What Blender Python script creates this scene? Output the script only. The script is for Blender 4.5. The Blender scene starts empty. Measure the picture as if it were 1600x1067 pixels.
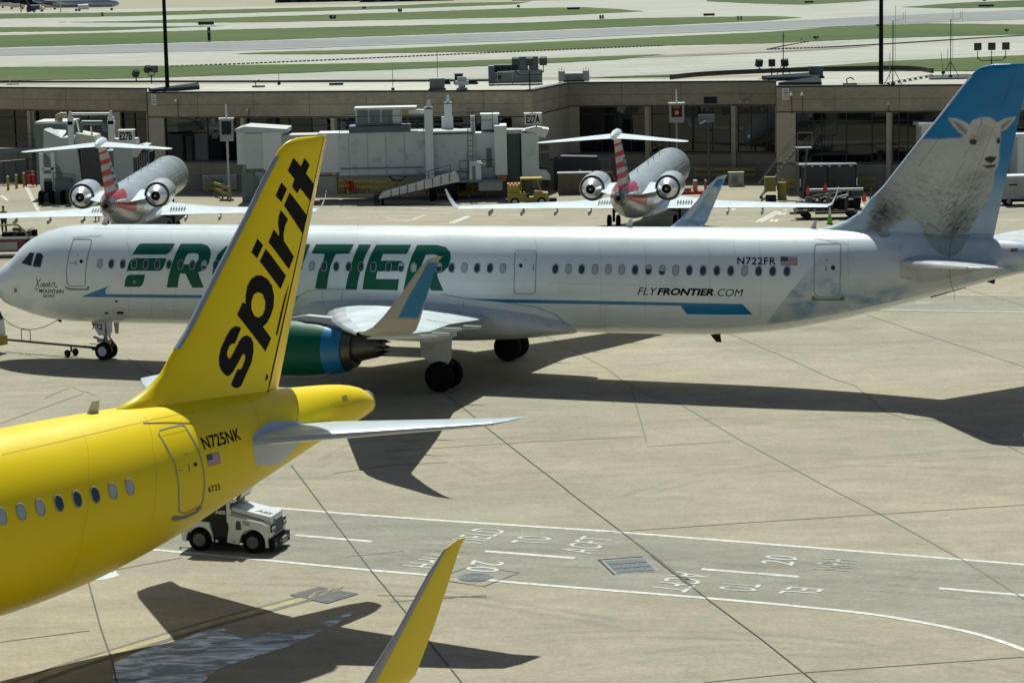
import bpy, bmesh, math, random
import numpy as np
from mathutils import Vector, Matrix
from mathutils.geometry import tessellate_polygon
random.seed(7)
C=bpy.context.scene.collection
R=math.radians
# ---------------- camera model (also used as the survey of the place) ----------------
CH,CP,CR,CF=15.586,R(8.601),R(-1.158),3746.2
_F=np.array([0,math.cos(CP),-math.sin(CP)]);_R=np.array([1.,0,0]);_U=np.array([0,math.sin(CP),math.cos(CP)])
_R2=_R*math.cos(CR)+_U*math.sin(CR);_U2=-_R*math.sin(CR)+_U*math.cos(CR)
CAM=np.array([0,0,CH])
def ray(px,py): return _F+_R2*(px-800)/CF+_U2*(533.5-py)/CF
def G(px,py,z=0.):
    q=ray(px,py);return CAM+q*(z-CH)/q[2]
def AY(px,py,Y):
    q=ray(px,py);return CAM+q*(Y/q[1])
def proj(W):
    q=np.atleast_2d(W)-CAM;z=q@_F
    return 800+CF*(q@_R2)/z,533.5-CF*(q@_U2)/z
cd=bpy.data.cameras.new('camera');cam=bpy.data.objects.new('camera',cd);C.objects.link(cam)
m=Matrix(((_R2[0],_U2[0],-_F[0],0),(_R2[1],_U2[1],-_F[1],0),(_R2[2],_U2[2],-_F[2],CH),(0,0,0,1)))
cam.matrix_world=m
cd.sensor_width=36;cd.lens=36*CF/1600;cd.clip_end=20000;cd.clip_start=.5
bpy.context.scene.camera=cam
# ---------------- materials ----------------
MT={}
def mat(name,col,rough=.5,metal=0.,var=0.,scale=1.,coat=0.,bump=0.,spec=.5,stretch=None,emit=None,attr=None,dirt=None):
    if name in MT:return MT[name]
    m=bpy.data.materials.new(name);m.use_nodes=True;nt=m.node_tree;b=nt.nodes['Principled BSDF']
    b.inputs['Base Color'].default_value=(*col,1);b.inputs['Roughness'].default_value=rough;b.inputs['Metallic'].default_value=metal
    b.inputs['Coat Weight'].default_value=coat;b.inputs['Coat Roughness'].default_value=.08;b.inputs['Specular IOR Level'].default_value=spec
    src=None
    if attr:
        a=nt.nodes.new('ShaderNodeVertexColor');a.layer_name=attr;src=a.outputs['Color']
    if var or bump or dirt:
        tc=nt.nodes.new('ShaderNodeTexCoord');mp=nt.nodes.new('ShaderNodeMapping');nt.links.new(tc.outputs['Object'],mp.inputs['Vector'])
        if stretch:mp.inputs['Scale'].default_value=stretch
        n=nt.nodes.new('ShaderNodeTexNoise');n.inputs['Scale'].default_value=scale;n.inputs['Detail'].default_value=6;nt.links.new(mp.outputs[0],n.inputs['Vector'])
        if var:
            r=nt.nodes.new('ShaderNodeMapRange');r.inputs['From Min'].default_value=.3;r.inputs['From Max'].default_value=.7;r.inputs['To Min'].default_value=1-var;r.inputs['To Max'].default_value=1+var*.6
            nt.links.new(n.outputs['Fac'],r.inputs['Value'])
            x=nt.nodes.new('ShaderNodeVectorMath');x.operation='SCALE'
            if src:nt.links.new(src,x.inputs[0])
            else:x.inputs[0].default_value=col
            nt.links.new(r.outputs[0],x.inputs['Scale']);src=x.outputs[0]
            r2=nt.nodes.new('ShaderNodeMapRange');r2.inputs['To Min'].default_value=max(.02,rough-.12);r2.inputs['To Max'].default_value=rough+.12
            nt.links.new(n.outputs['Fac'],r2.inputs['Value']);nt.links.new(r2.outputs[0],b.inputs['Roughness'])
        if dirt:
            n2=nt.nodes.new('ShaderNodeTexNoise');n2.inputs['Scale'].default_value=scale*2.3;n2.inputs['Detail'].default_value=8;nt.links.new(mp.outputs[0],n2.inputs['Vector'])
            r3=nt.nodes.new('ShaderNodeMapRange');r3.inputs['From Min'].default_value=.55;r3.inputs['From Max'].default_value=.8;nt.links.new(n2.outputs['Fac'],r3.inputs['Value'])
            mx=nt.nodes.new('ShaderNodeMix');mx.data_type='RGBA';mx.inputs[7].default_value=(*dirt,1)
            if src:nt.links.new(src,mx.inputs[6])
            else:mx.inputs[6].default_value=(*col,1)
            nt.links.new(r3.outputs[0],mx.inputs[0]);src=mx.outputs[2]
        if bump:
            bp=nt.nodes.new('ShaderNodeBump');bp.inputs['Strength'].default_value=bump;bp.inputs['Distance'].default_value=.02
            nt.links.new(n.outputs['Fac'],bp.inputs['Height']);nt.links.new(bp.outputs[0],b.inputs['Normal'])
    if src:nt.links.new(src,b.inputs['Base Color'])
    if emit:b.inputs['Emission Color'].default_value=(*emit[:3],1);b.inputs['Emission Strength'].default_value=emit[3]
    MT[name]=m;return m
white=mat('white_paint',(.74,.81,.82),.28,var=.03,scale=.5,coat=.4,dirt=(.67,.72,.71))
ymat=mat('yellow_paint',(.92,.675,.0),.36,var=.03,scale=.5,coat=.06,spec=.28)
gmat=mat('green_paint',(.0,.105,.058),.45,spec=.25,coat=.05,var=.05)
bluep=mat('blue_paint',(.0,.19,.42),.35,coat=.3,var=.04)
black=mat('black_paint',(.004,.004,.005),.5,spec=.12)
blk2=mat('black_rubber',(.007,.007,.007),.9,spec=.15,var=.2,scale=6)
grey=mat('grey_metal',(.33,.34,.35),.45,.3,var=.12,scale=2,dirt=(.2,.19,.17))
lgrey=mat('light_grey_paint',(.5,.52,.53),.4,var=.08,scale=1.5,dirt=(.36,.35,.32))
wgrey=mat('wing_grey',(.62,.68,.7),.35,.1,var=.06,scale=.8,stretch=(1,.25,1))
wgrey2=mat('wing_flap_grey',(.50,.57,.59),.4,.1,var=.06,scale=.8)
silver=mat('polished_metal',(.70,.73,.74),.3,.55,var=.03,scale=.6)
steel=mat('steel',(.3,.3,.3),.4,.8,var=.15,scale=3)
dsteel=mat('burnt_metal',(.13,.12,.11),.42,.8,var=.25,scale=4,stretch=(.3,1,1))
dark=mat('dark_metal',(.028,.03,.032),.7,var=.2,scale=3,spec=.2)
line=mat('seam_grey',(.16,.18,.19),.5)
lineg=mat('door_trim_grey',(.3,.34,.35),.5)
yel=mat('safety_yellow',(.34,.27,.035),.5,var=.15,scale=3,dirt=(.2,.15,.05))
red=mat('red_paint',(.4,.02,.025),.45,var=.1,scale=2)
maroon=mat('maroon_paint',(.16,.03,.04),.5,var=.15,scale=3)
whitep=mat('flat_white',(.72,.74,.72),.5,var=.08,scale=2)
glass=mat('tinted_glass',(.012,.016,.018),.04,spec=.6)
cabwin=mat('cabin_window',(.03,.045,.055),.12,spec=.7)
shade=mat('window_shade',(.42,.46,.48),.5)
# ---------------- mesh builder ----------------
class MB:
    def __init__(s):s.v=[];s.f=[];s.m=[];s.c=None
    def add(s,vs,fs,m=0):
        o=len(s.v);s.v+=[tuple(map(float,p)) for p in vs];s.f+=[tuple(i+o for i in f) for f in fs];s.m+=[m]*len(fs);return s
    def box(s,c,d,rz=0,m=0,rx=0,ry=0):
        M=Matrix.Translation(c)@Matrix.Rotation(rz,4,'Z')@Matrix.Rotation(ry,4,'Y')@Matrix.Rotation(rx,4,'X')
        vs=[M@Vector((x*d[0]/2,y*d[1]/2,z*d[2]/2)) for x in(-1,1) for y in(-1,1) for z in(-1,1)]
        return s.add(vs,[(0,1,3,2),(4,6,7,5),(0,4,5,1),(2,3,7,6),(0,2,6,4),(1,5,7,3)],m)
    def b2(s,a,b,m=0):
        a=np.array(a,float);b=np.array(b,float);return s.box(tuple((a+b)/2),tuple(abs(b-a)),m=m)
    def cyl(s,p,q,r,r2=None,n=12,m=0,caps=True):
        if r2 is None:r2=r
        p=Vector(p);q=Vector(q);d=(q-p).normalized();u=d.orthogonal().normalized();w=d.cross(u)
        vs=[];fs=[]
        for P,rr in((p,r),(q,r2)):
            for i in range(n):
                a=2*math.pi*i/n;vs.append(P+u*math.cos(a)*rr+w*math.sin(a)*rr)
        for i in range(n):fs.append((i,(i+1)%n,n+(i+1)%n,n+i))
        if caps:fs+=[tuple(range(n))[::-1],tuple(range(n,2*n))]
        return s.add(vs,fs,m)
    def tube(s,pts,r,n=6,m=0):
        for a,b in zip(pts,pts[1:]):s.cyl(a,b,r,n=n,m=m)
        return s
    def loft(s,rings,m=0,cap=True,closed=True):
        n=len(rings[0]);vs=[p for r in rings for p in r];fs=[]
        for j in range(len(rings)-1):
            for i in range(n if closed else n-1):
                k=(i+1)%n;fs.append((j*n+i,j*n+k,(j+1)*n+k,(j+1)*n+i))
        if cap:fs+=[tuple(range(n))[::-1],tuple(range((len(rings)-1)*n,len(rings)*n))]
        return s.add(vs,fs,m)
    def prism(s,pts,off,m=0):
        # pts: planar 3D outline, off: extrusion vector
        n=len(pts);pts=[Vector(p) for p in pts];off=Vector(off)
        tr=tessellate_polygon([pts]);vs=pts+[p+off for p in pts];fs=[tuple(t) for t in tr]+[tuple(i+n for i in t[::-1]) for t in tr]
        fs+=[(i,(i+1)%n,n+(i+1)%n,n+i) for i in range(n)]
        return s.add(vs,fs,m)
    def build(s,name,mats,parent=None,smooth=None,recalc=True):
        me=bpy.data.meshes.new(name);me.from_pydata(s.v,[],s.f)
        if not isinstance(mats,(list,tuple)):mats=[mats]
        for x in mats:me.materials.append(x)
        me.polygons.foreach_set('material_index',s.m)
        if recalc or smooth:
            bm=bmesh.new();bm.from_mesh(me)
            if recalc:bmesh.ops.recalc_face_normals(bm,faces=bm.faces)
            if smooth:
                for f in bm.faces:f.smooth=True
                for e in bm.edges:
                    if len(e.link_faces)!=2 or e.calc_face_angle(0)>R(smooth):e.smooth=False
            bm.to_mesh(me);bm.free()
        o=bpy.data.objects.new(name,me);C.objects.link(o)
        if parent:o.parent=parent
        return o
def tag(o,label=None,cat=None,group=None,kind=None):
    if label:o['label']=label
    if cat:o['category']=cat
    if group:o['group']=group
    if kind:o['kind']=kind
    return o
def thing(name,label,cat,loc=(0,0,0),rz=0,group=None,rot=None):
    o=bpy.data.objects.new(name,None);C.objects.link(o);o.location=loc;o.rotation_euler=rot or (0,0,rz);o.empty_display_size=.5
    return tag(o,label,cat,group)
def copy_tree(o,parent=None):
    c=o.copy();C.objects.link(c)
    if parent:c.parent=parent
    for ch in list(o.children):copy_tree(ch,c)
    return c
def bez(f,n,*a):return [f(i/n,*a) for i in range(n+1)]
# text -> 2D triangles in the unit square
_tc={}
def text_tris(body,bold=0.,shear=0.,space=1.):
    k=(body,bold,shear,space)
    if k in _tc:return _tc[k]
    cu=bpy.data.curves.new('t','FONT');cu.body=body;cu.offset=bold;cu.shear=shear;cu.space_character=space;cu.resolution_u=4
    o=bpy.data.objects.new('t',cu);C.objects.link(o);bpy.context.view_layer.update()
    me=o.evaluated_get(bpy.context.evaluated_depsgraph_get()).to_mesh()
    v=np.array([(p.co.x,p.co.y) for p in me.vertices]);f=[tuple(p.vertices) for p in me.polygons]
    bpy.data.objects.remove(o);bpy.data.curves.remove(cu)
    v=(v-v.min(0))/(v.max(0)-v.min(0));_tc[k]=(v,f);return v,f
def poly_tris(loops):
    L=[[Vector((p[0],p[1],0)) for p in l] for l in loops]
    tr=tessellate_polygon(L);v=np.array([(p[0],p[1]) for l in loops for p in l],float);return v,[tuple(t) for t in tr]
def ell(cx,cy,rx,ry,n=20):return [(cx+rx*math.cos(2*math.pi*i/n),cy+ry*math.sin(2*math.pi*i/n)) for i in range(n)]
def strip(pts,w):
    # 2D polyline -> outline polygons (list of quads)
    out=[]
    for a,b in zip(pts,pts[1:]):
        a=np.array(a,float);b=np.array(b,float);d=b-a;l=np.hypot(*d);d/=l;n=np.array([-d[1],d[0]])*w/2;e=d*w*.35
        out.append([a-n-e,b-n+e,b+n+e,a+n-e])
    return out
# ---------------- airliner frame ----------------
class Craft:
    """aircraft frame: x aft of the nose, y to port, z up"""
    def __init__(s,X,Y,a,p,x0,prof):
        s.X,s.Y,s.a,s.p,s.x0=X,Y,R(a),R(p),x0
        s.A=np.array([math.cos(s.a),math.sin(s.a),0]);s.B=np.array([math.sin(s.a),-math.cos(s.a),0]);s.O=np.array([X,Y,0.])
        s.prof=np.array(prof,float)
    def root(s,name,label,cat,group=None):
        w=s.O+s.A*s.x0
        return thing(name,label,cat,tuple(w),rot=(0,-s.p,s.a),group=group)
    def L(s,x,y,z):return (x-s.x0,-y,z)       # to the local frame of the root
    def sec(s,x):
        P=s.prof;return [np.interp(x,P[:,0],P[:,i]) for i in (1,2,3)]   # top,bottom,halfwidth
    def smooth(s):
        P=s.prof;xs=np.unique(np.concatenate([np.linspace(P[0,0],P[0,0]+7,45),np.linspace(P[0,0]+7,P[-1,0]-14,12),np.linspace(P[-1,0]-14,P[-1,0],45)]))
        def pch(xv,yv,x):
            h=np.diff(xv);d=np.diff(yv)/h;n=len(xv);mm=np.zeros(n);mm[0]=d[0];mm[-1]=d[-1]
            for i in range(1,n-1):
                if d[i-1]*d[i]>0:
                    w1=2*h[i]+h[i-1];w2=h[i]+2*h[i-1];mm[i]=(w1+w2)/(w1/d[i-1]+w2/d[i])
            k=np.clip(np.searchsorted(xv,x)-1,0,n-2);t=(x-xv[k])/h[k]
            return (2*t**3-3*t**2+1)*yv[k]+(t**3-2*t**2+t)*h[k]*mm[k]+(-2*t**3+3*t**2)*yv[k+1]+(t**3-t**2)*h[k]*mm[k+1]
        s.prof=np.stack([xs]+[pch(P[:,0],P[:,i],xs) for i in (1,2,3)],1)
    def side(s,x,z):
        t,b,w=s.sec(x);c=(t+b)/2;r=(t-b)/2;u=(z-c)/r
        return w*math.sqrt(max(1-u*u,.02))
    def nrm(s,x,z):
        t,b,w=s.sec(x);c=(t+b)/2;r=(t-b)/2;y=s.side(x,z);n=np.array([0,y/w**2,(z-c)/r**2]);return n/np.linalg.norm(n)
    def onside(s,px,py,y):
        q=ray(px,py);t=((s.O+y*s.B-CAM)@s.B)/(q@s.B);D=CAM+q*t-s.O;x=D@s.A
        return x,D[2]-(x-s.x0)*math.tan(s.p)
    def p2s(s,px,py):
        y=1.9
        for _ in range(12):
            x,z=s.onside(px,py,y);y=.5*y+.5*s.side(x,z)
        return x,z
    def W(s,x,y,z):
        return s.O+x*s.A+y*s.B+np.array([0,0,z+(x-s.x0)*math.tan(s.p)])
    def fuselage(s,m,parent,name='fuselage',n=96):
        rings=[]
        for x,t,b,w in s.prof:
            c=(t+b)/2;r=(t-b)/2
            rings.append([s.L(x,w*math.cos(2*math.pi*i/n),c+r*math.sin(2*math.pi*i/n)) for i in range(n)])
        return MB().loft(rings).build(name,m,parent,smooth=50)
    def decal(s,name,m,parent,loops=None,tris=None,off=.008,px=True,mi=None,step=.11,onto=None,mb=None):
        """thin paint film laid on the port side of the skin"""
        if tris is None:tris=poly_tris(loops)
        v,f=tris
        if px:v=[s.p2s(*p) for p in v] if onto is None else [s.onside(p[0],p[1],onto) for p in v]
        bm=bmesh.new();vs=[bm.verts.new((p[0],0,p[1])) for p in v]
        for t in f:
            try:bm.faces.new([vs[i] for i in t])
            except ValueError:pass
        if onto is None:
            zs=[p[1] for p in v];xs=[p[0] for p in v]
            z=math.ceil(min(zs)/step)*step
            while z<max(zs):
                bmesh.ops.bisect_plane(bm,geom=bm.verts[:]+bm.edges[:]+bm.faces[:],plane_co=(0,0,z),plane_no=(0,0,1));z+=step
            if min(xs)<6.5 or max(xs)>30.5:
                x=math.ceil(min(xs)/.3)*.3
                while x<max(xs):
                    bmesh.ops.bisect_plane(bm,geom=bm.verts[:]+bm.edges[:]+bm.faces[:],plane_co=(x,0,0),plane_no=(1,0,0));x+=.3
        bm.verts.ensure_lookup_table();vv=[]
        for i,q in enumerate(bm.verts):
            q.index=i
            x,z=q.co.x,q.co.z
            if onto is None:
                y=s.side(x,z);n=s.nrm(x,z)*off;vv.append(s.L(x,y+n[1],z+n[2]))
            else:vv.append(s.L(x,onto+off,z))
        ff=[tuple(q.index for q in f.verts) for f in bm.faces];bm.free()
        if mb is not None:mb.add(vv,ff,mi or 0);return mb
        return MB().add(vv,ff).build(name,m,parent,recalc=False)
    def text(s,name,m,parent,body,o,r,u,bold=0,shear=0,space=1.,onto=None,mb=None,mi=0,off=.009):
        v,f=text_tris(body,bold,shear,space)
        o=np.array(s.p2s(*o) if onto is None else s.onside(*o,onto));r=np.array(s.p2s(*r) if onto is None else s.onside(*r,onto))-o;u=np.array(s.p2s(*u) if onto is None else s.onside(*u,onto))-o
        v=[o+a*r+b*u for a,b in v]
        return s.decal(name,m,parent,tris=(v,f),px=False,onto=onto,off=off,mb=mb,mi=mi)
def airfoil(n=13):
    t=[(1-math.cos(math.pi*i/n))/2 for i in range(n+1)]
    th=lambda t:5*(.2969*math.sqrt(t)-.126*t-.3516*t*t+.2843*t**3-.1036*t**4)
    return [(x,th(x)) for x in t[::-1]]+[(x,-th(x)) for x in t[1:-1]]
def surf(cr,secs,tk,cut=None,grow=0.,side=1):
    """secs: (LE xyz, TE xyz); returns rings of a lifting surface"""
    S=[(np.array(a,float),np.array(b,float)) for a,b in secs];rings=[]
    af=airfoil()
    if cut:
        th=lambda t:5*(.2969*math.sqrt(t)-.126*t-.3516*t*t+.2843*t**3-.1036*t**4)
        ts=[(1-math.cos(math.pi*i/13))/2 for i in range(14)]
        if cut>0:
            tt=[t for t in ts if t<=cut+.012];af=[(x,th(x)) for x in tt[::-1]]+[(x,-th(x)) for x in tt[1:]]
        else:
            tt=[t for t in ts if t>=-cut-.03];af=[(x,th(x)) for x in tt]
    for i,(a,b) in enumerate(S):
        p=S[max(i-1,0)];q=S[min(i+1,len(S)-1)];sp=(q[0]+q[1]-p[0]-p[1]);c=b-a;nn=np.cross(c,sp);nn/=np.linalg.norm(nn)
        k=tk[i] if isinstance(tk,(list,tuple)) else tk;L=np.linalg.norm(c)
        r=[]
        for t,h in af:
            P=a+c*t+nn*(h*k*L+(grow if h>0 else -grow if h<0 else 0))-c/L*(grow if t<.02 else 0)
            r.append(cr.L(P[0],P[1]*side,P[2]))
        rings.append(r)
    return rings
def rrect(x0,x1,z0,z1,r,n=5):
    out=[]
    for cx,cz,a0 in((x1-r,z1-r,0),(x0+r,z1-r,90),(x0+r,z0+r,180),(x1-r,z0+r,270)):
        for i in range(n+1):
            a=R(a0+90*i/n);out.append((cx+r*math.cos(a),cz+r*math.sin(a)))
    return out
def qspin(cr,y,z,prof,m=0,n=32,mb=None):
    mb=mb or MB();rings=[[cr.L(x,y+r*math.cos(2*math.pi*i/n),z+dz+r*math.sin(2*math.pi*i/n)) for i in range(n)] for x,r,dz in prof]
    return mb.loft(rings,m,cap=False)
A321P=[(0,3.52,3.50,.01),(.06,3.78,3.12,.33),(.25,4.05,2.72,.62),(.6,4.30,2.46,.9),(1.06,4.62,2.30,1.13),(1.53,5.08,2.15,1.32),(2.04,5.40,2.02,1.48),(3.0,5.74,1.86,1.71),(3.8,5.87,1.81,1.84),(4.9,5.92,1.79,1.93),(6.4,5.93,1.79,1.975),
 (30.5,5.93,1.79,1.975),(32,5.93,1.82,1.965),(33.8,5.93,1.97,1.92),(36.25,5.9,2.4,1.72),(38.7,5.84,3.02,1.36),(41.06,5.66,3.68,.96),(42.5,5.56,4.08,.73),(43.4,5.48,4.3,.62),(44.2,5.33,4.45,.5),(44.62,5.12,4.58,.33)]
def wing_secs(dz=0):
    return [((15.6,1.2,2.55),(23.2,1.2,2.55)),((16.3,1.98,2.62),(23.2,1.98,2.55)),((18.6,6.4,3.0),(23.3,6.4,2.95)),((21.4,11.5,3.5),(24.6,11.5,3.45)),((23.95,16.2,3.98+dz*.9),(25.65,16.2,3.98+dz*.9))]
def sharklet(dz=0):
    return [((23.95,16.2,3.98+dz),(25.65,16.2,3.98+dz)),((24.35,16.75,4.08+dz),(26.05,16.75,4.06+dz)),((24.85,17.15,4.3+dz),(26.4,17.15,4.25+dz)),((25.35,17.38,4.7+dz),(26.65,17.38,4.62+dz)),
     ((26.1,17.5,5.5+dz),(26.95,17.52,5.35+dz)),((26.75,17.6,6.3+dz),(27.3,17.62,6.18+dz)),((27.1,17.64,6.62+dz),(27.5,17.65,6.6+dz)),((27.45,17.66,6.73+dz),(27.62,17.66,6.72+dz))]
def tyre(mb,p,q,r,n=28):
    """wheel rubber between p and q (axle ends), rounded shoulders"""
    p=np.array(p,float);q=np.array(q,float);d=q-p;
    for t0,r0,t1,r1 in((0,.8,.12,.95),(.12,.95,.3,1),(.3,1,.7,1),(.7,1,.88,.95),(.88,.95,1,.8)):
        mb.cyl(p+d*t0,p+d*t1,r*r0,r*r1,n=n,caps=False)
    mb.cyl(p+d*.02,p+d*.98,r*.8,n=n)
def wheel(parent,p,q,r,rim=True,name='wheel',hubm=None):
    w=MB();tyre(w,p,q,r);o=w.build(name,blk2,parent,smooth=30)
    p=np.array(p,float);q=np.array(q,float);d=q-p;h=MB()
    h.cyl(p-d*.02,p+d*.05,r*.55,r*.5,n=20);h.cyl(q-d*.05,q+d*.02,r*.5,r*.55,n=20);h.cyl(p-d*.05,q+d*.05,r*.16,n=12)
    for e,s in((p,-1),(q,1)):
        for i in range(8):
            a=i*math.pi/4;u=Vector(d).orthogonal().normalized();v=Vector(d).normalized().cross(u);c=Vector(e)+(u*math.cos(a)+v*math.sin(a))*r*.36
            h.cyl(c,c+Vector(d)*s*.035,r*.06,n=6)
    h.build('rim',hubm or lgrey,o,smooth=30)
    return o
def airliner(cr,name,label,livery):
    cr.smooth();rt=cr.root(name,label,'airliner')
    body=livery['body'];L=cr.L
    fus=cr.fuselage(body,rt)
    # belly fairing
    rings=[];n=40
    for x,w,t,b in((15.0,1.7,3.3,1.85),(15.6,1.99,3.5,1.72),(16.6,2.06,3.62,1.56),(18,2.12,3.6,1.46),(20,2.14,3.55,1.44),(22,2.12,3.38,1.46),(23.6,2.05,3.15,1.55),(25,1.95,2.85,1.68),(25.9,1.82,2.5,1.8),(26.3,1.6,2.3,1.84)):
        c=(t+b)/2;h=(t-b)/2;r=[]
        for i in range(n):
            a=2*math.pi*i/n;ca,sa=math.cos(a),math.sin(a);e=.62 if sa<0 else .8
            r.append(L(x,w*math.copysign(abs(ca)**e,ca),c+h*math.copysign(abs(sa)**.8,sa)))
        rings.append(r)
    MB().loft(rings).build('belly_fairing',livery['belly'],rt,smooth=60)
    for side in (1,-1):
        dz=livery.get('dz',(0,0))[0 if side>0 else 1]
        w=MB().loft(surf(cr,wing_secs(dz),[.13,.13,.115,.105,.10],side=side)).build('wing',livery['wing'],rt,smooth=40)
        MB().loft(surf(cr,[((a[0]-.08,a[1],a[2]-.03),(b[0],b[1],b[2])) for a,b in wing_secs(dz)[1:]],[.13,.115,.105,.10],cut=.12,grow=.022,side=side),cap=False).build('slat',livery.get('slat',silver),w,smooth=40)
        MB().loft(surf(cr,sharklet(dz),[.1,.1,.09,.085,.08,.08,.08,.05],side=side)).build('sharklet',livery['shark'] if side>0 else livery.get('shark_far',livery['shark']),w,smooth=40)
        # flap track fairings
        for y,x0,x1,z,r in((5.0,20.6,24.0,2.52,.11),(8.3,21.2,24.5,2.92,.10),(11.2,22.2,25.2,3.19,.09),(13.6,23.1,25.7,3.48,.07)):
            q=MB();rr=[]
            for k in range(9):
                t=k/8;x=x0+(x1-x0)*t;h=r*math.sin(math.pi*(t*.86+.05))**.6
                rr.append([L(x,(y+h*.55*math.cos(2*math.pi*i/12))*side,z+.12*t+h*math.sin(2*math.pi*i/12)) for i in range(12)])
            q.loft(rr).build('flap_fairing',livery['wing'],w,smooth=50)
        S_=wing_secs(dz)
        def at_y(y):
            for (a0,b0),(a1,b1) in zip(S_,S_[1:]):
                if a0[1]<=y<=a1[1]:
                    t=(y-a0[1])/(a1[1]-a0[1]);return (tuple(np.array(a0)*(1-t)+np.array(a1)*t),tuple(np.array(b0)*(1-t)+np.array(b1)*t))
        tk_=lambda y:np.interp(y,[2,6.4,11.5,16.2],[.13,.115,.105,.10])
        for nm,ys in(('flap',(2.15,4,6.3)),('flap',(6.5,9,11.5,12.9)),('aileron',(13.05,14.5,15.9))):
            MB().loft(surf(cr,[at_y(y) for y in ys],[tk_(y) for y in ys],cut=-.75,grow=.014,side=side),cap=False,closed=False).build(nm,livery.get('flap',wgrey2),w,smooth=40)
        for y in(4.2,7.8,10.2,12.4,14.6):
            (a0,b0),(a1,b1)=at_y(y),at_y(y+.035);MB().loft(surf(cr,[(a0,b0),(a1,b1)],[tk_(y)]*2,cut=-.16,grow=.010,side=side),cap=False,closed=False).build('panel_seam',line,w)
        # engine
        y=5.75*side
        q=MB();qspin(cr,y,1.8,[(14.75,.86,0),(14.62,.93,0),(14.72,1.0,0),(15.1,1.06,0),(16.0,1.12,0),(17.0,1.11,0),(17.75,1.06,0),(18.12,1.0,0)],0,mb=q)
        en=q.build('engine',livery['eng'],rt,smooth=50)
        q=MB();qspin(cr,y,1.8,[(18.12,1.002,0),(18.5,.93,0),(18.85,.86,0),(18.83,.82,0)],mb=q);q.build('engine_band',livery['eng2'],en,smooth=50)
        q=MB();qspin(cr,y,1.8,[(14.62,.93,0),(14.75,.86,0),(15.2,.84,0)],mb=q);q.build('intake_lip',silver,en,smooth=50)
        q=MB();q.cyl(L(15.3,y,1.8),L(15.35,y,1.8),.84,n=24);q.cyl(L(15.0,y,1.8),L(15.3,y,1.8),.05,.25,n=16);q.build('fan',dark,en,smooth=40)
        q=MB();qspin(cr,y,1.82,[(18.4,.83,0),(18.9,.79,.02),(19.2,.72,.04),(19.21,.58,.05)],mb=q)
        q.build('exhaust_ring',dsteel,en,smooth=50)
        q=MB();qspin(cr,y,1.86,[(18.6,.62,0),(19.0,.6,.02),(20.1,.43,.1)],mb=q)
        for i in range(12):
            a=2*math.pi*(i+.5)/12;da=math.pi/12
            pt=lambda x,r,a:L(x,y+r*math.cos(a),1.98+r*math.sin(a))
            q.add([pt(20.1,.43,a-da),pt(20.1,.43,a+da),pt(20.5,.37,a)],[(0,1,2)])
        q.build('nozzle',dsteel,en,smooth=50,recalc=False)
        q=MB();q.cyl(L(19.3,y,1.95),L(20.35,y,2.02),.3,.12,n=16);q.build('exhaust_cone',steel,en,smooth=50)
        q=MB()  # pylon
        rr=[]
        for x,zb,zt,h in((16.3,2.75,2.95,.05),(17.2,2.6,3.1,.2),(18.6,2.4,3.0,.22),(20.2,2.25,2.85,.2),(21.4,2.2,2.75,.17),(22.4,2.18,2.7,.14),(23.3,2.4,2.6,.04)):
            rr.append([L(x,y+h,zb),L(x,y+h,zt),L(x,y-h,zt),L(x,y-h,zb)])
        q.loft(rr).build('pylon',livery['pylon'],en,smooth=35)
        # main gear
        yg=3.8*side;zo=livery.get('gearz',(0,0))[1]
        g=MB();g.cyl(L(21.85,yg,2.3),L(21.95,yg,.6+zo),.13,n=14);g.cyl(L(21.95,yg-.5,.585+zo),L(21.95,yg+.5,.585+zo),.09,n=12)
        g.tube([L(21.9,yg,1.9),L(21.9,yg-1.3*side,2.0)],.06);g.tube([L(22.1,yg,1.5),L(22.35,yg,1.0),L(22.05,yg,.7)],.045)
        g.prism([L(21.1,yg+.34*side,2.5),L(22.5,yg+.34*side,2.5),L(22.42,yg+.34*side,1.3),L(22.25,yg+.34*side,1.0),L(21.75,yg+.34*side,1.0),L(21.2,yg+.34*side,1.35)],(0,-.04*side,0),1)
        gg=g.build('main_gear',[dark,lgrey],rt,smooth=40)
        for k in(-1,1):
            wheel(gg,L(21.95,yg+k*.465-.2,.585+zo),L(21.95,yg+k*.465+.2,.585+zo),.585,hubm=black)
        # tailplane
        ss=[((38.7,.8,4.72),(42.6,.8,4.72)),((39.2,1.3,4.77),(42.65,1.3,4.77)),((41.9,5.6,5.17),(43.35,5.6,5.17)),((42.35,6.15,5.22),(43.6,6.15,5.22)),((42.8,6.25,5.23),(43.6,6.25,5.23))]
        st=MB().loft(surf(cr,ss,[.1,.1,.09,.06,.03],side=side)).build('tailplane',livery['stab'],rt,smooth=40)
        MB().loft(surf(cr,ss[1:4],[.1,.09,.06],cut=.08,grow=.012,side=side),cap=False).build('leading_edge',silver,st,smooth=40)
    # nose gear
    zo=livery.get('gearz',(0,0))[0];g=MB()
    g.cyl(L(5.07,0,2.0),L(5.07,0,.4+zo),.09,n=14);g.cyl(L(5.07,-.32,.38+zo),L(5.07,.32,.38+zo),.06,n=10)
    g.tube([L(5.0,0,1.9),L(4.2,0,1.95)],.05);g.tube([L(5.25,.05,1.2),L(5.5,.05,.9),L(5.2,.05,.6)],.035)
    g.box(L(5.07,0,1.15+zo),(.34,.3,.22));g.box(L(4.9,.12,.82+zo),(.3,.12,.16));g.box(L(5.25,.12,.75+zo),(.2,.14,.2))
    g.cyl(L(4.6,.2,.98+zo),L(4.85,.1,.86+zo),.05,n=8)
    g=g.build('nose_gear',steel,rt,smooth=40)
    dd=MB()
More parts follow.
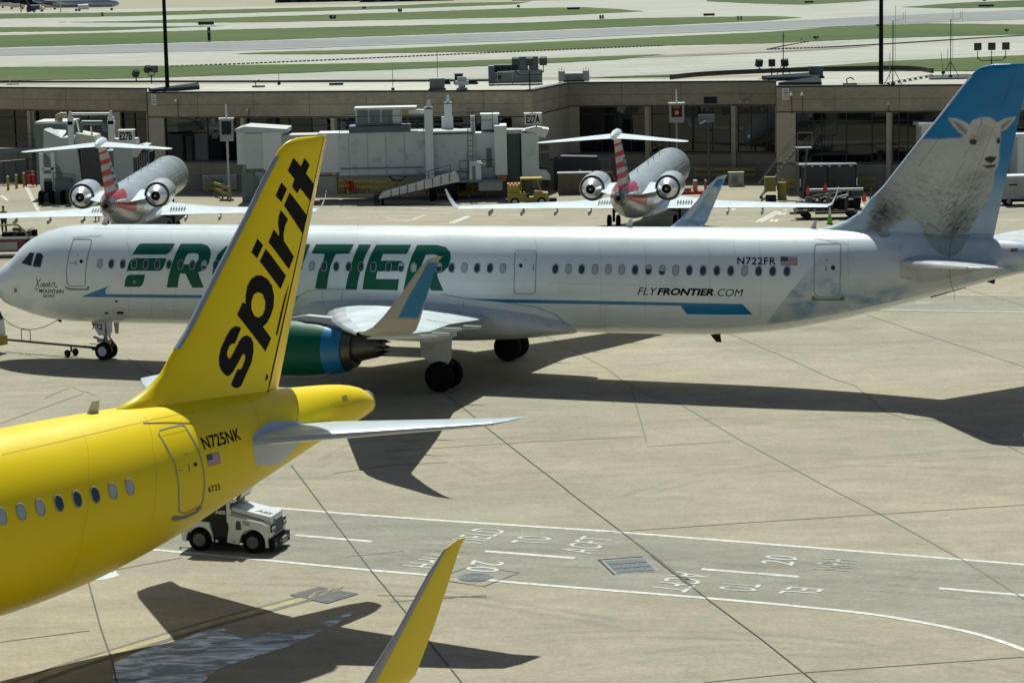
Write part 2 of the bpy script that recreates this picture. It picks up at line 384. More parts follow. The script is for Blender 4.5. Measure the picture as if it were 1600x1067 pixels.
    for k in(-1,1):
        dd.prism([L(4.55,.3*k,1.95),L(5.25,.3*k,1.95),L(5.2,.34*k,1.3),L(4.95,.34*k,1.25),L(4.72,.34*k,1.6)],(0,.03,0))
        dd.prism([L(5.3,.3*k,1.9),L(5.6,.3*k,1.9),L(5.5,.33*k,1.25),L(5.35,.33*k,1.25)],(0,.03,0))
    dd.build('gear_door',livery['wing'],g)
    for k in(-1,1):wheel(g,L(5.07,k*.26-.1,.38+zo),L(5.07,k*.26+.1,.38+zo),.38,hubm=whitep)
    return rt,fus
# ---------------- fin ----------------
FLE=np.array([(5.5,35.6),(5.9,35.95),(6.05,36.45),(6.2,36.85),(6.55,37.42),(7.0,37.78),(7.52,38.3),(8.75,39.28),(9.12,39.58),(10.14,40.42),(10.91,41.02),(11.35,41.38),(11.62,41.62),(11.78,41.82),(11.86,42.0),(11.91,42.3)])
def fle(z):return np.interp(z,FLE[:,0],FLE[:,1])
def fte(z):return 42.35+(z-5.68)*.213
def fhx(z):return np.interp(z,[5.5,11.9],[40.75,43.25])
_th=lambda t:5*(.2969*np.sqrt(t)-.126*t-.3516*t*t+.2843*t**3-.1036*t**4)
def fside(x,z):
    a,b=fle(z),fte(z);t=min(max((x-a)/(b-a),0),1);c=b-a
    return float(_th(t)*c*.1+.004)
def fin(cr,rt,m,name='fin',defl=0,paint=None,tip=None,le=None,rud=None):
    zs=np.concatenate([np.arange(5.45,11.6,.032 if paint else .15),[11.62,11.7,11.78,11.83,11.87,11.9,11.92]])
    def grid(x0f,x1f,nx,warp):
        mb=MB();cols=[];n=0
        for sd in(1,-1):
            V=[];Fa=[]
            for z in zs:
                a,b=x0f(z),x1f(z)
                for i in range(nx+1):
                    t=(i/nx)
                    if warp:t=t**1.6
                    x=a+(b-a)*t;y=fside(x,z)*sd
                    k=1. if z<11.7 else max(0.05,math.sqrt(max(0,1-((z-11.7)/.225)**2)))
                    V.append((x,y*k,z))
            for j in range(len(zs)-1):
                for i in range(nx):
                    o=j*(nx+1)+i;Fa.append((o,o+1,o+nx+2,o+nx+1))
            mb.add(V,Fa);cols.append(V)
        N=len(cols[0]);
        top=[(N-(nx+1)+i,N-(nx+1)+i+1,2*N-(nx+1)+i+1,2*N-(nx+1)+i) for i in range(nx)]
        mb.f+=top;mb.m+=[0]*nx
        e=[(j*(nx+1)+nx,(j+1)*(nx+1)+nx,N+(j+1)*(nx+1)+nx,N+j*(nx+1)+nx) for j in range(len(zs)-1)];mb.f+=e;mb.m+=[0]*len(e)
        return mb
    nx=170 if paint else 24
    A=grid(fle,lambda z:fhx(z)-.004,nx,True);B=grid(lambda z:fhx(z)+.004,fte,nx//2 if paint else 12,False)
    if defl:
        h0=np.array([fhx(5.8),0,5.8]);h1=np.array([fhx(11.9),0,11.9]);ax=Vector(h1-h0).normalized();Rm=Matrix.Rotation(R(defl),3,ax)
        B.v=[tuple(Vector(h0)+Rm@(Vector(p)-Vector(h0))) for p in B.v]
    out=[]
    for mb,nm,mm in((A,name,m),(B,'rudder',rud or m)):
        raw=np.array(mb.v);mb.v=[cr.L(*p) for p in mb.v];o=mb.build(nm,mm,rt,smooth=50)
        if paint:
            P=cr.O+raw[:,:1]*cr.A+0*raw[:,1:2]*cr.B+np.stack([0*raw[:,0],0*raw[:,0],raw[:,2]+(raw[:,0]-cr.x0)*math.tan(cr.p)],1)
            px,py=proj(P);col=paint(px,py)
            at=o.data.color_attributes.new('paint','FLOAT_COLOR','POINT');at.data.foreach_set('color',np.concatenate([col,np.ones((len(col),1))],1).astype(np.float32).ravel())
        out.append(o)
    # metal leading edge
    zz=np.arange(7.1,11.7,.2);rg=[]
    for z in zz:
        a=fle(z);r=[]
        for t in (.09,.06,.03,.012,.0,-.012,-.03,-.06,-.09):
            x=a+abs(t)*1.0;y=(fside(x,z)+.014)*(1 if t>0 else -1) if t else 0;r.append(cr.L(x-(.02 if t==0 else 0),y,z))
        rg.append(r)
    MB().loft(rg,cap=False,closed=False).build('leading_edge',le or silver,out[0],smooth=60)
    return out
# soft painter in photo pixel space
def inpoly(px,py,P):
    P=np.array(P,float);c=np.zeros(len(px),bool);n=len(P)
    for i in range(n):
        x1,y1=P[i];x2,y2=P[(i+1)%n]
        if y1==y2:continue
        k=((y1>py)!=(y2>py))&(px<(x2-x1)*(py-y1)/(y2-y1)+x1);c^=k
    return c
def sdist(px,py,P):
    P=np.array(P,float);d=np.full(len(px),1e9)
    for i in range(len(P)):
        a=P[i];b=P[(i+1)%len(P)];v=b-a;t=np.clip(((px-a[0])*v[0]+(py-a[1])*v[1])/(v@v+1e-9),0,1)
        d=np.minimum(d,np.hypot(px-a[0]-t*v[0],py-a[1]-t*v[1]))
    return np.where(inpoly(px,py,P),-d,d)
def cov(px,py,P,s):return 1/(1+np.exp(np.clip(sdist(px,py,P)/s*2,-30,30)))
def blob(px,py,cx,cy,rx,ry,a=0):
    c,s_=math.cos(a),math.sin(a);u=((px-cx)*c+(py-cy)*s_)/rx;v=(-(px-cx)*s_+(py-cy)*c)/ry
    return np.exp(-(u*u+v*v))
def vnoise(x,y,seed=0):
    xi=np.floor(x).astype(int);yi=np.floor(y).astype(int);fx=x-xi;fy=y-yi;fx=fx*fx*(3-2*fx);fy=fy*fy*(3-2*fy)
    h=lambda a,b:np.modf(np.abs(np.sin(a*127.1+b*311.7+seed*74.7)*43758.5453))[0]
    return (h(xi,yi)*(1-fx)+h(xi+1,yi)*fx)*(1-fy)+(h(xi,yi+1)*(1-fx)+h(xi+1,yi+1)*fx)*fy
def fbm(x,y,seed=0,o=4):
    r=0;a=.5;t=0
    for i in range(o):r=r+a*vnoise(x*2**i,y*2**i,seed+i);t+=a;a*=.55
    return r/t
K=lambda P:[(1360+x/4.446,160+y/4.446) for x,y in P]
GB=K([(-13,898),(18,756),(71,622),(142,547),(205,430),(300,320),(330,252),(520,254),(580,248),(645,248),(690,220),(700,180),(740,125),(800,105),(860,108),(905,145),(925,200),(925,260),(918,300),(905,400),(900,440),(885,475),(875,560),(840,680),(770,770),(740,830),(700,900),(670,960),(655,1067),(600,1150),(470,1150),(450,1067),(400,960),(370,850),(330,810),(280,795),(220,830),(150,880),(110,925),(60,960),(-13,940)])
GH=K([(690,240),(700,180),(740,125),(800,105),(860,108),(905,145),(925,200),(925,260),(915,310),(912,400),(905,440),(880,472),(820,470),(780,440),(740,400),(700,330)])
GE1=K([(565,108),(620,110),(700,142),(722,180),(695,242),(640,205),(600,160)]);GE1i=K([(590,120),(650,145),(705,195),(690,228),(640,190)])
GE2=K([(895,145),(960,112),(1037,100),(1020,128),(965,190),(925,205)]);GE2i=K([(930,160),(985,122),(1010,120),(950,185),(930,195)])
NOSE=K([(812,388),(850,372),(897,379),(888,402),(860,424),(828,412)]);MOUTH=K([(800,439),(850,434),(893,431),(884,452),(832,459)])
def goat(px,py):
    x=(px-1360)*4.446;y=(py-160)*4.446
    n=fbm(px/9,py/9,3);n1=fbm(px/30,py/22,5)
    top=np.array([.0,.19,.43]);mid=np.array([.12,.34,.53]);bot=np.array([.44,.56,.62])
    t=np.clip((y-330)/300,0,1)[:,None];t2=np.clip((y-480)/330,0,1)[:,None]
    bg=top*(1-t)+mid*t;bg=bg*(1-t2)+bot*t2;bg=bg*(.9+.25*n1)[:,None]
    cl=np.clip(1-(x-100+.9*(y-700))/500,0,1)[:,None]
    c=bg
    # wool
    ang=np.where(x>520,.9,-1.1)
    u=px*np.cos(ang)+py*np.sin(ang);v=-px*np.sin(ang)+py*np.cos(ang)
    w=fbm(u/2.2+3*fbm(px/7,py/7,9),v/9+3*fbm(px/8,py/8,11),21,3)
    curl=np.clip((y-430)/200,0,1)
    sm=fbm(px/2.5,py/2.5,31,3)
    L=.56+.14*(sm-.5)-curl*.42*np.clip(w-.46,0,1)*1.7-.05*n-.10*blob(x,y,800,500,90,30)
    L=L-.13*blob(x,y,190,740,130,110)-.24*blob(x,y,110,800,130,100,-.7)-.20*blob(x,y,690,790,100,80,-.9)-.16*blob(x,y,600,850,50,110)-.14*blob(x,y,720,560,120,90)-.22*blob(x,y,560,1010,110,120)-.12*blob(x,y,20,700,130,160)+.05*blob(x,y,600,500,200,150)
    wool=np.clip(L,.03,.8)[:,None]*np.array([.98,1.02,.90])
    k=cov(px,py,GB,1.2+3.5*np.clip((350-x)/200,0,1)*np.clip((y-400)/200,0,1))[:,None];c=c*(1-k)+wool*k
    hd=(.58+.22*(sm-.5)-.14*blob(x,y,815,215,60,45)-.06*blob(x,y,760,330,50,60)-.12*blob(x,y,850,455,60,25)-.13*blob(x,y,800,120,6,40)-.2*blob(x,y,745,260,42,34)-.1*blob(x,y,905,250,20,36)-.05*blob(x,y,720,420,60,60)-.07*blob(x,y,770,170,60,9)-.07*blob(x,y,830,165,50,8,.4))
    hd=np.clip(hd,.05,.8)[:,None]*np.array([1.,.99,.88])
    k=cov(px,py,GH,1.6)[:,None];c=c*(1-k)+hd*k
    for sg_ in([(290,380),(362,440),(500,255),(578,158)],[(668,388),(716,308)],[(608,532),(672,418)],[(388,920),(430,830)],[(800,108),(795,150),(770,200)]):
        for a_,b_ in zip(sg_,sg_[1:]):
            a=np.array(a_,float);b=np.array(b_,float);v=b-a;t_=np.clip(((x-a[0])*v[0]+(y-a[1])*v[1])/(v@v),0,1);d=np.hypot(x-a[0]-t_*v[0],y-a[1]-t_*v[1]);k=(.55*np.clip(1-d/4.5,0,1))[:,None];c=c*(1-k)+.08*k
    for P,q,s in((GE1,.62,.7),(GE2,.58,.7)):
        k=cov(px,py,P,s)[:,None];c=c*(1-k)+np.array([q,q,q*.88])*k
    for P in(GE1i,GE2i):
        k=.8*cov(px,py,P,1.6)[:,None];c=c*(1-k)+np.array([.2,.15,.12])*k
    for cx,cy,rx,ry in((739,274,25,20),(911,266,13,22)):
        d=np.hypot((x-cx)/rx,(y-cy)/ry);k=np.clip((1.15-d)/.3,0,1)[:,None];c=c*(1-k)+np.array([.012,.01,.009])*k
        d=np.hypot((x-cx+4)/5,(y-cy+5)/4);k=np.clip((1.-d)/.4,0,.8)[:,None];c=c*(1-k)+.4*k
    k=cov(px,py,NOSE,.6)[:,None];c=c*(1-k)+np.array([.01,.008,.008])*k
    k=cov(px,py,MOUTH,.6)[:,None];c=c*(1-k)+np.array([.05,.03,.035])*k
    return c
# ---------------- livery helpers ----------------
def paint_obj(o,cr,fn,raw):
    P=cr.O+raw[:,:1]*cr.A+raw[:,1:2]*cr.B+np.stack([0*raw[:,0],0*raw[:,0],raw[:,2]+(raw[:,0]-cr.x0)*math.tan(cr.p)],1)
    px,py=proj(P);col=fn(px,py,raw)
    at=o.data.color_attributes.new('paint','FLOAT_COLOR','POINT');at.data.foreach_set('color',np.concatenate([col,np.ones((len(col),1))],1).astype(np.float32).ravel())
def dense(secs,k):
    o=[]
    for i in range(len(secs)-1):
        for j in range(k):
            t=j/k;o.append(tuple(tuple(np.array(secs[i][e])*(1-t)+np.array(secs[i+1][e])*t) for e in (0,1)))
    return o+[secs[-1]]
def painted_sharklet(cr,rt,fn,m,side,dz):
    global airfoil
    sv=airfoil;airfoil=lambda n=40:sv(40)
    idc=Craft.L;ss=dense(sharklet(dz),8)
    raw=surf(type('I',(),{'L':staticmethod(lambda x,y,z:(x,y,z))}),ss,[.1]*8+[.1]*(len(ss)-16)+[.07]*8,side=side);airfoil=sv
    mb=MB().loft(raw);r=np.array(mb.v);mb.v=[cr.L(*p) for p in mb.v];o=mb.build('sharklet',m,rt,smooth=40)
    paint_obj(o,cr,fn,r);return o
def cabin_windows(cr,rt,spots,kinds,zc=4.49,hw=.105,hh=.165,rimm=None,rimw=.03):
    protos={}
    for (x,k) in zip(spots,kinds):
        mb=MB();n=20;o=[];i_=[]
        sg=lambda t:math.copysign(abs(t)**.75,t)
        for rr,lst,off in((1,o,.0),(0,i_,.0)):
            pass
        def ring(w,h,off):
            r=[]
            for j in range(n):
                a=2*math.pi*j/n;X=x+w*sg(math.cos(a));Z=zc+h*sg(math.sin(a));y=cr.side(X,Z);N=cr.nrm(X,Z)*off;r.append(cr.L(X,y+N[1],Z+N[2]))
            return r
        A=ring(hw+rimw,hh+rimw,.011);B=ring(hw+.004,hh+.004,.022);D=ring(hw,hh,.012)
        mb.add(A+B+D,[(j,(j+1)%n,n+(j+1)%n,n+j) for j in range(n)]+[(n+j,n+(j+1)%n,2*n+(j+1)%n,2*n+j) for j in range(n)],0)
        w=mb.build('window',rimm or lineg,rt,smooth=60)
        def pane(z0,z1,m,nm):
            r=[];q=MB();rows=[]
            for a in np.linspace(z0,z1,5):
                u=min(1,abs(a/hh));ww=hw*(max(0,1-u**(1/.75*2)))**.375
                ww=max(ww,.02)
                rows.append([cr.L(x+ww*s,cr.side(x,zc+a)+.0145,zc+a) for s in(-1,1)])
            v=[p for rr in rows for p in rr];q.add(v,[(2*i,2*i+1,2*i+3,2*i+2) for i in range(4)]);q.build(nm,m,w)
        if k=='o':pane(-hh,hh,cabwin,'pane')
        elif k=='s':pane(-hh,hh,shade,'shade')
        else:
            t={'h':.05,'q':-.03,'t':.09}[k];pane(-hh,t,cabwin,'pane');pane(t,hh,shade,'shade')
def flag(cr,rt,c,name='flag'):
    c=[np.array(cr.p2s(*p)) for p in c]   # tl,tr,br,bl
    P=lambda u,v:tuple((c[0]*(1-u)+c[1]*u)*(1-v)+(c[3]*(1-u)+c[2]*u)*v)
    fr=mat('flag_red',(.33,.03,.05),.4);fb=mat('flag_blue',(.02,.03,.09),.4);fw=mat('flag_white',(.66,.66,.68),.4)
    mb=MB()
    def q(u0,u1,v0,v1,off,mi):
        cr.decal('',None,None,tris=([P(u0,v0),P(u1,v0),P(u1,v1),P(u0,v1)],[(0,1,2),(0,2,3)]),px=False,off=off,mb=mb,mi=mi)
    q(0,1,0,1,.007,0)
    for i in range(0,13,2):q(0,1,i/13,(i+1)/13,.009,1)
    q(0,.42,0,.54,.011,2)
    for i in range(5):
        for j in range(4):q(.04+.08*i,.06+.08*i,.07+.12*j,.11+.12*j,.013,0)
    return mb.build(name,[fw,fr,fb],rt,recalc=False)
def lines(cr,rt,name,m,polys,w=1.,off=.009,onto=None):
    for pl in polys:
        mb=MB()
        for qd in strip(pl,w):cr.decal('',None,None,loops=[qd],off=off,mb=mb,onto=onto)
        o=mb.build(name,m,rt,recalc=False)
    return o
def cloudy(m,x0,x1):
    """adds the printed cloud picture to the rear of a fuselage paint"""
    m=m.copy();nt=m.node_tree;b=nt.nodes['Principled BSDF'];old=b.inputs['Base Color'].links[0].from_socket
    tc=nt.nodes.new('ShaderNodeTexCoord');sp=nt.nodes.new('ShaderNodeSeparateXYZ');nt.links.new(tc.outputs['Object'],sp.inputs[0])
    def M(op,a,b_=None,c=None):
        n=nt.nodes.new('ShaderNodeMath');n.operation=op
        for i,v in enumerate((a,b_,c)):
            if v is None:continue
            if isinstance(v,(int,float)):n.inputs[i].default_value=v
            else:nt.links.new(v,n.inputs[i])
        return n.outputs[0]
    # edge runs from (34.17,2.59) to (36.07,4.85)
    e=M('SUBTRACT',M('SUBTRACT',sp.outputs[0],34.17-21.97),M('MULTIPLY',M('SUBTRACT',sp.outputs[2],2.59),.84))
    mask=M('GREATER_THAN',e,0.)
    # keep the top of the skin white ahead of the fin, belly white below
    nz=nt.nodes.new('ShaderNodeSeparateXYZ');nt.links.new(tc.outputs['Normal'],nz.inputs[0])
    low=nt.nodes.new('ShaderNodeMapRange');low.inputs['From Min'].default_value=-.80;low.inputs['From Max'].default_value=-.78;nt.links.new(nz.outputs[2],low.inputs['Value'])
    hi=nt.nodes.new('ShaderNodeMapRange');hi.inputs['From Min'].default_value=.75;hi.inputs['From Max'].default_value=.35;nt.links.new(nz.outputs[2],hi.inputs['Value'])
    aft=nt.nodes.new('ShaderNodeMapRange');aft.inputs['From Min'].default_value=15.2;aft.inputs['From Max'].default_value=17.5;nt.links.new(sp.outputs[0],aft.inputs['Value'])
    mask=M('MULTIPLY',M('MULTIPLY',mask,low.outputs[0]),M('MAXIMUM',hi.outputs[0],aft.outputs[0]))
    mp=nt.nodes.new('ShaderNodeMapping');mp.inputs['Scale'].default_value=(1,1,1.5);mp.inputs['Rotation'].default_value=(0,.5,0);nt.links.new(tc.outputs['Object'],mp.inputs[0])
    n=nt.nodes.new('ShaderNodeTexNoise');n.inputs['Scale'].default_value=.75;n.inputs['Detail'].default_value=7;n.inputs['Distortion'].default_value=.6;nt.links.new(mp.outputs[0],n.inputs[0])
    # deeper blue low and near the edge
    zz=nt.nodes.new('ShaderNodeMapRange');zz.inputs['From Min'].default_value=4.6;zz.inputs['From Max'].default_value=2.9;zz.inputs['To Max'].default_value=.14;nt.links.new(sp.outputs[2],zz.inputs['Value'])
    f=M('SUBTRACT',n.outputs['Fac'],zz.outputs[0])
    cr_=nt.nodes.new('ShaderNodeValToRGB');cr_.color_ramp.elements[0].position=.26;cr_.color_ramp.elements[0].color=(.22,.34,.48,1);cr_.color_ramp.elements[1].position=.52;cr_.color_ramp.elements[1].color=(.62,.66,.66,1)
    el=cr_.color_ramp.elements.new(.38);el.color=(.48,.57,.63,1)
    nt.links.new(f,cr_.inputs[0])
    mx=nt.nodes.new('ShaderNodeMix');mx.data_type='RGBA';nt.links.new(mask,mx.inputs[0]);nt.links.new(old,mx.inputs[6]);nt.links.new(cr_.outputs[0],mx.inputs[7]);nt.links.new(mx.outputs[2],b.inputs['Base Color'])
    return m
# =============== the white and green airliner ===============
fr=Craft(-21.931,102.094,-20.151,.669,21.97,A321P)
fpaint=mat('fin_art',(1,1,1),.38,attr='paint',coat=.12)
beige=mat('beige_paint',(.42,.40,.34),.4,var=.05)
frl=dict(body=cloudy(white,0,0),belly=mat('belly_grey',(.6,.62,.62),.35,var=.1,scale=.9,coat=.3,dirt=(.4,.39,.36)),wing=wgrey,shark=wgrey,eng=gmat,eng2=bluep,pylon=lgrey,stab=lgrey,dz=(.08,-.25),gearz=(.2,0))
froot,fus=airliner(fr,'airliner','white airliner with green lettering on its side, printed mountain goat on its tail, being towed',frl)
fin(fr,froot,fpaint,paint=goat)
for o in [o for o in froot.children_recursive if o.name.startswith('sharklet')]:bpy.data.objects.remove(o)
ws=[o for o in froot.children if o.name.startswith('wing')]
D4=lambda P:[(600+x/6.667,380+y/6.667) for x,y in P]
SB=D4([(478,200),(592,198),(560,300),(430,640),(368,790),(155,790),(262,580),(400,350)])
def sh1(px,py,raw):
    c=np.tile(np.array([[.40,.37,.31]]),(len(px),1));k=(cov(px,py,SB,.5)*(raw[:,1]>17.0))[:,None]
    c=c*(1-k)+np.array([0,.17,.36])*k;inn=(raw[:,2]<4.28)[:,None];return np.where(inn&(py[:,None]<512),np.array([[.6,.66,.68]]),c)
def sh2(px,py,raw):
    px=px+8
    n=fbm(px/6,py/6,4)[:,None];c=np.array([[.26,.37,.50]])*(.6+.8*n);
    E=lambda P:[(1060+x/8.889,250+y/8.889) for x,y in P]
    top=E([(640,258),(735,262),(700,330),(660,375),(560,360)]);k=cov(px,py,top,.5)[:,None];c=c*(1-k)+np.array([0,.13,.38])*k
    gt=E([(575,365),(640,372),(645,430),(610,470),(600,530),(560,640),(530,700),(480,600),(430,560),(520,470)]);k=cov(px,py,gt,.8)[:,None];c=c*(1-k)+np.array([.42,.48,.42])*(.55+.7*n)*k
    k=cov(px,py,E(ell(618,447,9,9)),.3)[:,None];c=c*(1-k)+.01*k;k=cov(px,py,E(ell(588,408,8,8)),.3)[:,None];c=c*(1-k)+.01*k
    le=E([(640,200),(770,195),(730,262),(640,262),(590,330),(250,800),(140,850),(400,480)]);k=cov(px,py,le,.5)[:,None];c=c*(1-k)+np.array([.48,.52,.53])*k
    base=(raw[:,2]<4.2)[:,None];return np.where(base,np.array([[.62,.68,.7]]),c)
painted_sharklet(fr,ws[0],sh1,fpaint,1,.08);painted_sharklet(fr,ws[1],sh2,fpaint,-1,-.25)
A6=lambda P:[(190+x/6.154,370+y/6.154) for x,y in P]
A5=lambda P:[(440+x/5.714,370+y/5.714) for x,y in P]
LET=[[A6([(112,182),(130,150),(160,100),(185,72),(210,66),(527,66),(490,130),(470,155),(440,172),(130,172)])],
[A6([(60,338),(75,270),(95,230),(120,212),(150,208),(443,208),(425,270),(400,315),(370,328),(80,328)])],
[A6([(35,482),(45,420),(55,385),(80,366),(237,364),(222,430),(205,468),(180,482)])],
[A6([(443,488),(470,350),(500,250),(540,150),(582,68),(780,68),(840,85),(868,125),(870,180),(850,260),(800,320),(745,345),(755,370),(800,488),(690,490),(625,355),(575,352),(560,400),(548,488)]),A6([(650,165),(625,200),(605,265),(690,268),(730,250),(752,215),(755,180),(740,162),(700,158)])],
[[(333,435),(335,415),(342,398),(355,385),(372,381),(400,381),(412,386),(416,398),(413,420),(405,438),(392,448),(375,452),(345,452),(335,447)],[(353,430),(355,413),(364,400),(378,396),(392,397),(395,405),(392,420),(384,432),(370,437),(357,437)]],
[[(400,451),(409,410),(422,382),(440,382),(458,420),(466,400),(472,382),(487,382),(478,405),(470,425),(464.5,451),(447,451),(430,412),(423,428),(417,451)]],
[A5([(320,68),(657,68),(615,152),(495,155),(450,260),(412,465),(308,463),(340,310),(385,210),(397,155),(280,150)])],
[A5([(705,70),(812,70),(765,160),(725,270),(680,468),(578,466),(610,330),(650,200)])],
[A5([(858,72),(1170,72),(1130,155),(918,155),(895,215),(1085,218),(1085,305),(865,310),(852,378),(1060,380),(1045,478),(732,470),(760,300),(800,180)])],
[A5([(1225,74),(1400,74),(1480,95),(1520,140),(1522,200),(1500,270),(1450,315),(1395,335),(1455,482),(1345,480),(1290,355),(1240,360),(1215,478),(1098,475),(1125,340),(1165,200)]),A5([(1300,160),(1260,262),(1350,268),(1400,240),(1415,200),(1405,168),(1370,158)])]]
for l in LET:fr.decal('lettering',gmat,froot,loops=l)
B1=[(129,463.2),(171.7,446.8),(167.3,451),(165.7,456),(166.8,459.5),(314,461),(468,463.2),(462,467.8),(314,465.8),(130,463.9)]
B2=[(700,463.5),(732,466.8),(840,468.5),(980,471),(1064,473),(1162,475),(1177.4,491.5),(1075,491),(1065,477.8),(980,476.2),(840,473.8),(790,472.8),(760,470)]
for b in(B1,B2):fr.decal('stripe',bluep,froot,loops=[b])
C1=lambda P:[(x/6.667,340+y/6.667) for x,y in P];C7=lambda P:[(1240+x/6.667,340+y/6.667) for x,y in P];C5=lambda P:[(530+x/2.963,330+y/2.963) for x,y in P]
cl=lambda P:P+[P[0]]
def door(cr,rt,out,w,hole,hr,sill=None,ticks=(),m=lineg):
    d=lines(cr,rt,'door',m,[cl(out)],w)
    cr.decal('porthole',glass,d,loops=[ell(*hole,hr,hr*1.08,14)],off=.011)
    if ticks:lines(cr,d,'handle',line,ticks,1.,.011)
    if sill:cr.decal('door_sill',line,d,loops=[sill],off=.012)
door(fr,froot,C1([(790,225),(962,228),(972,245),(935,380),(912,480),(900,690),(880,715),(740,715),(712,690),(700,560),(720,450),(760,290),(775,240)]),1.3,(128.5,408.7),2.7,C1([(690,712),(712,728),(735,738),(910,742),(925,712),(943,722),(928,755),(725,755),(688,728)]),[C1([(805,450),(800,495)]),C1([(745,480),(790,470)]),C1([(820,396),(832,396)])])
door(fr,froot,C5([(822,192),(830,184),(915,184),(922,195),(916,300),(913,372),(905,383),(822,382),(815,372),(818,280)]),1.2,(815.8,415.2),2.8,None,[C5([(905,245),(905,275)]),C5([(865,226),(873,226)])])
door(fr,froot,C7([(240,295),(255,275),(495,270),(512,285),(508,500),(498,780),(470,820),(445,827),(275,827),(242,805),(228,770),(232,500)]),1.5,(1304,418.7),3.4,C7([(200,862),(200,822),(230,816),(250,845),(490,845),(512,816),(543,825),(540,862)]),[C7([(353,505),(353,560)]),C7([(350,445),(380,445)])])
lines(fr,froot,'seam',line,[C1([(765,210),(1070,188)]),C7([(217,208),(400,238),(585,270)]),[(463.6,470.6),(466.5,465.5),(471.5,461),(482,455.7),(501,452),(560,452.3)],[(690,459.6),(732,466.8),(790,472),(840,480),(870,492),(884,504)]],.75,.02)
lines(fr,froot,'panel_seam',mat('faint_seam',(.45,.47,.48),.5),[[(0+1400,352),(1400,352.1)]] and [[(150,357),(1260,362)],[(560,350),(560,372)],[(1240,357),(1247,380)],C1([(140,708),(205,712),(208,800),(130,795),(140,708)]),C1([(1180,945),(1295,950),(1335,1035),(1190,1000),(1180,945)]),[(842,356),(842,390)],[(700,352),(706,376)],[(1150,355),(1152,398)],[(240,466),(241,500)],[(950,478),(948,518)],[(540,470),(548,478)],[(1493,368),(1493,470)]],.5,.006)
lines(fr,froot,'panel_seam',MT['faint_seam'],[[(x,354+(x>900)*2),(x+2,400),(x+2,450),(x,497)] for x in(205,275,940,1010,1110,1190)]+[[(170,484),(420,487)],[(900,498),(1190,497)],[(860,443),(1060,446)],[(1330,372),(1334,470)],[(1400,372),(1402,400)]],.4,.006)
lines(fr,froot,'panel_seam',line,[[(508,454),(509,470),(508,484)],[(540,453),(537,468)],[(728,468),(728,484)]],.5,.17)
lines(fr,froot,'panel_seam',MT['faint_seam'],[[(804,495),(823,495),(823,512),(804,512),(804,495)],[(778,478),(778,512)]],.5,.09)
fr.decal('hatch',dark,froot,loops=[ell(188.7,488.6,6,2.2,14)]);fr.decal('vent',dark,froot,loops=[ell(167.5,489.3,3.2,1.6,12)]);fr.decal('vent',dark,froot,loops=[ell(183,470.8,2.6,1.6,12)])
fr.decal('data_plate',line,froot,loops=[C1([(155,735),(185,735),(185,780),(155,780)])])
fr.decal('windscreen',glass,froot,loops=[C1([(325,368),(366,372),(335,502),(242,476)])],off=.012);fr.decal('windscreen',glass,froot,loops=[C1([(398,375),(440,377),(459,405),(430,515),(357,508)])],off=.012)
lines(fr,froot,'windscreen_frame',line,[cl(C1([(325,366),(368,370),(337,504),(238,477)])),cl(C1([(396,373),(442,375),(462,404),(432,518),(354,510)]))],.7,.014)
N5=lambda P:[(40+x/11.43,420+y/11.43) for x,y in P]
lines(fr,froot,'name_lettering',black,[N5(p) for p in([(212,175),(225,220),(240,300),(252,335)],[(278,193),(235,250),(193,322)],[(330,262),(300,265),(283,300),(295,325),(322,308),(338,262),(330,310),(348,325)],[(355,265),(366,320),(397,258)],[(410,262),(400,315),(420,318)],[(433,212),(434,222)],[(430,297),(458,270),(450,250),(430,275),(435,320),(468,308)],[(480,322),(500,248),(508,266),(545,243),(532,290),(545,332),(582,312)])],.85)
SLT=lambda cr,rt,*a,**k:cr.text('',None,None,*a,mb=(lambda m_:(BL.append((m_,rt)),m_)[1])(MB()),**k)
BL=[]
for t,o,r,u,b in(('MOUNTAIN',(258,427),(692,440),(258,362),.01),('THE',(168,375),(235,385),(170,348),.01),('GOAT',(325,508),(538,514),(325,450),.01)):
    SLT(fr,froot,t,*N5([o,r,u]),bold=b)
for t,o,r,u,b,sh,sc in(('N722FR',(1154.3,413.6),(1214.6,414.2),(1154.6,402),.012,0,1.1),('FLY',(997.8,460.6),(1029,461.1),(998.2,449.2),-.002,.28,1),('FRONTIER',(1028.2,461.1),(1116.6,462.6),(1028.6,449.8),.04,.25,1),('.COM',(1118,462.7),(1163.2,463.4),(1118.4,451.3),-.002,.25,1)):
    SLT(fr,froot,t,o,r,u,bold=b,shear=sh,space=sc)
flag(fr,froot,[(1222.2,401.5),(1248.8,401.9),(1248.6,414.9),(1222,414.4)])
# little star in the lowest bar of the first letter
pts=[(211.7+(3.1 if i%2 else 1.9)*math.cos(math.pi*i/6+.3),440.8+(3.1 if i%2 else 1.9)*math.sin(math.pi*i/6+.3)) for i in range(12)]
fr.decal('star_mark',lineg,froot,loops=[pts,ell(211.7,440.8,1.1,1.1,8)],off=.013)
xs=[];ks=[]
xA,xB,xC=6.081,25.939,21.658
ka='sootttosttt'  # forward group, as far as the yellow fin hides it
for i in range(26):
    xs.append(xA+.533*i);ks.append('sooooooooqoooosooosoooooqs'[i])
cs='tsosooots'
xs=[x for x in xs if x<18.6];ks=ks[:len(xs)]
for i in range(-5,5):
    xs.append(xC+.533*i);ks.append('ohsohosoos'[i+5])
for i in range(18):xs.append(xB+.533*i);ks.append('ososssohqsohqshooos'[i] if i<11 else 'ooosooo'[i-11])
cabin_windows(fr,froot,xs,ks)
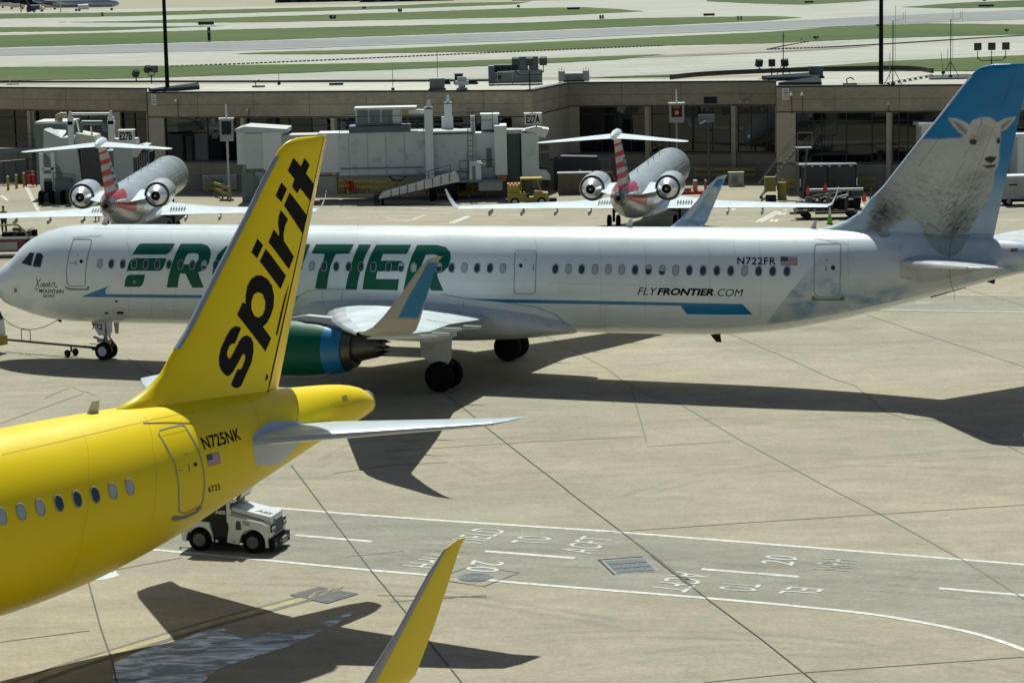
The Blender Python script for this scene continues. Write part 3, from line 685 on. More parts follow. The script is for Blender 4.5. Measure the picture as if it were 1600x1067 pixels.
# tail patch, painted legs of the goat that run down the skin, antennas
C6=lambda P:[(1360+x/6.667,340+y/6.667) for x,y in P]
fr.decal('tail_patch',lgrey,froot,loops=[C6([(315,440),(590,378),(900,430),(1390,500),(1100,560),(720,660),(510,680),(325,630)])],off=.006)
def leg_paint(name,P,shade_):
    fr.decal(name,mat('wool_print',(.42,.45,.37),.35,var=.35,scale=9,stretch=(3,3,1.2),coat=.3),froot,loops=[P],off=.005)
leg_paint('leg_print',C6([(575,180),(1060,186),(1005,270),(965,350),(900,398),(830,410),(750,385),(655,300)]),0)
leg_paint('leg_print',[(1374,365),(1394,366),(1392,370),(1380,372)],0)
lines(fr,froot,'rudder_seam',line,[C6([(580,178),(1300,186)]),C6([(582,176),(585,130),(632,42)]),C6([(882,185),(884,770)])],.6,.012)
for (px,py,w,h) in((1274,350,.13,.3),(985,345,.16,.34),(165,345,.16,.34)):
    x,z=fr.onside(px,py,0);q=MB();q.prism([fr.L(x-w,0,5.9),fr.L(x+w*.7,0,5.9),fr.L(x+w,0,5.9+h),fr.L(x+w*.3,0,5.9+h)],(0,.04,0));q.build('antenna',lgrey,froot)
for x,h in((21.9,.25),(12.0,.08),(31.2,.3)):
    pass
q=MB();q.prism([fr.L(31.5,0,1.8),fr.L(31.9,0,1.8),fr.L(31.95,0,1.5),fr.L(31.75,0,1.5)],(0,.04,0));q.build('antenna',dark,froot);q=MB();q.prism([fr.L(40.0,0,3.45),fr.L(41.3,0,3.8),fr.L(41.3,0,3.72),fr.L(40.0,0,3.33)],(0,.1,0));q.build('tail_skid',dark,froot);q=MB();q.prism([fr.L(42.0,0,3.98),fr.L(42.4,0,4.08),fr.L(42.35,0,3.88)],(0,.1,0));q.build('tail_skid',dark,froot)
q=MB();q.cyl(fr.L(44.55,0,4.85),fr.L(44.75,0,4.87),.3,.27,n=24);q.build('exhaust_ring',dsteel,froot,smooth=40)
fr.decal('vent',line,froot,loops=[C6([(1480,325),(1552,322),(1555,358),(1480,360)])],off=.012)
mb=MB();q=MB();v,f=text_tris('722',.02)
# number plate on the gear door, proud of its port face
a=np.array(fr.L(4.66,.345,1.5));q.add([(fr.L(4.62+.52*u,.337,1.5+.26*w)) for u,w in v],f);q.build('gear_number',black,[c for c in froot.children if c.name.startswith('nose_gear')][0],recalc=False)
# =============== the yellow airliner ===============
sp=Craft(-31.943,27.413,51.091,-.509,21.97,A321P)
spl=dict(body=ymat,belly=ymat,wing=wgrey,shark=ymat,eng=ymat,eng2=ymat,pylon=ymat,stab=mat('tail_blue_grey',(.5,.58,.62),.35,var=.06,scale=1,coat=.2),gearz=(0,0))
sroot,_=airliner(sp,'airliner','bright yellow airliner with black lettering up its fin, nearest the camera',spl)
F=fin(sp,sroot,ymat,defl=-30,le=mat('edge_blue_grey',(.36,.41,.45),.35,.2,coat=.3))
for o in [o for o in sroot.children_recursive if o.name.startswith('sharklet')]:bpy.data.objects.remove(o)
ws=[o for o in sroot.children if o.name.startswith('wing')]
def sh3(px,py,raw):
    c=np.tile(np.array([[.86,.64,.004]]),(len(px),1))
    P=[(724,836),(700,845),(676,882),(560,1110),(500,1110),(600,950),(660,850),(700,835)]
    k=(cov(px,py,[(718,838),(702,846),(695,856),(585,1067),(560,1110),(480,1110),(600,960),(680,840)],.5)*(raw[:,1]>17.0))[:,None]
    c=c*(1-k)+np.array([.36,.37,.37])*k
    inn=(raw[:,2]<4.3)[:,None];return np.where(inn,np.array([[.5,.52,.5]]),c)
painted_sharklet(sp,ws[0],sh3,fpaint,1,0);painted_sharklet(sp,ws[1],lambda px,py,raw:np.tile(np.array([[.86,.64,.004]]),(len(px),1)),fpaint,-1,0)
FA=lambda P:[(320+x/5.335,230+y/5.335) for x,y in P];FB=lambda P:[(320+x/5.333,420+y/5.333) for x,y in P]
SL=[[FA([(715,92),(778,165),(808,95),(850,152),(820,222),(890,318),(860,458),(772,345),(748,390),(705,335),(725,270),(668,200)])],
[FA([(615,298),(662,352),(615,462),(568,408)])],[FA([(685,382),(832,575),(828,600),(795,726),(638,490)])],
[FA([(612,528),(672,605),(650,650),(635,720),(638,783),(722,915),(682,1022),(510,795),(555,690),(598,748),(600,720),(590,640),(595,580)])],
[FA([(418,765),(465,820),(415,930),(368,880)])],[[(411.5,389.3),(443.2,431.3),(434.8,452.3),(402.1,409)]],
[FB([(300,280),(322,300),(322,230),(335,150),(365,90),(410,60),(450,58),(500,85),(540,140),(560,230),(555,320),(530,400),(500,455),(467,485),(537,580),(490,692),(252,385)]),FB([(425,198),(465,215),(488,280),(485,340),(465,390),(430,410),(395,395),(370,340),(370,270),(390,215)])],
[FB([(285,495),(265,485),(240,480),(205,500),(165,560),(120,660),(102,740),(105,810),(130,860),(165,895),(190,892),(220,860),(260,790),(290,730),(305,710),(322,725),(320,760),(300,820),(285,840),(260,838),(245,870),(205,965),(225,990),(260,995),(290,975),(330,880),(375,780),(390,690),(388,620),(370,575),(335,558),(305,565),(275,600),(240,670),(200,745),(185,750),(170,730),(170,690),(190,640),(215,625),(235,625)])]]
def fin_decal(cr,name,m,parent,loops,off=.01,step=.15):
    v,f=poly_tris(loops);P=[]
    for p in v:
        y=.1
        for _ in range(12):
            x,z=cr.onside(p[0],p[1],y);y=.5*y+.5*fside(x,z)
        P.append((x,z))
    bm=bmesh.new();vs=[bm.verts.new((p[0],0,p[1])) for p in P]
    for t in f:
        try:bm.faces.new([vs[i] for i in t])
        except ValueError:pass
    for ax in(0,2):
        lo=min(q.co[ax] for q in bm.verts);hi=max(q.co[ax] for q in bm.verts);c=math.ceil(lo/step)*step
        while c<hi:
            co=[0,0,0];no=[0,0,0];co[ax]=c;no[ax]=1;bmesh.ops.bisect_plane(bm,geom=bm.verts[:]+bm.edges[:]+bm.faces[:],plane_co=co,plane_no=no);c+=step
    vv=[]
    for i,q in enumerate(bm.verts):q.index=i;vv.append(cr.L(q.co.x,fside(q.co.x,q.co.z)+off,q.co.z))
    ff=[tuple(q.index for q in f.verts) for f in bm.faces];bm.free()
    return MB().add(vv,ff).build(name,m,parent,recalc=False)
for l in SL:fin_decal(sp,'lettering',black,F[0],l)
for l in ([(449,442),(447,450),(436.5,497),(430,526),(428.4,522),(433,500),(441,466)],[(414.5,584),(417,589),(413,596),(411.8,594)]):fin_decal(sp,'hinge_gap',black,F[0],[l],off=.008)
SC=lambda P:[(220+x/6.667,620+y/6.667) for x,y in P]
dt=mat('door_trim_olive',(.32,.33,.24),.5)
door(sp,sroot,[(245.2,678.5),(247,672.5),(262,668.4),(281.5,664),(286,665.7),(295,680),(305.5,698),(313,720.5),(316.7,740),(317,770),(314.5,786),(309,793),(285,802.5),(278,799),(277.7,780),(277.7,770),(275.5,747.5),(271,725),(262,707)],2.0,(303.2,725.7),3.0,[(266,812),(270,806),(286,806),(304,798.5),(311,788),(314,793),(306.6,801),(288,810),(271,814)],[SC([(482,702),(490,745),(495,790)]),SC([(440,600),(470,597)]),SC([(372,770),(425,765)])],dt)
lines(sp,sroot,'seam',mat('brown_strip',(.12,.06,.01),.5),[SC([(10,278),(260,272),(515,277)])],1.5,.012)
lines(sp,sroot,'panel_seam',mat('olive_seam',(.4,.33,.02),.5),[SC([(190,412),(460,345)]),[(0,710.5),(60,697),(160,674),(240,655),(300,643)],[(455,604),(462,625),(462,657)],[(520,638),(572,624)]],.6,.007)
lines(sp,sroot,'panel_seam',MT['olive_seam'],[[(222,650),(236,700),(242,760),(236,812)],[(120,668),(135,740),(128,830),(105,905)],[(385,625),(402,660),(398,740)]],.3,.006)
SLT(sp,sroot,'N725NK',(317.5,703.4),(376,687.6),(310.2,684.2),bold=.015,space=1.05)
SLT(sp,sroot,'6725',(324.5,769.8),(342.8,764.4),(322.7,760.8),bold=.01,space=1.1)
for m_,rt_ in BL:m_.build('small_lettering',black,rt_,recalc=False)
flag(sp,sroot,SC([(668,606),(803,576),(820,692),(687,725)]))
sp.decal('tail_patch',spl['stab'],sroot,loops=[[(393,700),(393,683),(400,672),(420,658),(464,658),(490,664),(470,690),(437,725),(430,727),(397,727)]],off=.006)
sp.decal('vent',mat('vent_olive',(.3,.24,.03),.6),sroot,loops=[[(531.5,619),(540,617.5),(541.5,625),(533.5,626.5)]])
cabin_windows(sp,sroot,[34.671+.533*i for i in range(-9,1)],['s','s','s','s','s','o','o','o','s','s'],rimm=mat('rim_olive',(.36,.38,.26),.5))
q=MB();x,z=sp.onside(141,640,0);q.prism([sp.L(x-.15,0,5.9),sp.L(x+.2,0,5.9),sp.L(x+.24,0,6.2),sp.L(x+.05,0,6.2)],(0,.04,0));q.build('antenna',lgrey,sroot)
q=MB();q.cyl(sp.L(44.45,0,4.85),sp.L(44.7,0,4.86),.35,.30,n=28);q.build('exhaust_ring',mat('exhaust_grey',(.17,.19,.19),.5),sroot,smooth=40)
# ---------------- ground ----------------
def gmat(name,c1,c2,sc=1.,joint=None,rough=.88,stain=.5,slab=0.,streak=1.):
    m=bpy.data.materials.new(name);m.use_nodes=True;nt=m.node_tree;b=nt.nodes['Principled BSDF'];b.inputs['Roughness'].default_value=rough;b.inputs['Specular IOR Level'].default_value=.3
    tc=nt.nodes.new('ShaderNodeTexCoord')
    def mp(s,r=0):
        n=nt.nodes.new('ShaderNodeMapping');n.inputs['Scale'].default_value=s;n.inputs['Rotation'].default_value=(0,0,r);nt.links.new(tc.outputs['Object'],n.inputs[0]);return n.outputs[0]
    def noi(s,v,d=6,rg=.6):
        n=nt.nodes.new('ShaderNodeTexNoise');n.inputs['Scale'].default_value=s;n.inputs['Detail'].default_value=d;n.inputs['Roughness'].default_value=rg;nt.links.new(v,n.inputs[0]);return n.outputs['Fac']
    def mr(v,a,b_,c,d):
        n=nt.nodes.new('ShaderNodeMapRange');n.inputs[1].default_value=a;n.inputs[2].default_value=b_;n.inputs[3].default_value=c;n.inputs[4].default_value=d;nt.links.new(v,n.inputs[0]);return n.outputs[0]
    def mix(f,a,b_,bl='MIX'):
        n=nt.nodes.new('ShaderNodeMix');n.data_type='RGBA';n.blend_type=bl
        for i,v in((0,f),(6,a),(7,b_)):
            if isinstance(v,float):n.inputs[i].default_value=v
            elif isinstance(v,tuple):n.inputs[i].default_value=(*v,1)
            else:nt.links.new(v,n.inputs[i])
        return n.outputs[2]
    big=noi(.055*sc,mp((1,1,1)),4);mid=noi(.5*sc,mp((.45,1,1),.1),8,.7);fine=noi(9*sc,mp((.8,1,1)),5,.85);st=noi(1.3*sc,mp((.09,1.,1),R(-4)),8,.7);st2=noi(.9*sc,mp((.07,1.1,1),R(24)),6,.65)
    c=mix(mr(big,.35,.65,0,1),c1,c2)
    k=lambda v,lo,hi,a,bb:mr(v,lo,hi,a,bb)
    def mul(col,f):
        n=nt.nodes.new('ShaderNodeVectorMath');n.operation='SCALE';nt.links.new(col,n.inputs[0]);nt.links.new(f,n.inputs['Scale']);return n.outputs[0]
    c=mul(c,k(mid,.3,.7,.84,1.15));c=mul(c,k(fine,.25,.75,.68,1.32));mot=noi(2.2*sc,mp((.7,1,1),1.1),8,.75);c=mul(c,k(mot,.3,.7,.88,1.12))
    c=mul(c,k(st,.3,.72,1-.12*streak,1+.14*streak));c=mul(c,k(st2,.35,.7,1-.05*streak,1+.07*streak))
    dk=noi(.22*sc,mp((1,1,1),.7),7,.75);c=mul(c,k(dk,.56,.76,1.,1-.38*stain))
    if slab:
        br=nt.nodes.new('ShaderNodeTexBrick');br.inputs['Scale'].default_value=1;br.inputs['Mortar Size'].default_value=0.;br.inputs['Brick Width'].default_value=slab;br.inputs['Row Height'].default_value=slab;br.offset=0
        br.inputs['Color1'].default_value=(.965,.965,.965,1);br.inputs['Color2'].default_value=(1.03,1.03,1.03,1);nt.links.new(mp((1,1,1),-joint),br.inputs[0])
        c=mix(1.,c,br.outputs[0],'MULTIPLY')
    nt.links.new(c,b.inputs['Base Color'])
    bp=nt.nodes.new('ShaderNodeBump');bp.inputs['Strength'].default_value=.25;bp.inputs['Distance'].default_value=.01;nt.links.new(fine,bp.inputs['Height']);nt.links.new(bp.outputs[0],b.inputs['Normal'])
    MT[name]=m;return m
_a=G(878.6,760);_b=G(1191,1000);JA=math.atan2(_b[1]-_a[1],_b[0]-_a[0])
apron=gmat('apron_concrete',(.345,.302,.214),(.296,.268,.198),joint=JA,slab=7.6,streak=.5,stain=.85)
q=MB();q.add([(-2600,-80,0),(2600,-80,0),(6000,12000,0),(-6000,12000,0)],[(0,1,2,3)]);tag(q.build('apron',apron,recalc=False),kind='structure')
def gp(P,z=.004,px=True):
    return [tuple(G(*p)[:2])+(z,) if px else (p[0],p[1],z) for p in P]
def gsheet(name,m,polys,z,kind='structure'):
    q=MB()
    for P in polys:
        W=gp(P,z);tr=tessellate_polygon([[Vector((p[0],p[1],0)) for p in W]]);q.add(W,[tuple(t) for t in tr])
    o=q.build(name,m,recalc=False)
    return tag(o,kind=kind)
def gline(q,P,w,z,px=True):
    W=[np.array(p[:2]) for p in gp(P,0,px)]
    n=len(W);L=[];Rr=[]
    for i in range(n):
        a=W[max(i-1,0)];b=W[min(i+1,n-1)];d=(b-a)/np.linalg.norm(b-a);nn=np.array([-d[1],d[0]])*w/2
        L.append(W[i]+nn);Rr.append(W[i]-nn)
    v=[(*p,z) for p in L+Rr];q.add(v,[(i,i+1,n+i+1,n+i) for i in range(n-1)])
def catm(P,k=6):
    P=[np.array(p,float) for p in P];o=[]
    for i in range(len(P)-1):
        a=P[max(i-1,0)];b=P[i];c=P[i+1];d=P[min(i+2,len(P)-1)]
        for j in range(k):
            t=j/k;o.append(.5*((2*b)+(c-a)*t+(2*a-5*b+4*c-d)*t*t+(3*b-a-3*c+d)*t**3))
    return o+[P[-1]]
W3=catm([(100,838),(180,852),(233,858),(371,871),(560,889),(665,898),(761,906),(850,914),(1112,935),(1275,950),(1372,961),(1470,978),(1535,993),(1600,1015),(1680,1050)],5)
W1=[(250,778),(413,792),(560,804),(700,814),(950,830),(1275,856),(1600,882),(1750,893)]
road=gmat('service_road_surface',(.278,.258,.20),(.246,.232,.187),streak=.8,stain=.6)
gsheet('service_road',road,[[tuple(p) for p in W3]+W1[::-1]],.004)
gsheet('service_road',road,[[(1350,486),(1650,491),(1650,461),(1440,459)]],.004)
paint=mat('road_marking_paint',(.62,.62,.56),.8,var=.3,scale=5,dirt=(.34,.33,.28))
faded=mat('worn_marking_paint',(.50,.49,.42),.85,var=.3,scale=3,dirt=(.33,.31,.25))
ypaint=mat('yellow_line_paint',(.38,.32,.15),.8,var=.3,scale=2,dirt=(.3,.27,.18))
bpaint=mat('black_line_paint',(.15,.148,.13),.85,var=.35,scale=3,dirt=(.25,.24,.2))
q=MB()
gline(q,W1,.19,.009);gline(q,[tuple(p) for p in W3 if p[0]<717],.19,.009);gline(q,[tuple(p) for p in W3 if p[0]>758],.19,.009)
for P in([(461,836),(581,846)],[(758,861),(898,872)],[(1096,889),(1248,901)],[(1467,919),(1600,930),(1640,934)],[(250,822),(300,826)]):gline(q,P,.2,.009)
gline(q,[(1370,484),(1600,488),(1700,490)],.16,.009);gline(q,[(1480,461),(1600,462),(1700,463)],.16,.009);gline(q,[(1431,473),(1453,473)],.16,.009)
# stand markings near the regional jets
for P in([(1182,347),(1214,330)],[(1189,347),(1220,331)],[(1204,347),(1208,343)],[(1211,347),(1215,343)],[(1217,336),(1222,333)],[(1223,336),(1228,333)],[(1225,330),(1229,328)],[(1145,329),(1147,326)],[(702,349),(730,338)],[(708,349),(735,338)],[(1345,319),(1358,327)],[(2,306),(12,314)]):gline(q,P,.22,.009)
tag(q.build('road_marking',paint,recalc=False),kind='structure')
q=MB()
for P in([(0,352),(160,342),(400,322)],[(520,330),(700,333),(850,338)],[(640,345),(665,336)],[(1120,347),(1330,340),(1600,345)],[(540,342),(600,340),(640,346)],[(1567,322),(1600,326)],[(1030,325),(1330,318)],[(60,330),(40,290)],[(600,323),(740,331)]):gline(q,P,.3,.008)
tag(q.build('worn_marking',faded,recalc=False),kind='structure')
def gtext(q,body,o,r,u,z=.015,bold=.0):
    v,f=text_tris(body,bold,0,1.12);o,r,u=[G(*p) for p in(o,r,u)];W=o+v[:,:1]*(r-o)+v[:,1:]*(u-o);W[:,2]=z;q.add([tuple(p) for p in W],f)
q=MB()
# reading away from the camera: letter tops point left
gtext(q,'YIELD',(746,852),(793.5,829),(697,847.5),bold=0.)
gtext(q,'TO',(850,851),(865,840),(797,848),bold=0.)
gtext(q,'ACFT',(924,866),(961,842.5),(873,861),bold=0.)
gtext(q,'20',(739,875),(725,891.5),(790,878.5),bold=0.)
gtext(q,'MPH',(672,866),(629,884),(722,870.5),bold=0.)
# the other lane, reading toward the camera, tops to the right
gtext(q,'YIELD',(1228,901),(1174,930),(1290,906),bold=0.) if False else None
gtext(q,'ACFT',(1056,893),(1014,920),(1112,899),bold=0.)
gtext(q,'TO',(1132,910),(1120,921),(1191,914),bold=0.)
gtext(q,'EL',(1233,917),(1215,927),(1288,921),bold=0.)
gtext(q,'20',(1238,884.5),(1249,871),(1187,880),bold=0.)
q.build('lettering',mat('lettering_paint',(.56,.57,.52),.85,var=.15,scale=4,dirt=(.3,.29,.25)),recalc=False);tag(bpy.data.objects['lettering.'+sorted([o.name for o in bpy.data.objects if o.name.startswith('lettering')])[-1].split('.')[-1]] if False else C.objects[-1],kind='structure')
C.objects[-1].name='road_lettering'
q=MB();gtext(q,'MPH',(1328,893),(1340,876),(1270,889));gtext(q,'Y',(1255,908),(1245,914),(1300,912)) if False else None
tag(q.build('worn_lettering',mat('faint_lettering',(.4,.39,.33),.9,var=.4,scale=5,dirt=(.28,.27,.23)),recalc=False),kind='structure')
# yellow lead-in line with black edges and a stand number panel
yl=[(-40,1096),(100,1043.5),(240,1001),(330,974),(420,950),(487,932)]
q=MB();gline(q,yl,.62,.009);tag(q.build('line_border',bpaint,recalc=False),kind='structure')
q=MB();gline(q,yl[:-1]+[(478,934.5)],.3,.013);tag(q.build('yellow_line',ypaint,recalc=False),kind='structure')
gsheet('stand_number_panel',mat('panel_paint',(.10,.105,.10),.85,var=.35,scale=3,dirt=(.24,.23,.2)),[[(452,930),(499,917),(561,928),(511,943)]],.018)
q=MB();gtext(q,'E27',(480,936),(528,925),(492,926),.025);tag(q.build('stand_number',ypaint,recalc=False),kind='structure')
# joints and cracks
sealm=mat('joint_sealant',(.085,.08,.068),.8,var=.3,scale=4);crackm=mat('crack_fill',(.20,.18,.14),.9)
q=MB()
for P in([(455,727),(510,800),(577,888),(634,957),(722,1067),(760,1112)],[(690,612),(716,632),(736,647),(751,661),(830,723),(878.6,760),(898,776),(950,815),(1018,867),(1109,939),(1191,1000),(1275,1067),(1320,1100)],[(137.7,907),(157,980),(176,1035),(185,1080)]):
    gline(q,P,.034,.022)
gline(q,[(1018,867),(1050,893),(1080,916)],.09,.026);gline(q,[(1058,902),(1068,903),(1077,906)],.07,.026)
tag(q.build('expansion_joint',sealm,recalc=False),kind='structure')
q=MB()
for P in([(847,522),(905,553),(948,576),(979,600),(1013,618),(1060,630),(1161,690),(1291,760),(1373,802),(1503,874),(1594,932),(1680,985)],[(1138,521),(1229,559),(1296,590),(1337,603),(1384,644),(1421,656),(1475,656)],[(1455,655),(1543,681),(1640,730)],[(1354,492),(1448,524),(1600,573),(1700,605)],[(1500,449),(1600,478),(1680,502)],
 [(181,890),(285,871)],[(600,705),(840,690),(1000,682)],[(945,832),(1160,817),(1600,789)],[(1100,1066),(1250,1051),(1600,1026)],[(0,1003),(140,985)],[(610,940),(760,930)],[(540,870),(630,861)],[(1140,690),(1010,698)],[(590,930),(760,933)],[(0,662),(60,640),(130,615)],[(70,622),(110,605),(150,618)],[(520,740),(600,728),(700,722)],[(985,602),(1010,690)],[(200,560),(260,600),(300,650)]):gline(q,P,.05,.011)
tag(q.build('concrete_crack',crackm,recalc=False),kind='structure')
# wet patch under the yellow tail
wet=bpy.data.materials.new('wet_stain');wet.use_nodes=True;nt=wet.node_tree;b=nt.nodes['Principled BSDF'];tc=nt.nodes.new('ShaderNodeTexCoord');n=nt.nodes.new('ShaderNodeTexNoise');n.inputs['Scale'].default_value=1.7;n.inputs['Detail'].default_value=12;n.inputs['Roughness'].default_value=.7;n.inputs['Distortion'].default_value=1.2
mpn=nt.nodes.new('ShaderNodeMapping');mpn.inputs['Rotation'].default_value=(0,0,-.5);mpn.inputs['Scale'].default_value=(.5,1.2,1);nt.links.new(tc.outputs['Object'],mpn.inputs[0]);nt.links.new(mpn.outputs[0],n.inputs[0])
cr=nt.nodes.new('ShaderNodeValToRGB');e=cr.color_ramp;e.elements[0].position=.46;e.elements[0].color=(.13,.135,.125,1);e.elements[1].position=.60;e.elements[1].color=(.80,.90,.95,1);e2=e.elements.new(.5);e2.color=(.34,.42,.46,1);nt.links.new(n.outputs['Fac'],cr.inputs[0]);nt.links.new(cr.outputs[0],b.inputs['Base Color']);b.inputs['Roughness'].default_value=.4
n3=nt.nodes.new('ShaderNodeTexNoise');n3.inputs['Scale'].default_value=.55;n3.inputs['Detail'].default_value=12;n3.inputs['Roughness'].default_value=.7;nt.links.new(mpn.outputs[0],n3.inputs[0]);r3=nt.nodes.new('ShaderNodeMapRange');r3.inputs[1].default_value=.40;r3.inputs[2].default_value=.47;nt.links.new(n3.outputs['Fac'],r3.inputs[0]);nt.links.new(r3.outputs[0],b.inputs['Alpha'])
gsheet('wet_stain',wet,[[(175,1090),(178,1035),(230,1012),(280,1000),(320,985),(350,982),(375,991),(420,985),(470,981),(515,970),(545,957),(552,958),(530,972),(495,990),(450,1010),(400,1025),(340,1045),(290,1090)]],.006,kind='structure')
gsheet('pale_stain',mat('pale_stain',(.5,.55,.52),.6,var=.15,scale=4),[[(138,907),(150,899),(168,893),(176,895),(180,891),(187,899),(165,905)]],.006)
# darker resurfaced patches
# tyre marks and small oil spots
tm=bpy.data.materials.new('tyre_mark');tm.use_nodes=True;nt=tm.node_tree;b=nt.nodes['Principled BSDF'];b.inputs['Base Color'].default_value=(.13,.125,.11,1);b.inputs['Roughness'].default_value=.9
n=nt.nodes.new('ShaderNodeTexNoise');n.inputs['Scale'].default_value=.35;n.inputs['Detail'].default_value=9;n.inputs['Roughness'].default_value=.8;tc=nt.nodes.new('ShaderNodeTexCoord');nt.links.new(tc.outputs['Object'],n.inputs[0])
r=nt.nodes.new('ShaderNodeMapRange');r.inputs[1].default_value=.42;r.inputs[2].default_value=.75;r.inputs[4].default_value=.22;nt.links.new(n.outputs['Fac'],r.inputs[0]);nt.links.new(r.outputs[0],b.inputs['Alpha'])
q=MB()
for P in([(700,700),(900,670),(1200,650),(1600,640)],[(640,760),(900,735),(1200,725),(1600,735)],[(500,720),(560,690),(640,690),(760,740)],[(900,800),(1100,740),(1350,715),(1600,700)],[(0,610),(200,600),(420,612)],[(1000,560),(1200,545),(1600,560)],[(1050,530),(1300,540),(1600,520)],[(300,900),(500,905),(700,925),(1000,975)],[(400,840),(700,862),(1000,882),(1400,915),(1600,935)],[(400,822),(700,842),(1000,860),(1400,890),(1600,905)],[(720,1000),(1000,985),(1300,1000),(1600,1050)],[(900,1040),(1100,1010),(1300,1015)],[(300,345),(520,338),(700,342)],[(520,320),(700,328),(900,345)]):
    cp=catm(P,8);gline(q,cp,.28,.0125 if P[0][1]>800 else .006)
    gline(q,[(x,y+f) for (x,y),f in zip(cp,[11]*len(cp))] if P[0][1]>500 else cp[:2],.24,.0125 if P[0][1]>800 else .006)
tag(q.build('tyre_mark',tm,recalc=False),kind='structure')
q=MB();rnd=random.Random(11)
for i in range(0):
    px=rnd.uniform(0,1600);py=rnd.uniform(310,1060);g0=G(px,py);s_=rnd.uniform(.06,.22)*(1 if py>500 else 2)
    V=[(g0[0]+s_*math.cos(a)*rnd.uniform(.6,1.3),g0[1]+s_*math.sin(a)*rnd.uniform(.6,1.3),.0155) for a in [k*math.pi/4 for k in range(8)]];q.add(V,[tuple(range(8))])
# drain grate and manhole
gr=thing('drain_grate','square steel drain cover of sixteen panels set in the service road','drain',tuple(G(982,883)))
def gbox(q,P,h,m=0,z0=0):
    W=[np.array([*G(*p)[:2],z0]) for p in P];q.prism([tuple(w) for w in W],(0,0,h),m)
inv=np.array(gr.location)
def rel(q,o):q.v=[tuple(np.array(p)-np.array(o)) for p in q.v];return q
c=[(945,877),(1006,872.5),(1024,892),(964,896)]
f4=lambda u,v:tuple((np.array(c[0])*(1-u)+np.array(c[1])*u)*(1-v)+(np.array(c[3])*(1-u)+np.array(c[2])*u)*v)
q=MB();gbox(q,[f4(-.09,-.1),f4(1.12,-.1),f4(1.12,1.06),f4(-.09,1.06)],.01);rel(q,inv).build('frame',mat('grate_frame',(.17,.175,.17),.6,var=.15),gr)
q=MB();gbox(q,[f4(-.13,-.16),f4(1.0,-.16),f4(1.0,-.11),f4(-.10,-.11)],.013);gbox(q,[f4(-.13,-.16),f4(-.09,-.16),f4(-.08,1.1),f4(-.12,1.1)],.013);rel(q,inv).build('gap',black,gr)
for i in range(4):
    for j in range(3):
        q=MB();gbox(q,[f4(i/4+.012,j/3+.02),f4((i+1)/4-.012,j/3+.02),f4((i+1)/4-.012,(j+1)/3-.02),f4(i/4+.012,(j+1)/3-.02)],.022);rel(q,inv).build('panel',mat('grate_steel',(.05,.07,.085),.6,0.,var=.25,scale=5),gr)
mo=G(743,902);mh=thing('manhole_cover','round ribbed manhole cover beside the service road edge line','manhole',tuple(mo))
q=MB();q.cyl((0,0,0),(0,0,.018),.46,n=40);q.build('frame',mat('cast_iron',(.09,.11,.12),.6,.3,var=.2,scale=5),mh)
for r in(.38,.26,.14):
    q=MB();n=40;q.add([(r*math.cos(2*math.pi*i/n)*k,r*math.sin(2*math.pi*i/n)*k,.024) for k in(1,.82) for i in range(n)],[(i,(i+1)%n,n+(i+1)%n,n+i) for i in range(n)]);q.build('rib',mat('rib_iron',(.05,.06,.065),.6),mh,recalc=False)
q=MB()
for P in([(694,899),(738,884),(811,895),(756,916),(694,907)],):gline(q,P,.05,.012)
tag(q.build('patch_joint',sealm,recalc=False),kind='structure')
# ---------------- airfield beyond the terminal ----------------
def ext(P,l=-300,r=1900):
    a,b=P[0],P[1];s=(b[1]-a[1])/(b[0]-a[0]);L=(l,a[1]+(l-a[0])*s);a,b=P[-2],P[-1];s=(b[1]-a[1])/(b[0]-a[0]);return [L]+P+[(r,b[1]+(r-b[0])*s)]
taxi=gmat('taxiway_concrete',(.405,.405,.345),(.345,.35,.30),sc=.3,streak=.6,stain=.3)
far0=[(-200,132),(230,128),(880,122),(1200,118),(1600,112),(1900,108)]
gsheet('taxiway',taxi,[far0+[(1900,0),(1900,-18),(-200,22),(-200,60)]],.03)
grass=gmat('mown_grass',(.036,.088,.010),(.085,.105,.024),sc=.12,rough=.95,streak=.5,stain=.4)
def rough_edge(P):
    o=[]
    for i in range(len(P)):
        a=np.array(P[i],float);b=np.array(P[(i+1)%len(P)],float);n=max(1,int(abs(b[0]-a[0])/9))
        for k in range(n):
            p=a+(b-a)*k/n;o.append((p[0],p[1]+(random.uniform(-.22,.22) if 0<k else 0)))
    return o
def grs(P,z=.12):
    P=rough_edge(P)
    gsheet('grass',grass,[P],z,'structure')
grs([(-200,108),(0,106),(200,104.5),(400,102.5),(600,99.5),(800,94),(950,89),(1040,86),(960,94.5),(800,102.5),(600,110),(400,117),(200,123.5),(0,127.5),(-200,131)])
grs([(900,123),(1060,117),(1200,109),(1290,104),(1400,96),(1600,87.5),(1900,75),(1900,100),(1600,112),(1200,112.5),(1060,121)])
grs([(-200,60),(0,56),(200,51.5),(400,46),(800,37),(1000,29),(1200,26),(1253,28),(1200,33),(1000,42),(800,50),(400,64),(0,75),(-200,80)])
grs([(362,85.5),(410,82.5),(600,77.5),(800,69),(1000,60),(1200,51),(1300,43),(1450,37.5),(1600,39.5),(1900,40),(1900,44),(1600,54.5),(1400,60),(1200,68.5),(1000,73),(800,81),(600,84),(500,86)])
grs([(-200,44),(0,43.5),(200,43),(361,41),(250,45),(150,49),(0,51),(-200,54)])
grs([(88,35.5),(200,34),(400,27),(600,21),(800,14),(910,12),(960,14.5),(1007,18.5),(900,24),(800,28),(600,32),(400,35.7),(250,36.5)])
grs([(-200,26),(0,22),(200,20),(400,14.5),(600,10),(700,5.5),(830,3),(800,8),(600,15),(400,20.5),(200,26),(0,30),(-200,34)])
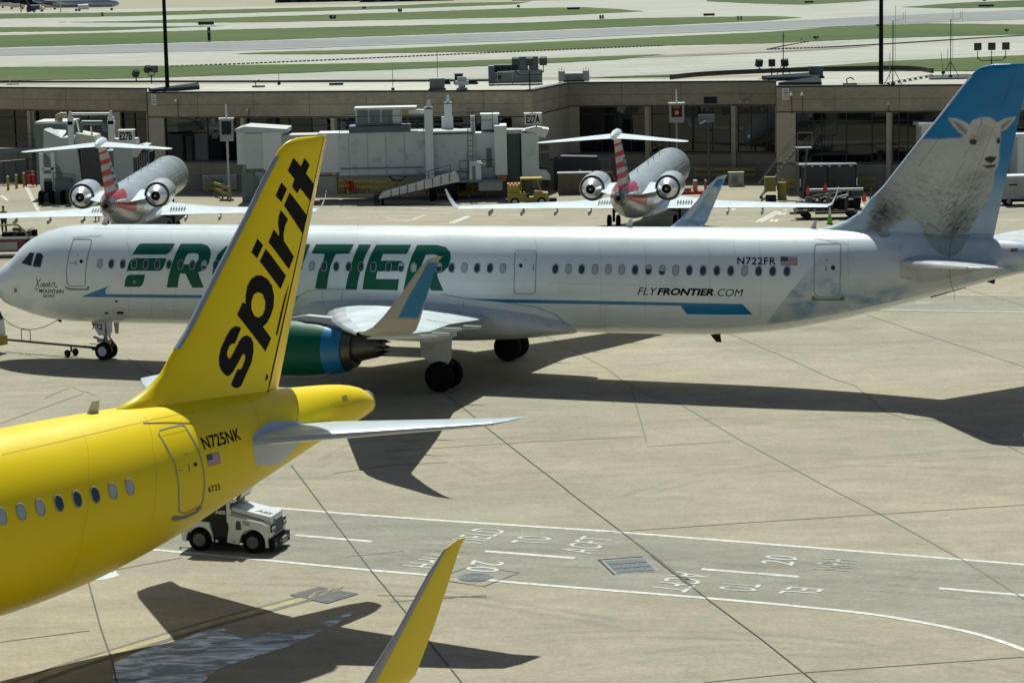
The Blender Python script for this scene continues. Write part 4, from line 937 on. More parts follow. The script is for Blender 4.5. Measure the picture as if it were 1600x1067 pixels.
grs([(1105,3),(1160,5.5),(1200,7),(1260,8),(1330,4),(1420,-2),(1300,-6),(1100,-4)])
grs([(1408,12),(1500,5),(1600,1),(1900,-10),(1900,10),(1600,12),(1480,14)])
grs([(800,2),(900,0),(1000,-3),(800,-4)],.12)
gsheet('taxiway_patch_and_shadow',gmat('worn_taxiway',(.38,.355,.29),(.34,.32,.265),sc=.4),[[(935,88.8),(1000,82.5),(1062,75.5),(1200,69.5),(1262,66.5),(1330,66),(1280,72),(1200,77.5),(1120,83),(1010,88.5)]],.07)
gsheet('taxiway_patch_and_shadow',gmat('dark_shoulder',(.2,.2,.17),(.17,.17,.15),sc=.4),[[(960,91),(1080,86),(1200,81),(1290,76),(1370,72.5),(1300,78),(1200,83.5),(1080,88.5),(1000,91.5)]],.09)  # thin edge shadow below the worn patch, painted as a dark strip
ground_sand=gmat('worn_turf',(.30,.27,.17),(.24,.25,.13),sc=.2)
asph=gmat('runway_asphalt',(.20,.215,.215),(.235,.245,.24),sc=.25,streak=1.2,stain=.2)
gsheet('runway',asph,[[(-200,84),(0,77),(400,65.5),(800,52),(1000,43.5),(1200,35),(1400,25),(1600,16),(1900,2),(1900,16),(1600,31),(1400,38),(1200,47.5),(1000,55),(800,65),(600,71.5),(400,79),(0,88),(-200,92)]],.10)
q=MB()
gline(q,[(230,84),(400,78.7),(800,64.2),(1000,54.5),(1200,46.8),(1400,37.5)],1.1,.2);gline(q,[(600,65),(752,60)],.8,.2);gline(q,[(1590,23),(1700,18)],1.2,.2)
tag(q.build('runway_marking',mat('runway_paint',(.66,.66,.62),.7,var=.1),recalc=False),kind='structure')
q=MB()
for P in([(-100,48),(0,47),(400,36.5)],[(0,32),(400,22)],[(640,108),(1000,92)],[(1000,116),(1600,80)],[(560,112),(830,106),(1200,98)],[(0,100),(500,94)]):gline(q,P,.35,.05)
tag(q.build('taxiway_joint',mat('taxi_joint',(.37,.36,.3),.9),recalc=False),kind='structure')
# ---------------- terminal building ----------------
wallm=gmat('tan_panel_wall',(.42,.355,.25),(.375,.315,.225),sc=1.2,streak=.0,stain=.5,rough=.8)
wall2=mat('panel_base',(.285,.255,.195),.8,var=.12,scale=1)
colm=mat('column_wall',(.44,.39,.30),.75,var=.1,scale=1.5)
roofm=gmat('roof_membrane',(.50,.49,.41),(.42,.41,.345),sc=1.,streak=.6,stain=.6)
capm=mat('roof_edge_dark',(.02,.022,.025),.6)
rz=7.5
tb=thing('terminal_building','long low tan airport terminal with dark glass bays behind the parked jets','building',(0,185,0))
TO=np.array([0,185,0.])
def RP(px,py):return G(px,py,rz)[:2]
A0=RP(-150,136);A1=RP(228,139);B0=RP(230,145);B1=RP(830,142);C1_=RP(888,130);D1=RP(1212,127.2);E0=RP(1213,135.5);E1=RP(1530,133);E2=RP(1760,131)
segs=[(A0,A1),(B0,B1),(B1,C1_),(C1_,D1),(E0,E1),(E1,E2)]
def wseg(a,b,nm='wall'):
    a=np.array(a);b=np.array(b);d=b-a;L=np.linalg.norm(d);d/=L;n=np.array([d[1],-d[0]])   # outward (toward camera)
    if n[1]>0:n=-n
    return a,b,d,L,n
def wbox(q,a,d,n,s0,s1,z0,z1,o0,o1,m=0):
    # box along a wall: s along, o outward offset
    P=[a+d*s+n*o for s,o in((s0,o0),(s1,o0),(s1,o1),(s0,o1))]
    q.prism([(p[0]-TO[0],p[1]-TO[1],z0) for p in P],(0,0,z1-z0),m)
gl=mat('terminal_glass',(.006,.009,.010),.03,spec=.55);mul=mat('mullion_dark',(.02,.02,.02),.5)
# windows given by photo x-ranges: (segment,[(px0,px1,[mullions px])],ztop,zbot)
wins=[(0,[(-120,-60,[]),(-52,46,[-20,20]),(54,178,[95,135]),(188,229,[208])],5.62,2.2,200),
 (1,[(256,378,[322,352]),(384,518,[420,450,485]),(526,800,[560,600,650,700,750])],5.55,2.25,184),
 (3,[(905,1008,[940,962,985]),(1017,1142,[1045,1082,1112]),(1152,1211,[1173,1198])],5.65,2.1,239),
 (4,[(1243,1385,[1283,1322,1362]),(1394,1480,[1404,1418,1452]),(1488,1529,[1510])],5.6,2.0,255),(5,[(1540,1640,[1570,1600])],5.6,2.0,255)]
W={w[0]:w for w in wins}
for si,(a,b) in enumerate(segs):
    a,b,d,L,n=wseg(a,b);Y0=a[1]
    def s_of(px,py=200):
        # distance along the wall where the sight line through px meets it
        q_=ray(px,py)[:2];M_=np.array([[q_[0],-d[0]],[q_[1],-d[1]]]);t=np.linalg.solve(M_,a);return t[1]
    q=MB();zt,zb=(W[si][2],W[si][3]) if si in W else (5.6,2.1)
    wbox(q,a,d,n,0,L,zt,rz-.06,-.6,0)                       # parapet band
    wbox(q,a,d,n,0,L,-.5,zb,-.6,0,1)                        # base
    segw=[(s_of(x0),s_of(x1),[s_of(m_) for m_ in ms]) for x0,x1,ms in (W[si][1] if si in W else [])]
    cur=0
    for s0,s1,ms in segw:
        if s0>cur:wbox(q,a,d,n,cur,min(s0,L),zb,zt,-.6,-.003,2)
        cur=max(cur,s1)
    if cur<L:wbox(q,a,d,n,cur,L,zb,zt,-.6,-.003,2)
    q.build('wall',[wallm,wall2,colm],tb)
    q=MB();wbox(q,a,d,n,-.05,L+.05,rz-.06,rz+.06,-.5,.06);q.build('roof_edge',capm,tb)
    q=MB()   # panel joints
    k=s_of(0) if False else 0
    zz=rz-.95;wbox(q,a,d,n,0,L,zz,zz+.02,0,.006);wbox(q,a,d,n,0,L,1.15,1.17,0,.006)
    s=4.2
    while s<L:
        wbox(q,a,d,n,s,s+.025,zt,rz-.06,0,.007)
        wbox(q,a,d,n,s,s+.025,-.2,zb,0,.007);s+=4.6
    wbox(q,a,d,n,0,L,zt+.02,zt+.1,0,.03);wbox(q,a,d,n,0,L,zb-.1,zb-.03,0,.05)
    q.build('wall_joint',mat('wall_joint',(.06,.055,.048),.8),tb)
    for s0,s1,ms in segw:
        q=MB();wbox(q,a,d,n,max(s0,0),min(s1,L),zb,zt,-.35,-.28);w=q.build('window',gl,tb)
        q=MB()
        for e in [max(s0,0)+.03]+ms+[min(s1,L)-.03]:wbox(q,a,d,n,e-.035,e+.035,zb,zt,-.28,-.2)
        wbox(q,a,d,n,max(s0,0),min(s1,L),zt-.62,zt-.55,-.28,-.21);wbox(q,a,d,n,max(s0,0),min(s1,L),zb,zb+.07,-.28,-.19)
        q.build('window_frame',mul,w)
    if si in(3,4,1,0):  # standing columns in front
        for px in {0:[49],1:[381,522],3:[1012,1147],4:[1389]}[si]:
            s=s_of(px);q=MB();wbox(q,a,d,n,s-.16,s+.16,.3,zt,.0,.28);q.build('column',colm,tb)
# roof sheet
P=[A0,A1,RP(230,139.2),B0,B1,C1_,D1,RP(1213,127.2),E0,E1,E2]
back=[G(1760,112,rz)[:2],G(1330,113,rz)[:2],G(1150,122,rz)[:2],G(1060,124,rz)[:2],G(900,124.5,rz)[:2],G(560,129,rz)[:2],G(230,132.5,rz)[:2],G(-150,135,rz)[:2]]
back=[(p[0]*1.0,p[1]) for p in back]
pts=[Vector((p[0]-TO[0],p[1]-TO[1],rz-.03)) for p in P]+[Vector((p[0]-TO[0],p[1]-TO[1],rz-.03)) for p in back]
q=MB();tr=tessellate_polygon([pts]);q.add(pts,[tuple(t) for t in tr]);q.build('roof',roofm,tb,recalc=False)
bk=back[::-1]
q=MB()
for a,b in zip(bk,bk[1:]):
    a,b,d,L,n=wseg(a,b);wbox(q,a,d,n,0,L,0,rz-.03,-.1,0)
q.build('wall',wallm,tb)
# dark raised kerb on the far roof edge
q=MB();cv=[G(x,y,rz)[:2] for x,y in catm([(1050,124),(1100,119),(1180,115),(1280,111.5),(1380,109.5),(1430,110.5),(1455,114)],4)]
for a,b in zip(cv,cv[1:]):
    a,b,d,L,n=wseg(a,b);wbox(q,a,d,n,0,L,rz-.03,rz+.35,-.2,0)
q.build('roof_kerb',capm,tb)
q=MB();cv=[G(x,y,rz)[:2] for x,y in [(-50,129.5),(230,128.8),(420,128.6),(600,128),(790,126.8)]]
for a,b in zip(cv,cv[1:]):
    a,b,d,L,n=wseg(a,b);wbox(q,a,d,n,0,L,rz-.03,rz+.14,-.12,0)
q.build('roof_pipe',capm,tb)
for P_ in([(232,144),(310,134),(312,139.5),(240,145.2)],[(1216,134.6),(1278,124),(1283,129.5),(1284,134)],[(1190,124),(1270,118),(1283,124),(1200,127)]):
    q=MB();q.prism([tuple(G(*p,rz)-TO) for p in P_],(0,0,.25));q.build('roof_upstand',mat('roof_blue_grey',(.03,.04,.045),.95,var=.1,spec=.05),tb)
# notice boards high on the wall (illegible lettering rows)
def board(px,py,w,h,si,label,zc=None):
    a,b,d,L,n=wseg(*segs[si]);q_=ray(px,py)[:2];s=np.linalg.solve(np.array([[q_[0],-d[0]],[q_[1],-d[1]]]),a)[1];P=a+d*s;z=AY(px,py,P[1])[2]
    t=thing('notice_board',label,'sign',(P[0]+n[0]*.05,P[1]+n[1]*.05,z),math.atan2(d[1],d[0]))
    q=MB();q.box((0,0,0),(w,.05,h));q.build('board',mat('notice_white',(.75,.75,.68),.6,var=.1,scale=8),t)
    q=MB()
    for i in range(4):q.box((0,-.035,h*(.33-.21*i)),(w*(.7 if i%2 else .55),.01,h*.07))
    q.build('notice_lines',mat('notice_ink',(.08,.07,.06),.6),t)
board(241,156,.42,.82,1,'small white notice board on the terminal wall left of the tall light pole')
board(1228,147,.5,.82,4,'small white notice board on the terminal wall above the yellow stair stand')
def wallthing(name,label,cat,px,py,si,group=None):
    a,b,d,L,n=wseg(*segs[si]);q_=ray(px,py)[:2];s=np.linalg.solve(np.array([[q_[0],-d[0]],[q_[1],-d[1]]]),a)[1];P=a+d*s+n*.02;z=AY(px,py,P[1])[2]
    return thing(name,label,cat,(P[0],P[1],z),math.atan2(d[1],d[0]),group)
q=MB
for px,py,si,lb in((278,157,1,'white lamp on the terminal wall right of the left light pole'),(389,172,1,'square white box lamp on the terminal wall above the pale boarding bridge'),(1237,147,4,'white bullet lamp beside the notice board above the stair stand'),(1254,147,4,'white bullet lamp second right of the notice board above the stair stand'),(1389,161,4,'white box lamp on the wall just right of the right light pole')):
    t=wallthing('wall_lamp',lb,'lamp',px,py,si,'lamps on the terminal wall')
    m_=MB();m_.cyl((0,-.05,0),(0,-.42,.06),.05,n=8);m_.build('arm',grey,t)
    m_=MB();m_.cyl((0,-.3,.1),(.02,-.42,-.08),.08,.11,n=14);m_.build('lamp_head',whitep,t,smooth=40)
    m_=MB();m_.tube([(0,-.04,0),(0,-.04,-.5),(.03,-.04,-1.5)],.02);m_.build('conduit',dark,t)
t=wallthing('camera_housing','twin grey cameras on a bent conduit on the terminal wall above the right glass bays','camera',1163,159,3)
m_=MB();m_.cyl((-.1,-.1,0),(-.25,-.4,0),.1,n=10);m_.build('housing',lgrey,t);m_=MB();m_.cyl((.15,-.1,0),(.3,-.4,0),.1,n=10);m_.build('housing',lgrey,t)
m_=MB();m_.tube([(.4,-.05,.1),(.5,-.05,.5),(.1,-.05,.65),(-2.2,-.05,.7)],.03);m_.build('conduit',wallm,t)
t=wallthing('vent_panel','dark rectangular louvre vent in the terminal wall above the right glass bays','vent',1110,157,3)
m_=MB();m_.box((0,-.03,0),(1.0,.06,.5));m_.build('frame',mul,t)
m_=MB()
for i in range(6):m_.box((0,-.08,-.2+.08*i),(.9,.03,.05))
m_.build('louvre',dark,t)
# ---------------- roof equipment (world coordinates, on the roof) ----------------
def onroof(px,py,Y=None,z=rz):
    p=G(px,py,z);return p
def wspan(px,d,y): return px*y/CF
def flood(px,py,label,heads,h,sp_=.7,up=0,tilt=0.5,dirs=None,black_=True):
    p=onroof(px,py);t=thing('floodlight',label,'floodlight',tuple(p),0,'floodlights on the terminal roof')
    q=MB();q.cyl((0,0,0),(0,0,h*.55),.05,n=8);n=len(heads)
    xs_=[sp_*(i-(n-1)/2) for i in range(n)]
    if n>1:q.tube([(xs_[0],0,h*.62),(xs_[0]*.8,0,h*.5),(xs_[-1]*.8,0,h*.5),(xs_[-1],0,h*.62)],.035)
    q.build('post',dark,t)
    for x,(rx,rzz) in zip(xs_,heads):
        q=MB();q.cyl((x,0,h*.55),(x,0,h*.78),.03,n=6);q.box((x,-.05,h*.9),(.5,.35,.55),rz=rzz,rx=rx);hd=q.build('lamp_head',dark,t)
        q=MB();q.box((x-.02*math.sin(rzz),-.26,h*.9-.02),(.42,.02,.45),rz=rzz,rx=rx);q.build('lens',mat('lamp_lens',(.03,.035,.04),.25),hd)
flood(213,129,'single dark floodlight left of the pair on the left terminal roof',[(.7,.6)],.85)
flood(237,131,'pair of dark floodlights on a bent pipe left of the left light pole',[(.7,.7),(.2,-.2)],1.35,.55)
flood(1206,122,'three dark floodlights on a low frame before the short aerial mast',[(.3,.4),(.1,0),(.3,-.5)],1.3,1.0)
flood(1549,122,'three black square floodlights on a candelabra pole above the blue fin',[(0,0),(0,0),(0,0)],2.6,1.05)
flood(828,143,'three grey floodlights on a candelabra in front of the large roof air unit',[(.3,.1),(.3,0),(.3,-.2)],2.4,1.0)
def unit(name,label,cat,px,py,w,dp,h,m=None,extra=None,rz_=0.):
    p=onroof(px,py);t=thing(name,label,cat,tuple(p),rz_);extra(t) if extra else None
    q=MB();q.b2((-w/2,0,.12),(w/2,dp,h));q.build('casing',m or grey,t)
    q=MB();q.b2((-w/2-.05,-.05,h),(w/2+.05,dp+.05,h+.06));q.build('lid',lgrey,t)
    q=MB();q.b2((-w/2-.1,-.1,0),(w/2+.1,dp+.1,.12));q.build('plinth',dark,t)
    return t
bg_=mat('hvac_blue_grey',(.085,.10,.12),.5,var=.12,scale=2);bg2=mat('hvac_green_grey',(.17,.20,.19),.5,var=.12,scale=2)
def big(t):
    q=MB();q.b2((-2.2,0,.1),(-1.75,2.4,1.45));q.build('casing',bg_,t)
    q=MB();q.b2((-1.75,.1,.1),(.15,2.2,.95));q.build('casing',bg2,t)
    for i in range(4):
        q=MB();q.b2((-1.62+.42*i,.6,.97),(-1.3+.42*i,.7,1.42));q.build('louvre',dark,t)
    q=MB();q.b2((-1.75,.72,.95),(.15,2.3,1.5));q.build('casing',bg_,t)
    for x in(.15,.95):
        q=MB();q.b2((x,.2,1.1),(x+.72,1.8,2.1));q.build('hood',bg_,t)
    q=MB();q.b2((.15,.1,.1),(1.95,2.2,1.1));q.build('casing',bg2,t)
    q=MB();q.tube([(-1.5,-.25,.1),(-1.5,-.25,1.0),(.2,-.25,1.05)],.04);q.tube([(-.35,-.3,0),(-.35,-.3,1.0)],.03);q.build('pipe',grey,t)
    q=MB();q.cyl((-1.4,-.2,.6),(-1.4,-.02,.6),.2,n=16);q.build('fan',dark,t)
t=thing('air_unit','large grey rooftop air handling unit with louvres and two tall hoods','air unit',tuple(onroof(808,132.5)));big(t)
unit('air_unit','low green-grey roof unit left of the chimney cowl','air unit',683,142,1.1,.9,.85,bg2)
def cowl(t):
    pass
p=onroof(722,142);t=thing('roof_cowl','white mushroom roof vent cowl between small dark units','vent',tuple(p))
q=MB();q.b2((-.4,-.3,0),(.4,.3,.2));q.build('base',grey,t);q=MB();q.b2((-.25,-.2,.2),(.25,.2,.45));q.build('neck',grey,t);q=MB();q.b2((-.5,-.38,.42),(.5,.38,.72));q.b2((-.34,-.26,.72),(.34,.26,1.02));q.build('cowl',lgrey,t)
unit('air_unit','small black box unit standing behind the white roof cowl','air unit',717,131,.65,.5,.75,dark)
unit('air_unit','flat black box on the roof left of the white cowl','air unit',692,131.5,1.0,.6,.35,dark)
unit('air_unit','flat black box on the roof right of the white cowl','air unit',738,131.5,.7,.5,.32,dark)
t=unit('air_unit','long grey roof unit with two dark end boxes by the building corner','air unit',897,128.5,1.4,1.2,.62,bg2)
for x in(-.95,.95):
    q=MB();q.b2((x-.25,0,.05),(x+.25,1.3,.85));q.build('end_box',grey,t)
    for k in range(3):
        q=MB();q.cyl((x-.2+.2*k,.3,.85),(x-.2+.2*k,.3,1.05+.1*(k%2)),.02,n=6);q.build('spike',dark,t)
unit('air_unit','dark blue-grey condenser box on the right roof behind the ramp wall','air unit',1276,122,1.0,.9,.85,mat('hvac_slate',(.08,.11,.13),.55,var=.2,scale=8))
unit('air_unit','small low bright box at the far left of the roof by floodlights','air unit',525,133,.9,.5,.12,lgrey)
def mast(px,py,h,label,tri=True,bars=0,name='aerial_mast',r=.035):
    p=onroof(px,py);t=thing(name,label,'aerial',tuple(p))
    q=MB();q.cyl((0,0,0),(0,0,h),r,n=8);q.build('mast',dark,t)
    if tri:
        for a in(.3,2.4,4.5):
            q=MB();q.cyl((.75*math.cos(a),.75*math.sin(a),0),(0,0,1.25),.025,n=6);q.build('stay',dark,t)
    q=MB();q.b2((-.12,-.12,0),(.12,.12,.2));q.build('foot',dark,t)
    return t
t=mast(1224,122,3.5,'dark aerial mast with a short crossbar behind the three low floodlights')
q=MB();q.tube([(-.12,0,3.2),(.12,0,3.2)],.02);q.build('crossbar',dark,t)
for px,py,h,lb in((1395,134,4.6,'tripod aerial mast just right of the right light pole'),(1485,122,4.4,'tripod aerial mast left of the blue fin top')):
    t=mast(px,py,h,lb)
    q=MB();q.cyl((.2,.2,h*.3),(.2,.2,h+1.0),.015,n=6);q.tube([(.2,.2,h),(.75,.2,h),(.75,.2,h+.55)],.015);q.tube([(.9,.2,h-.2),(.9,.2,h+.6)],.012);q.build('aerial',grey,t)
    q=MB();q.tube([(-.2,.1,.4),(-.2,.1,h*.5)],.02);q.build('rod',grey,t)
mast(1474,116,1.7,'thin leaning whip aerial on the right roof',tri=False,r=.02).rotation_euler=(0,-.12,0)
mast(614,142,1.55,'thin whip aerial on the middle terminal roof near the gate bridge',tri=False,r=.02)
mast(684,130,2.6,'tall thin whip aerial left of the white roof cowl',tri=False,r=.02)
mast(436,133,.9,'short thin rod on the roof behind the yellow fin tip',tri=False,r=.02)
for px,py,lb in((404,136.5,'low dark bracket with bent arms on the roof left of the yellow fin tip'),(1328,133,'small dark pipe stub on the pale right roof left of the light pole'),(20,133,'small white bent pipe vent at the far left end of the roof')):
    p=onroof(px,py);t=thing('roof_vent',lb,'vent',tuple(p));q=MB();q.b2((-.5,-.15,0),(.5,.15,.12));q.build('base',dark if px!=20 else lgrey,t);q=MB();q.tube([(-.2,0,.1),(-.25,0,.4),(.05,0,.55),(.3,0,.35)],.04);q.build('pipe',dark if px!=20 else lgrey,t)
for i in range(9):
    p=onroof(1388+i*8.5,133-i*1.6);t=thing('cable_block','small black rubber cable support block on the pale right roof','block',tuple(p),0,'cable support blocks on the roof');q=MB();q.b2((-.11,-.1,0),(.11,.1,.1));q.build('block',dark,t);q=MB();q.b2((-.06,-.1,.1),(.06,.1,.15));q.build('clip',grey,t)
q=MB();pp=[onroof(1388+i*8.5,133-i*1.6)+np.array([0,0,.17]) for i in range(9)];q.tube([tuple(p) for p in [onroof(1330,133)+np.array([0,0,.05])]+pp],.02);tag(q.build('cable',dark),'black cable running across the pale right roof over rubber blocks','cable')
p=onroof(1440,121);q=MB();q.add([tuple(onroof(*c_)+np.array([0,0,.06])) for c_ in((1450,119.5),(1510,117),(1532,119),(1525,123),(1452,124.5))],[(0,1,2,3,4)]);tag(q.build('rubber_mat',dark,recalc=False),'flat black rubber mat under the aerial mast left of the blue fin','mat')
# ---------------- tall light poles ----------------
def pole(px0,py0,pxt,label):
    b=G(px0,py0);D=math.hypot(*b[:2]);t=thing('light_pole',label,'light pole',tuple(b),0,'tall dark apron light poles')
    q=MB();q.cyl((0,0,0),(0,0,22),.2,.11,n=14);q.build('mast',black,t,smooth=40)
    q=MB();q.cyl((0,0,0),(0,0,.25),.45,n=14);q.build('base',mat('pole_base',(.3,.29,.25),.8),t)
    for i in range(3):
        q=MB();q.box((-.9+.9*i,0,22.2),(.55,.5,.4));q.build('lamp_head',dark,t)
    q=MB();q.cyl((-1.1,0,22),(1.1,0,22),.05,n=8);q.build('crossarm',dark,t)
pole(268,292,258,'tall black light pole in front of the left glass bay')
pole(1376,292,1379,'tall black light pole in front of the right glass bay')
# ---------------- regional jets ----------------
CRJP=[(0,1.9,1.88,.01),(.1,2.25,1.65,.2),(.5,2.6,1.45,.45),(1.2,2.95,1.3,.75),(2.2,3.45,1.22,1.05),(3.2,3.8,1.2,1.25),(4.5,3.9,1.2,1.345),(24,3.9,1.2,1.345),(26.5,3.92,1.3,1.32),(29,3.9,1.62,1.12),(31,3.85,2.05,.85),(33,3.75,2.6,.52),(34.1,3.55,2.85,.3)]
crjm=mat('jet_silver_paint',(.62,.65,.66),.27,.35,var=.02,scale=.8,coat=.0,attr='paint')
crjw=mat('jet_wing_paint',(.66,.74,.76),.35,var=.05,coat=.2)
def jet(X,Y,a,label,main=True):
    cr=Craft(X,Y,a,0,19.7,CRJP);rt=cr.root('regional_jet',label,'airliner','regional jets parked nose-in at the terminal')
    cr.smooth();L=cr.L
    xs=np.unique(np.concatenate([np.linspace(0,5,24),np.linspace(5,24,20),np.linspace(24,34.1,60)]));P=cr.prof;cr.prof=np.stack([xs]+[np.interp(xs,P[:,0],P[:,i]) for i in(1,2,3)],1)
    o=cr.fuselage(crjm,rt,n=64);raw=np.array([((x),w*math.cos(2*math.pi*i/64),(t+b)/2+(t-b)/2*math.sin(2*math.pi*i/64)) for x,t,b,w in cr.prof for i in range(64)])
    x,y,z=raw.T;c=np.tile(np.array([[.40,.45,.47]]),(len(raw),1))
    rd=np.array([.46,.006,.014])
    tt_=np.array([t for x_,t,b_,w_ in cr.prof for i in range(64)]);bb_=np.array([b_ for x_,t,b_,w_ in cr.prof for i in range(64)]);u_=(z-(tt_+bb_)/2)/((tt_-bb_)/2)
    up=(u_>.42)&(u_<.93)&(x>29.6+(1-u_)*2.6)&(x<33.3)
    k=(u_>-.32)&(u_<.12)&(x>29.2)&(x<33.3);c[up|k]=rd
    dk=(x>33.3);c[dk]=[.16,.17,.17]
    at=o.data.color_attributes.new('paint','FLOAT_COLOR','POINT');at.data.foreach_set('color',np.concatenate([c,np.ones((len(c),1))],1).astype(np.float32).ravel())
    # belly fairing
    rr=[]
    for x_,w,t,b in((13.5,1.2,1.8,1.1),(15,1.5,2.0,.95),(19,1.62,2.0,.9),(22.5,1.5,1.95,.98),(25,1.0,1.7,1.2)):
        rr.append([L(x_,w*math.cos(2*math.pi*i/28),(t+b)/2+(t-b)/2*math.sin(2*math.pi*i/28)) for i in range(28)])
    MB().loft(rr).build('belly_fairing',crjw,rt,smooth=50)
    for sd in(1,-1):
        ws=[((14.8,.9,1.45),(21.9,.9,1.45)),((15.6,1.4,1.45),(21.9,1.4,1.45)),((18.6,4.6,1.5),(21.9,4.6,1.48)),((22.0,11.3,1.62),(23.35,11.3,1.6))]
        w=MB().loft(surf(cr,ws,[.12,.12,.11,.1],side=sd)).build('wing',crjw,rt,smooth=40)
        wl=[((22.0,11.3,1.62),(23.35,11.3,1.6)),((22.45,11.6,1.8),(23.5,11.6,1.78)),((23.0,11.85,2.35),(23.75,11.87,2.35)),((23.45,11.99,2.85),(23.9,12.0,2.83))]
        MB().loft(surf(cr,wl,[.1,.1,.09,.06],side=sd)).build('winglet',crjw,w,smooth=40)
        MB().loft(surf(cr,[((a_[0]-.03,a_[1],a_[2]),b_) for a_,b_ in ws[1:]],[.12,.11,.1],cut=.07,grow=.015,side=sd),cap=False).build('leading_edge',silver,w,smooth=40)
        for yy in(3.2,5.3,7.4,9.4):
            q=MB();q.prism([L(21.6,yy*sd,1.42),L(22.9,yy*sd,1.35),L(22.8,yy*sd,1.1),L(21.6,yy*sd,1.2)],(0,-.1,0));q.build('flap_fairing',grey,w)
        # vent grille lines on the inner wing
        for i in range(6):
            q=MB();q.add([L(20.0+0*i,(2.0+.17*i)*sd,1.78),L(20.0,(2.07+.17*i)*sd,1.78),L(21.0,(2.07+.17*i)*sd,1.68),L(21.0,(2.0+.17*i)*sd,1.68)],[(0,1,2,3)]);q.build('grille_slot',dark,w,recalc=False)
        y=2.23*sd
        q=MB();qspin(cr,y,3.3,[(25.3,.6,0),(25.2,.66,0),(25.4,.74,0),(26.2,.82,0),(27.6,.83,0),(28.7,.76,0),(28.68,.72,0),(28.2,.7,0)],mb=q);e=q.build('engine',mat('nacelle_silver',(.6,.63,.64),.25,.5,var=.05),rt,smooth=50)
        q=MB();q.cyl(L(25.7,y,3.3),L(25.75,y,3.3),.6,n=20);q.build('fan',dark,e)
        q=MB();qspin(cr,y,3.3,[(28.55,.71,0),(28.5,.5,0)],mb=q);q.build('shroud',black,e,smooth=50)
        q=MB();qspin(cr,y,3.3,[(28.3,.66,0),(28.75,.63,0),(29.1,.52,0),(29.5,.32,0),(29.49,.27,0),(29.0,.26,0)],mb=q);q.build('nozzle',silver,e,smooth=50)
        q=MB();qspin(cr,y,3.3,[(29.1,.27,0),(29.11,.05,0)],mb=q);q.build('exhaust',black,e,smooth=50)
        q=MB();q.cyl(L(29.1,y,3.3),L(29.7,y,3.3),.17,.05,n=14);q.build('exhaust_cone',steel,e,smooth=50)
        q=MB().loft(surf(cr,[((25.9,.9,3.35),(30.6,.9,3.1)),((26.2,1.6,3.32),(29.6,1.6,3.15))],[.07,.07],side=sd)).build('pylon',crjw,e,smooth=40)
        # tailplane
        ss=[((34.0,.1,6.78),(36.5,.1,6.74)),((36.1,3.9,6.56),(37.0,3.9,6.54)),((36.3,4.18,6.55),(37.0,4.18,6.55))]
        st=MB().loft(surf(cr,ss,[.1,.09,.05],side=sd)).build('tailplane',crjw,rt,smooth=40)
        g=MB();g.cyl(L(19.74,2.07*sd,1.4),L(19.74,2.07*sd,.4),.09,n=10);g.tube([L(19.74,2.07*sd,1.0),L(19.7,1.2*sd,1.3)],.05);gg=g.build('main_gear',dark,rt)
        for k in(-1,1):wheel(gg,L(19.74,2.07*sd+k*.28-.12,.42),L(19.74,2.07*sd+k*.28+.12,.42),.42,hubm=dark)
    # fin with banded tail paint
    zs=np.linspace(3.6,6.9,48);q=MB();V=[];n=34
    for z_ in zs:
        t=(z_-3.6)/3.3;le=29.2+t*4.7;te=34.3+t*2.0;rg=[]
        for tt,h in airfoil(17):rg.append((le+(te-le)*tt,h*.11*(te-le)*(1-.25*t),z_))
        V.append(rg)
    q.loft([[L(*p) for p in r] for r in V]);f=q.build('fin',mat('jet_fin_paint',(1,1,1),.5,attr='paint',spec=.25),rt,smooth=45)
    R_=np.array([p for r in V for p in r]);x,y,z=R_.T;t=(z-3.6)/3.3;u=(x-(29.2+t*4.7))/((5.1-2.7*t))
    band=np.floor((z-3.6)/.33).astype(int);c=np.where((band%2==0)[:,None],np.array([[.42,.008,.015]]),np.array([[.42,.44,.46]]))
    bl=(u<.38)&(z<5.4);c[bl]=np.where((np.floor(z[bl]/.22).astype(int)%2==0)[:,None],np.array([[.03,.05,.10]]),np.array([[.3,.33,.36]]));c[z>6.35]=[.58,.58,.54]
    at=f.data.color_attributes.new('paint','FLOAT_COLOR','POINT');at.data.foreach_set('color',np.concatenate([c,np.ones((len(c),1))],1).astype(np.float32).ravel())
    q=MB();rr=[]
    for x_,r_ in((33.3,.05),(33.6,.17),(34.4,.25),(35.6,.24),(36.6,.14),(37.0,.03)):rr.append([L(x_,r_*math.cos(2*math.pi*i/14),6.85+r_*1.2*math.sin(2*math.pi*i/14)) for i in range(14)])
    q.loft(rr).build('tail_bullet',crjw,rt,smooth=50)
    q=MB();q.cyl(L(34.0,0,3.2),L(34.35,0,3.2),.29,.24,n=20);q.build('tail_cone',dsteel,rt,smooth=40);q=MB();q.cyl(L(34.36,0,3.2),L(34.37,0,3.2),.14,n=14);q.build('exhaust',black,rt)
    for x_,h in((24.6,.25),(18.5,.3),(15.2,.35),(11.5,.3),(8.5,.12)):
        q=MB();q.prism([L(x_,0,3.88),L(x_+.3,0,3.88),L(x_+.3,0,3.88+h),L(x_+.15,0,3.88+h)],(0,.03,0));q.build('antenna',crjw,rt)
    for i in range(18):
        for sd in(-1,1):
            xx=6.5+.8*i
            def P_(dx,dz):
                z_=3.02+dz;return L(xx+dx,(cr.side(xx+dx,z_)+.008)*sd,z_)
            q=MB();q.add([P_(-.13,-.17),P_(.13,-.17),P_(.13,.17),P_(-.13,.17)],[(0,1,2,3)]);q.build('window',cabwin,rt,recalc=False)
    g=MB();g.cyl(L(2.3,0,1.4),L(2.3,0,.3),.07,n=8);gg=g.build('nose_gear',dark,rt)
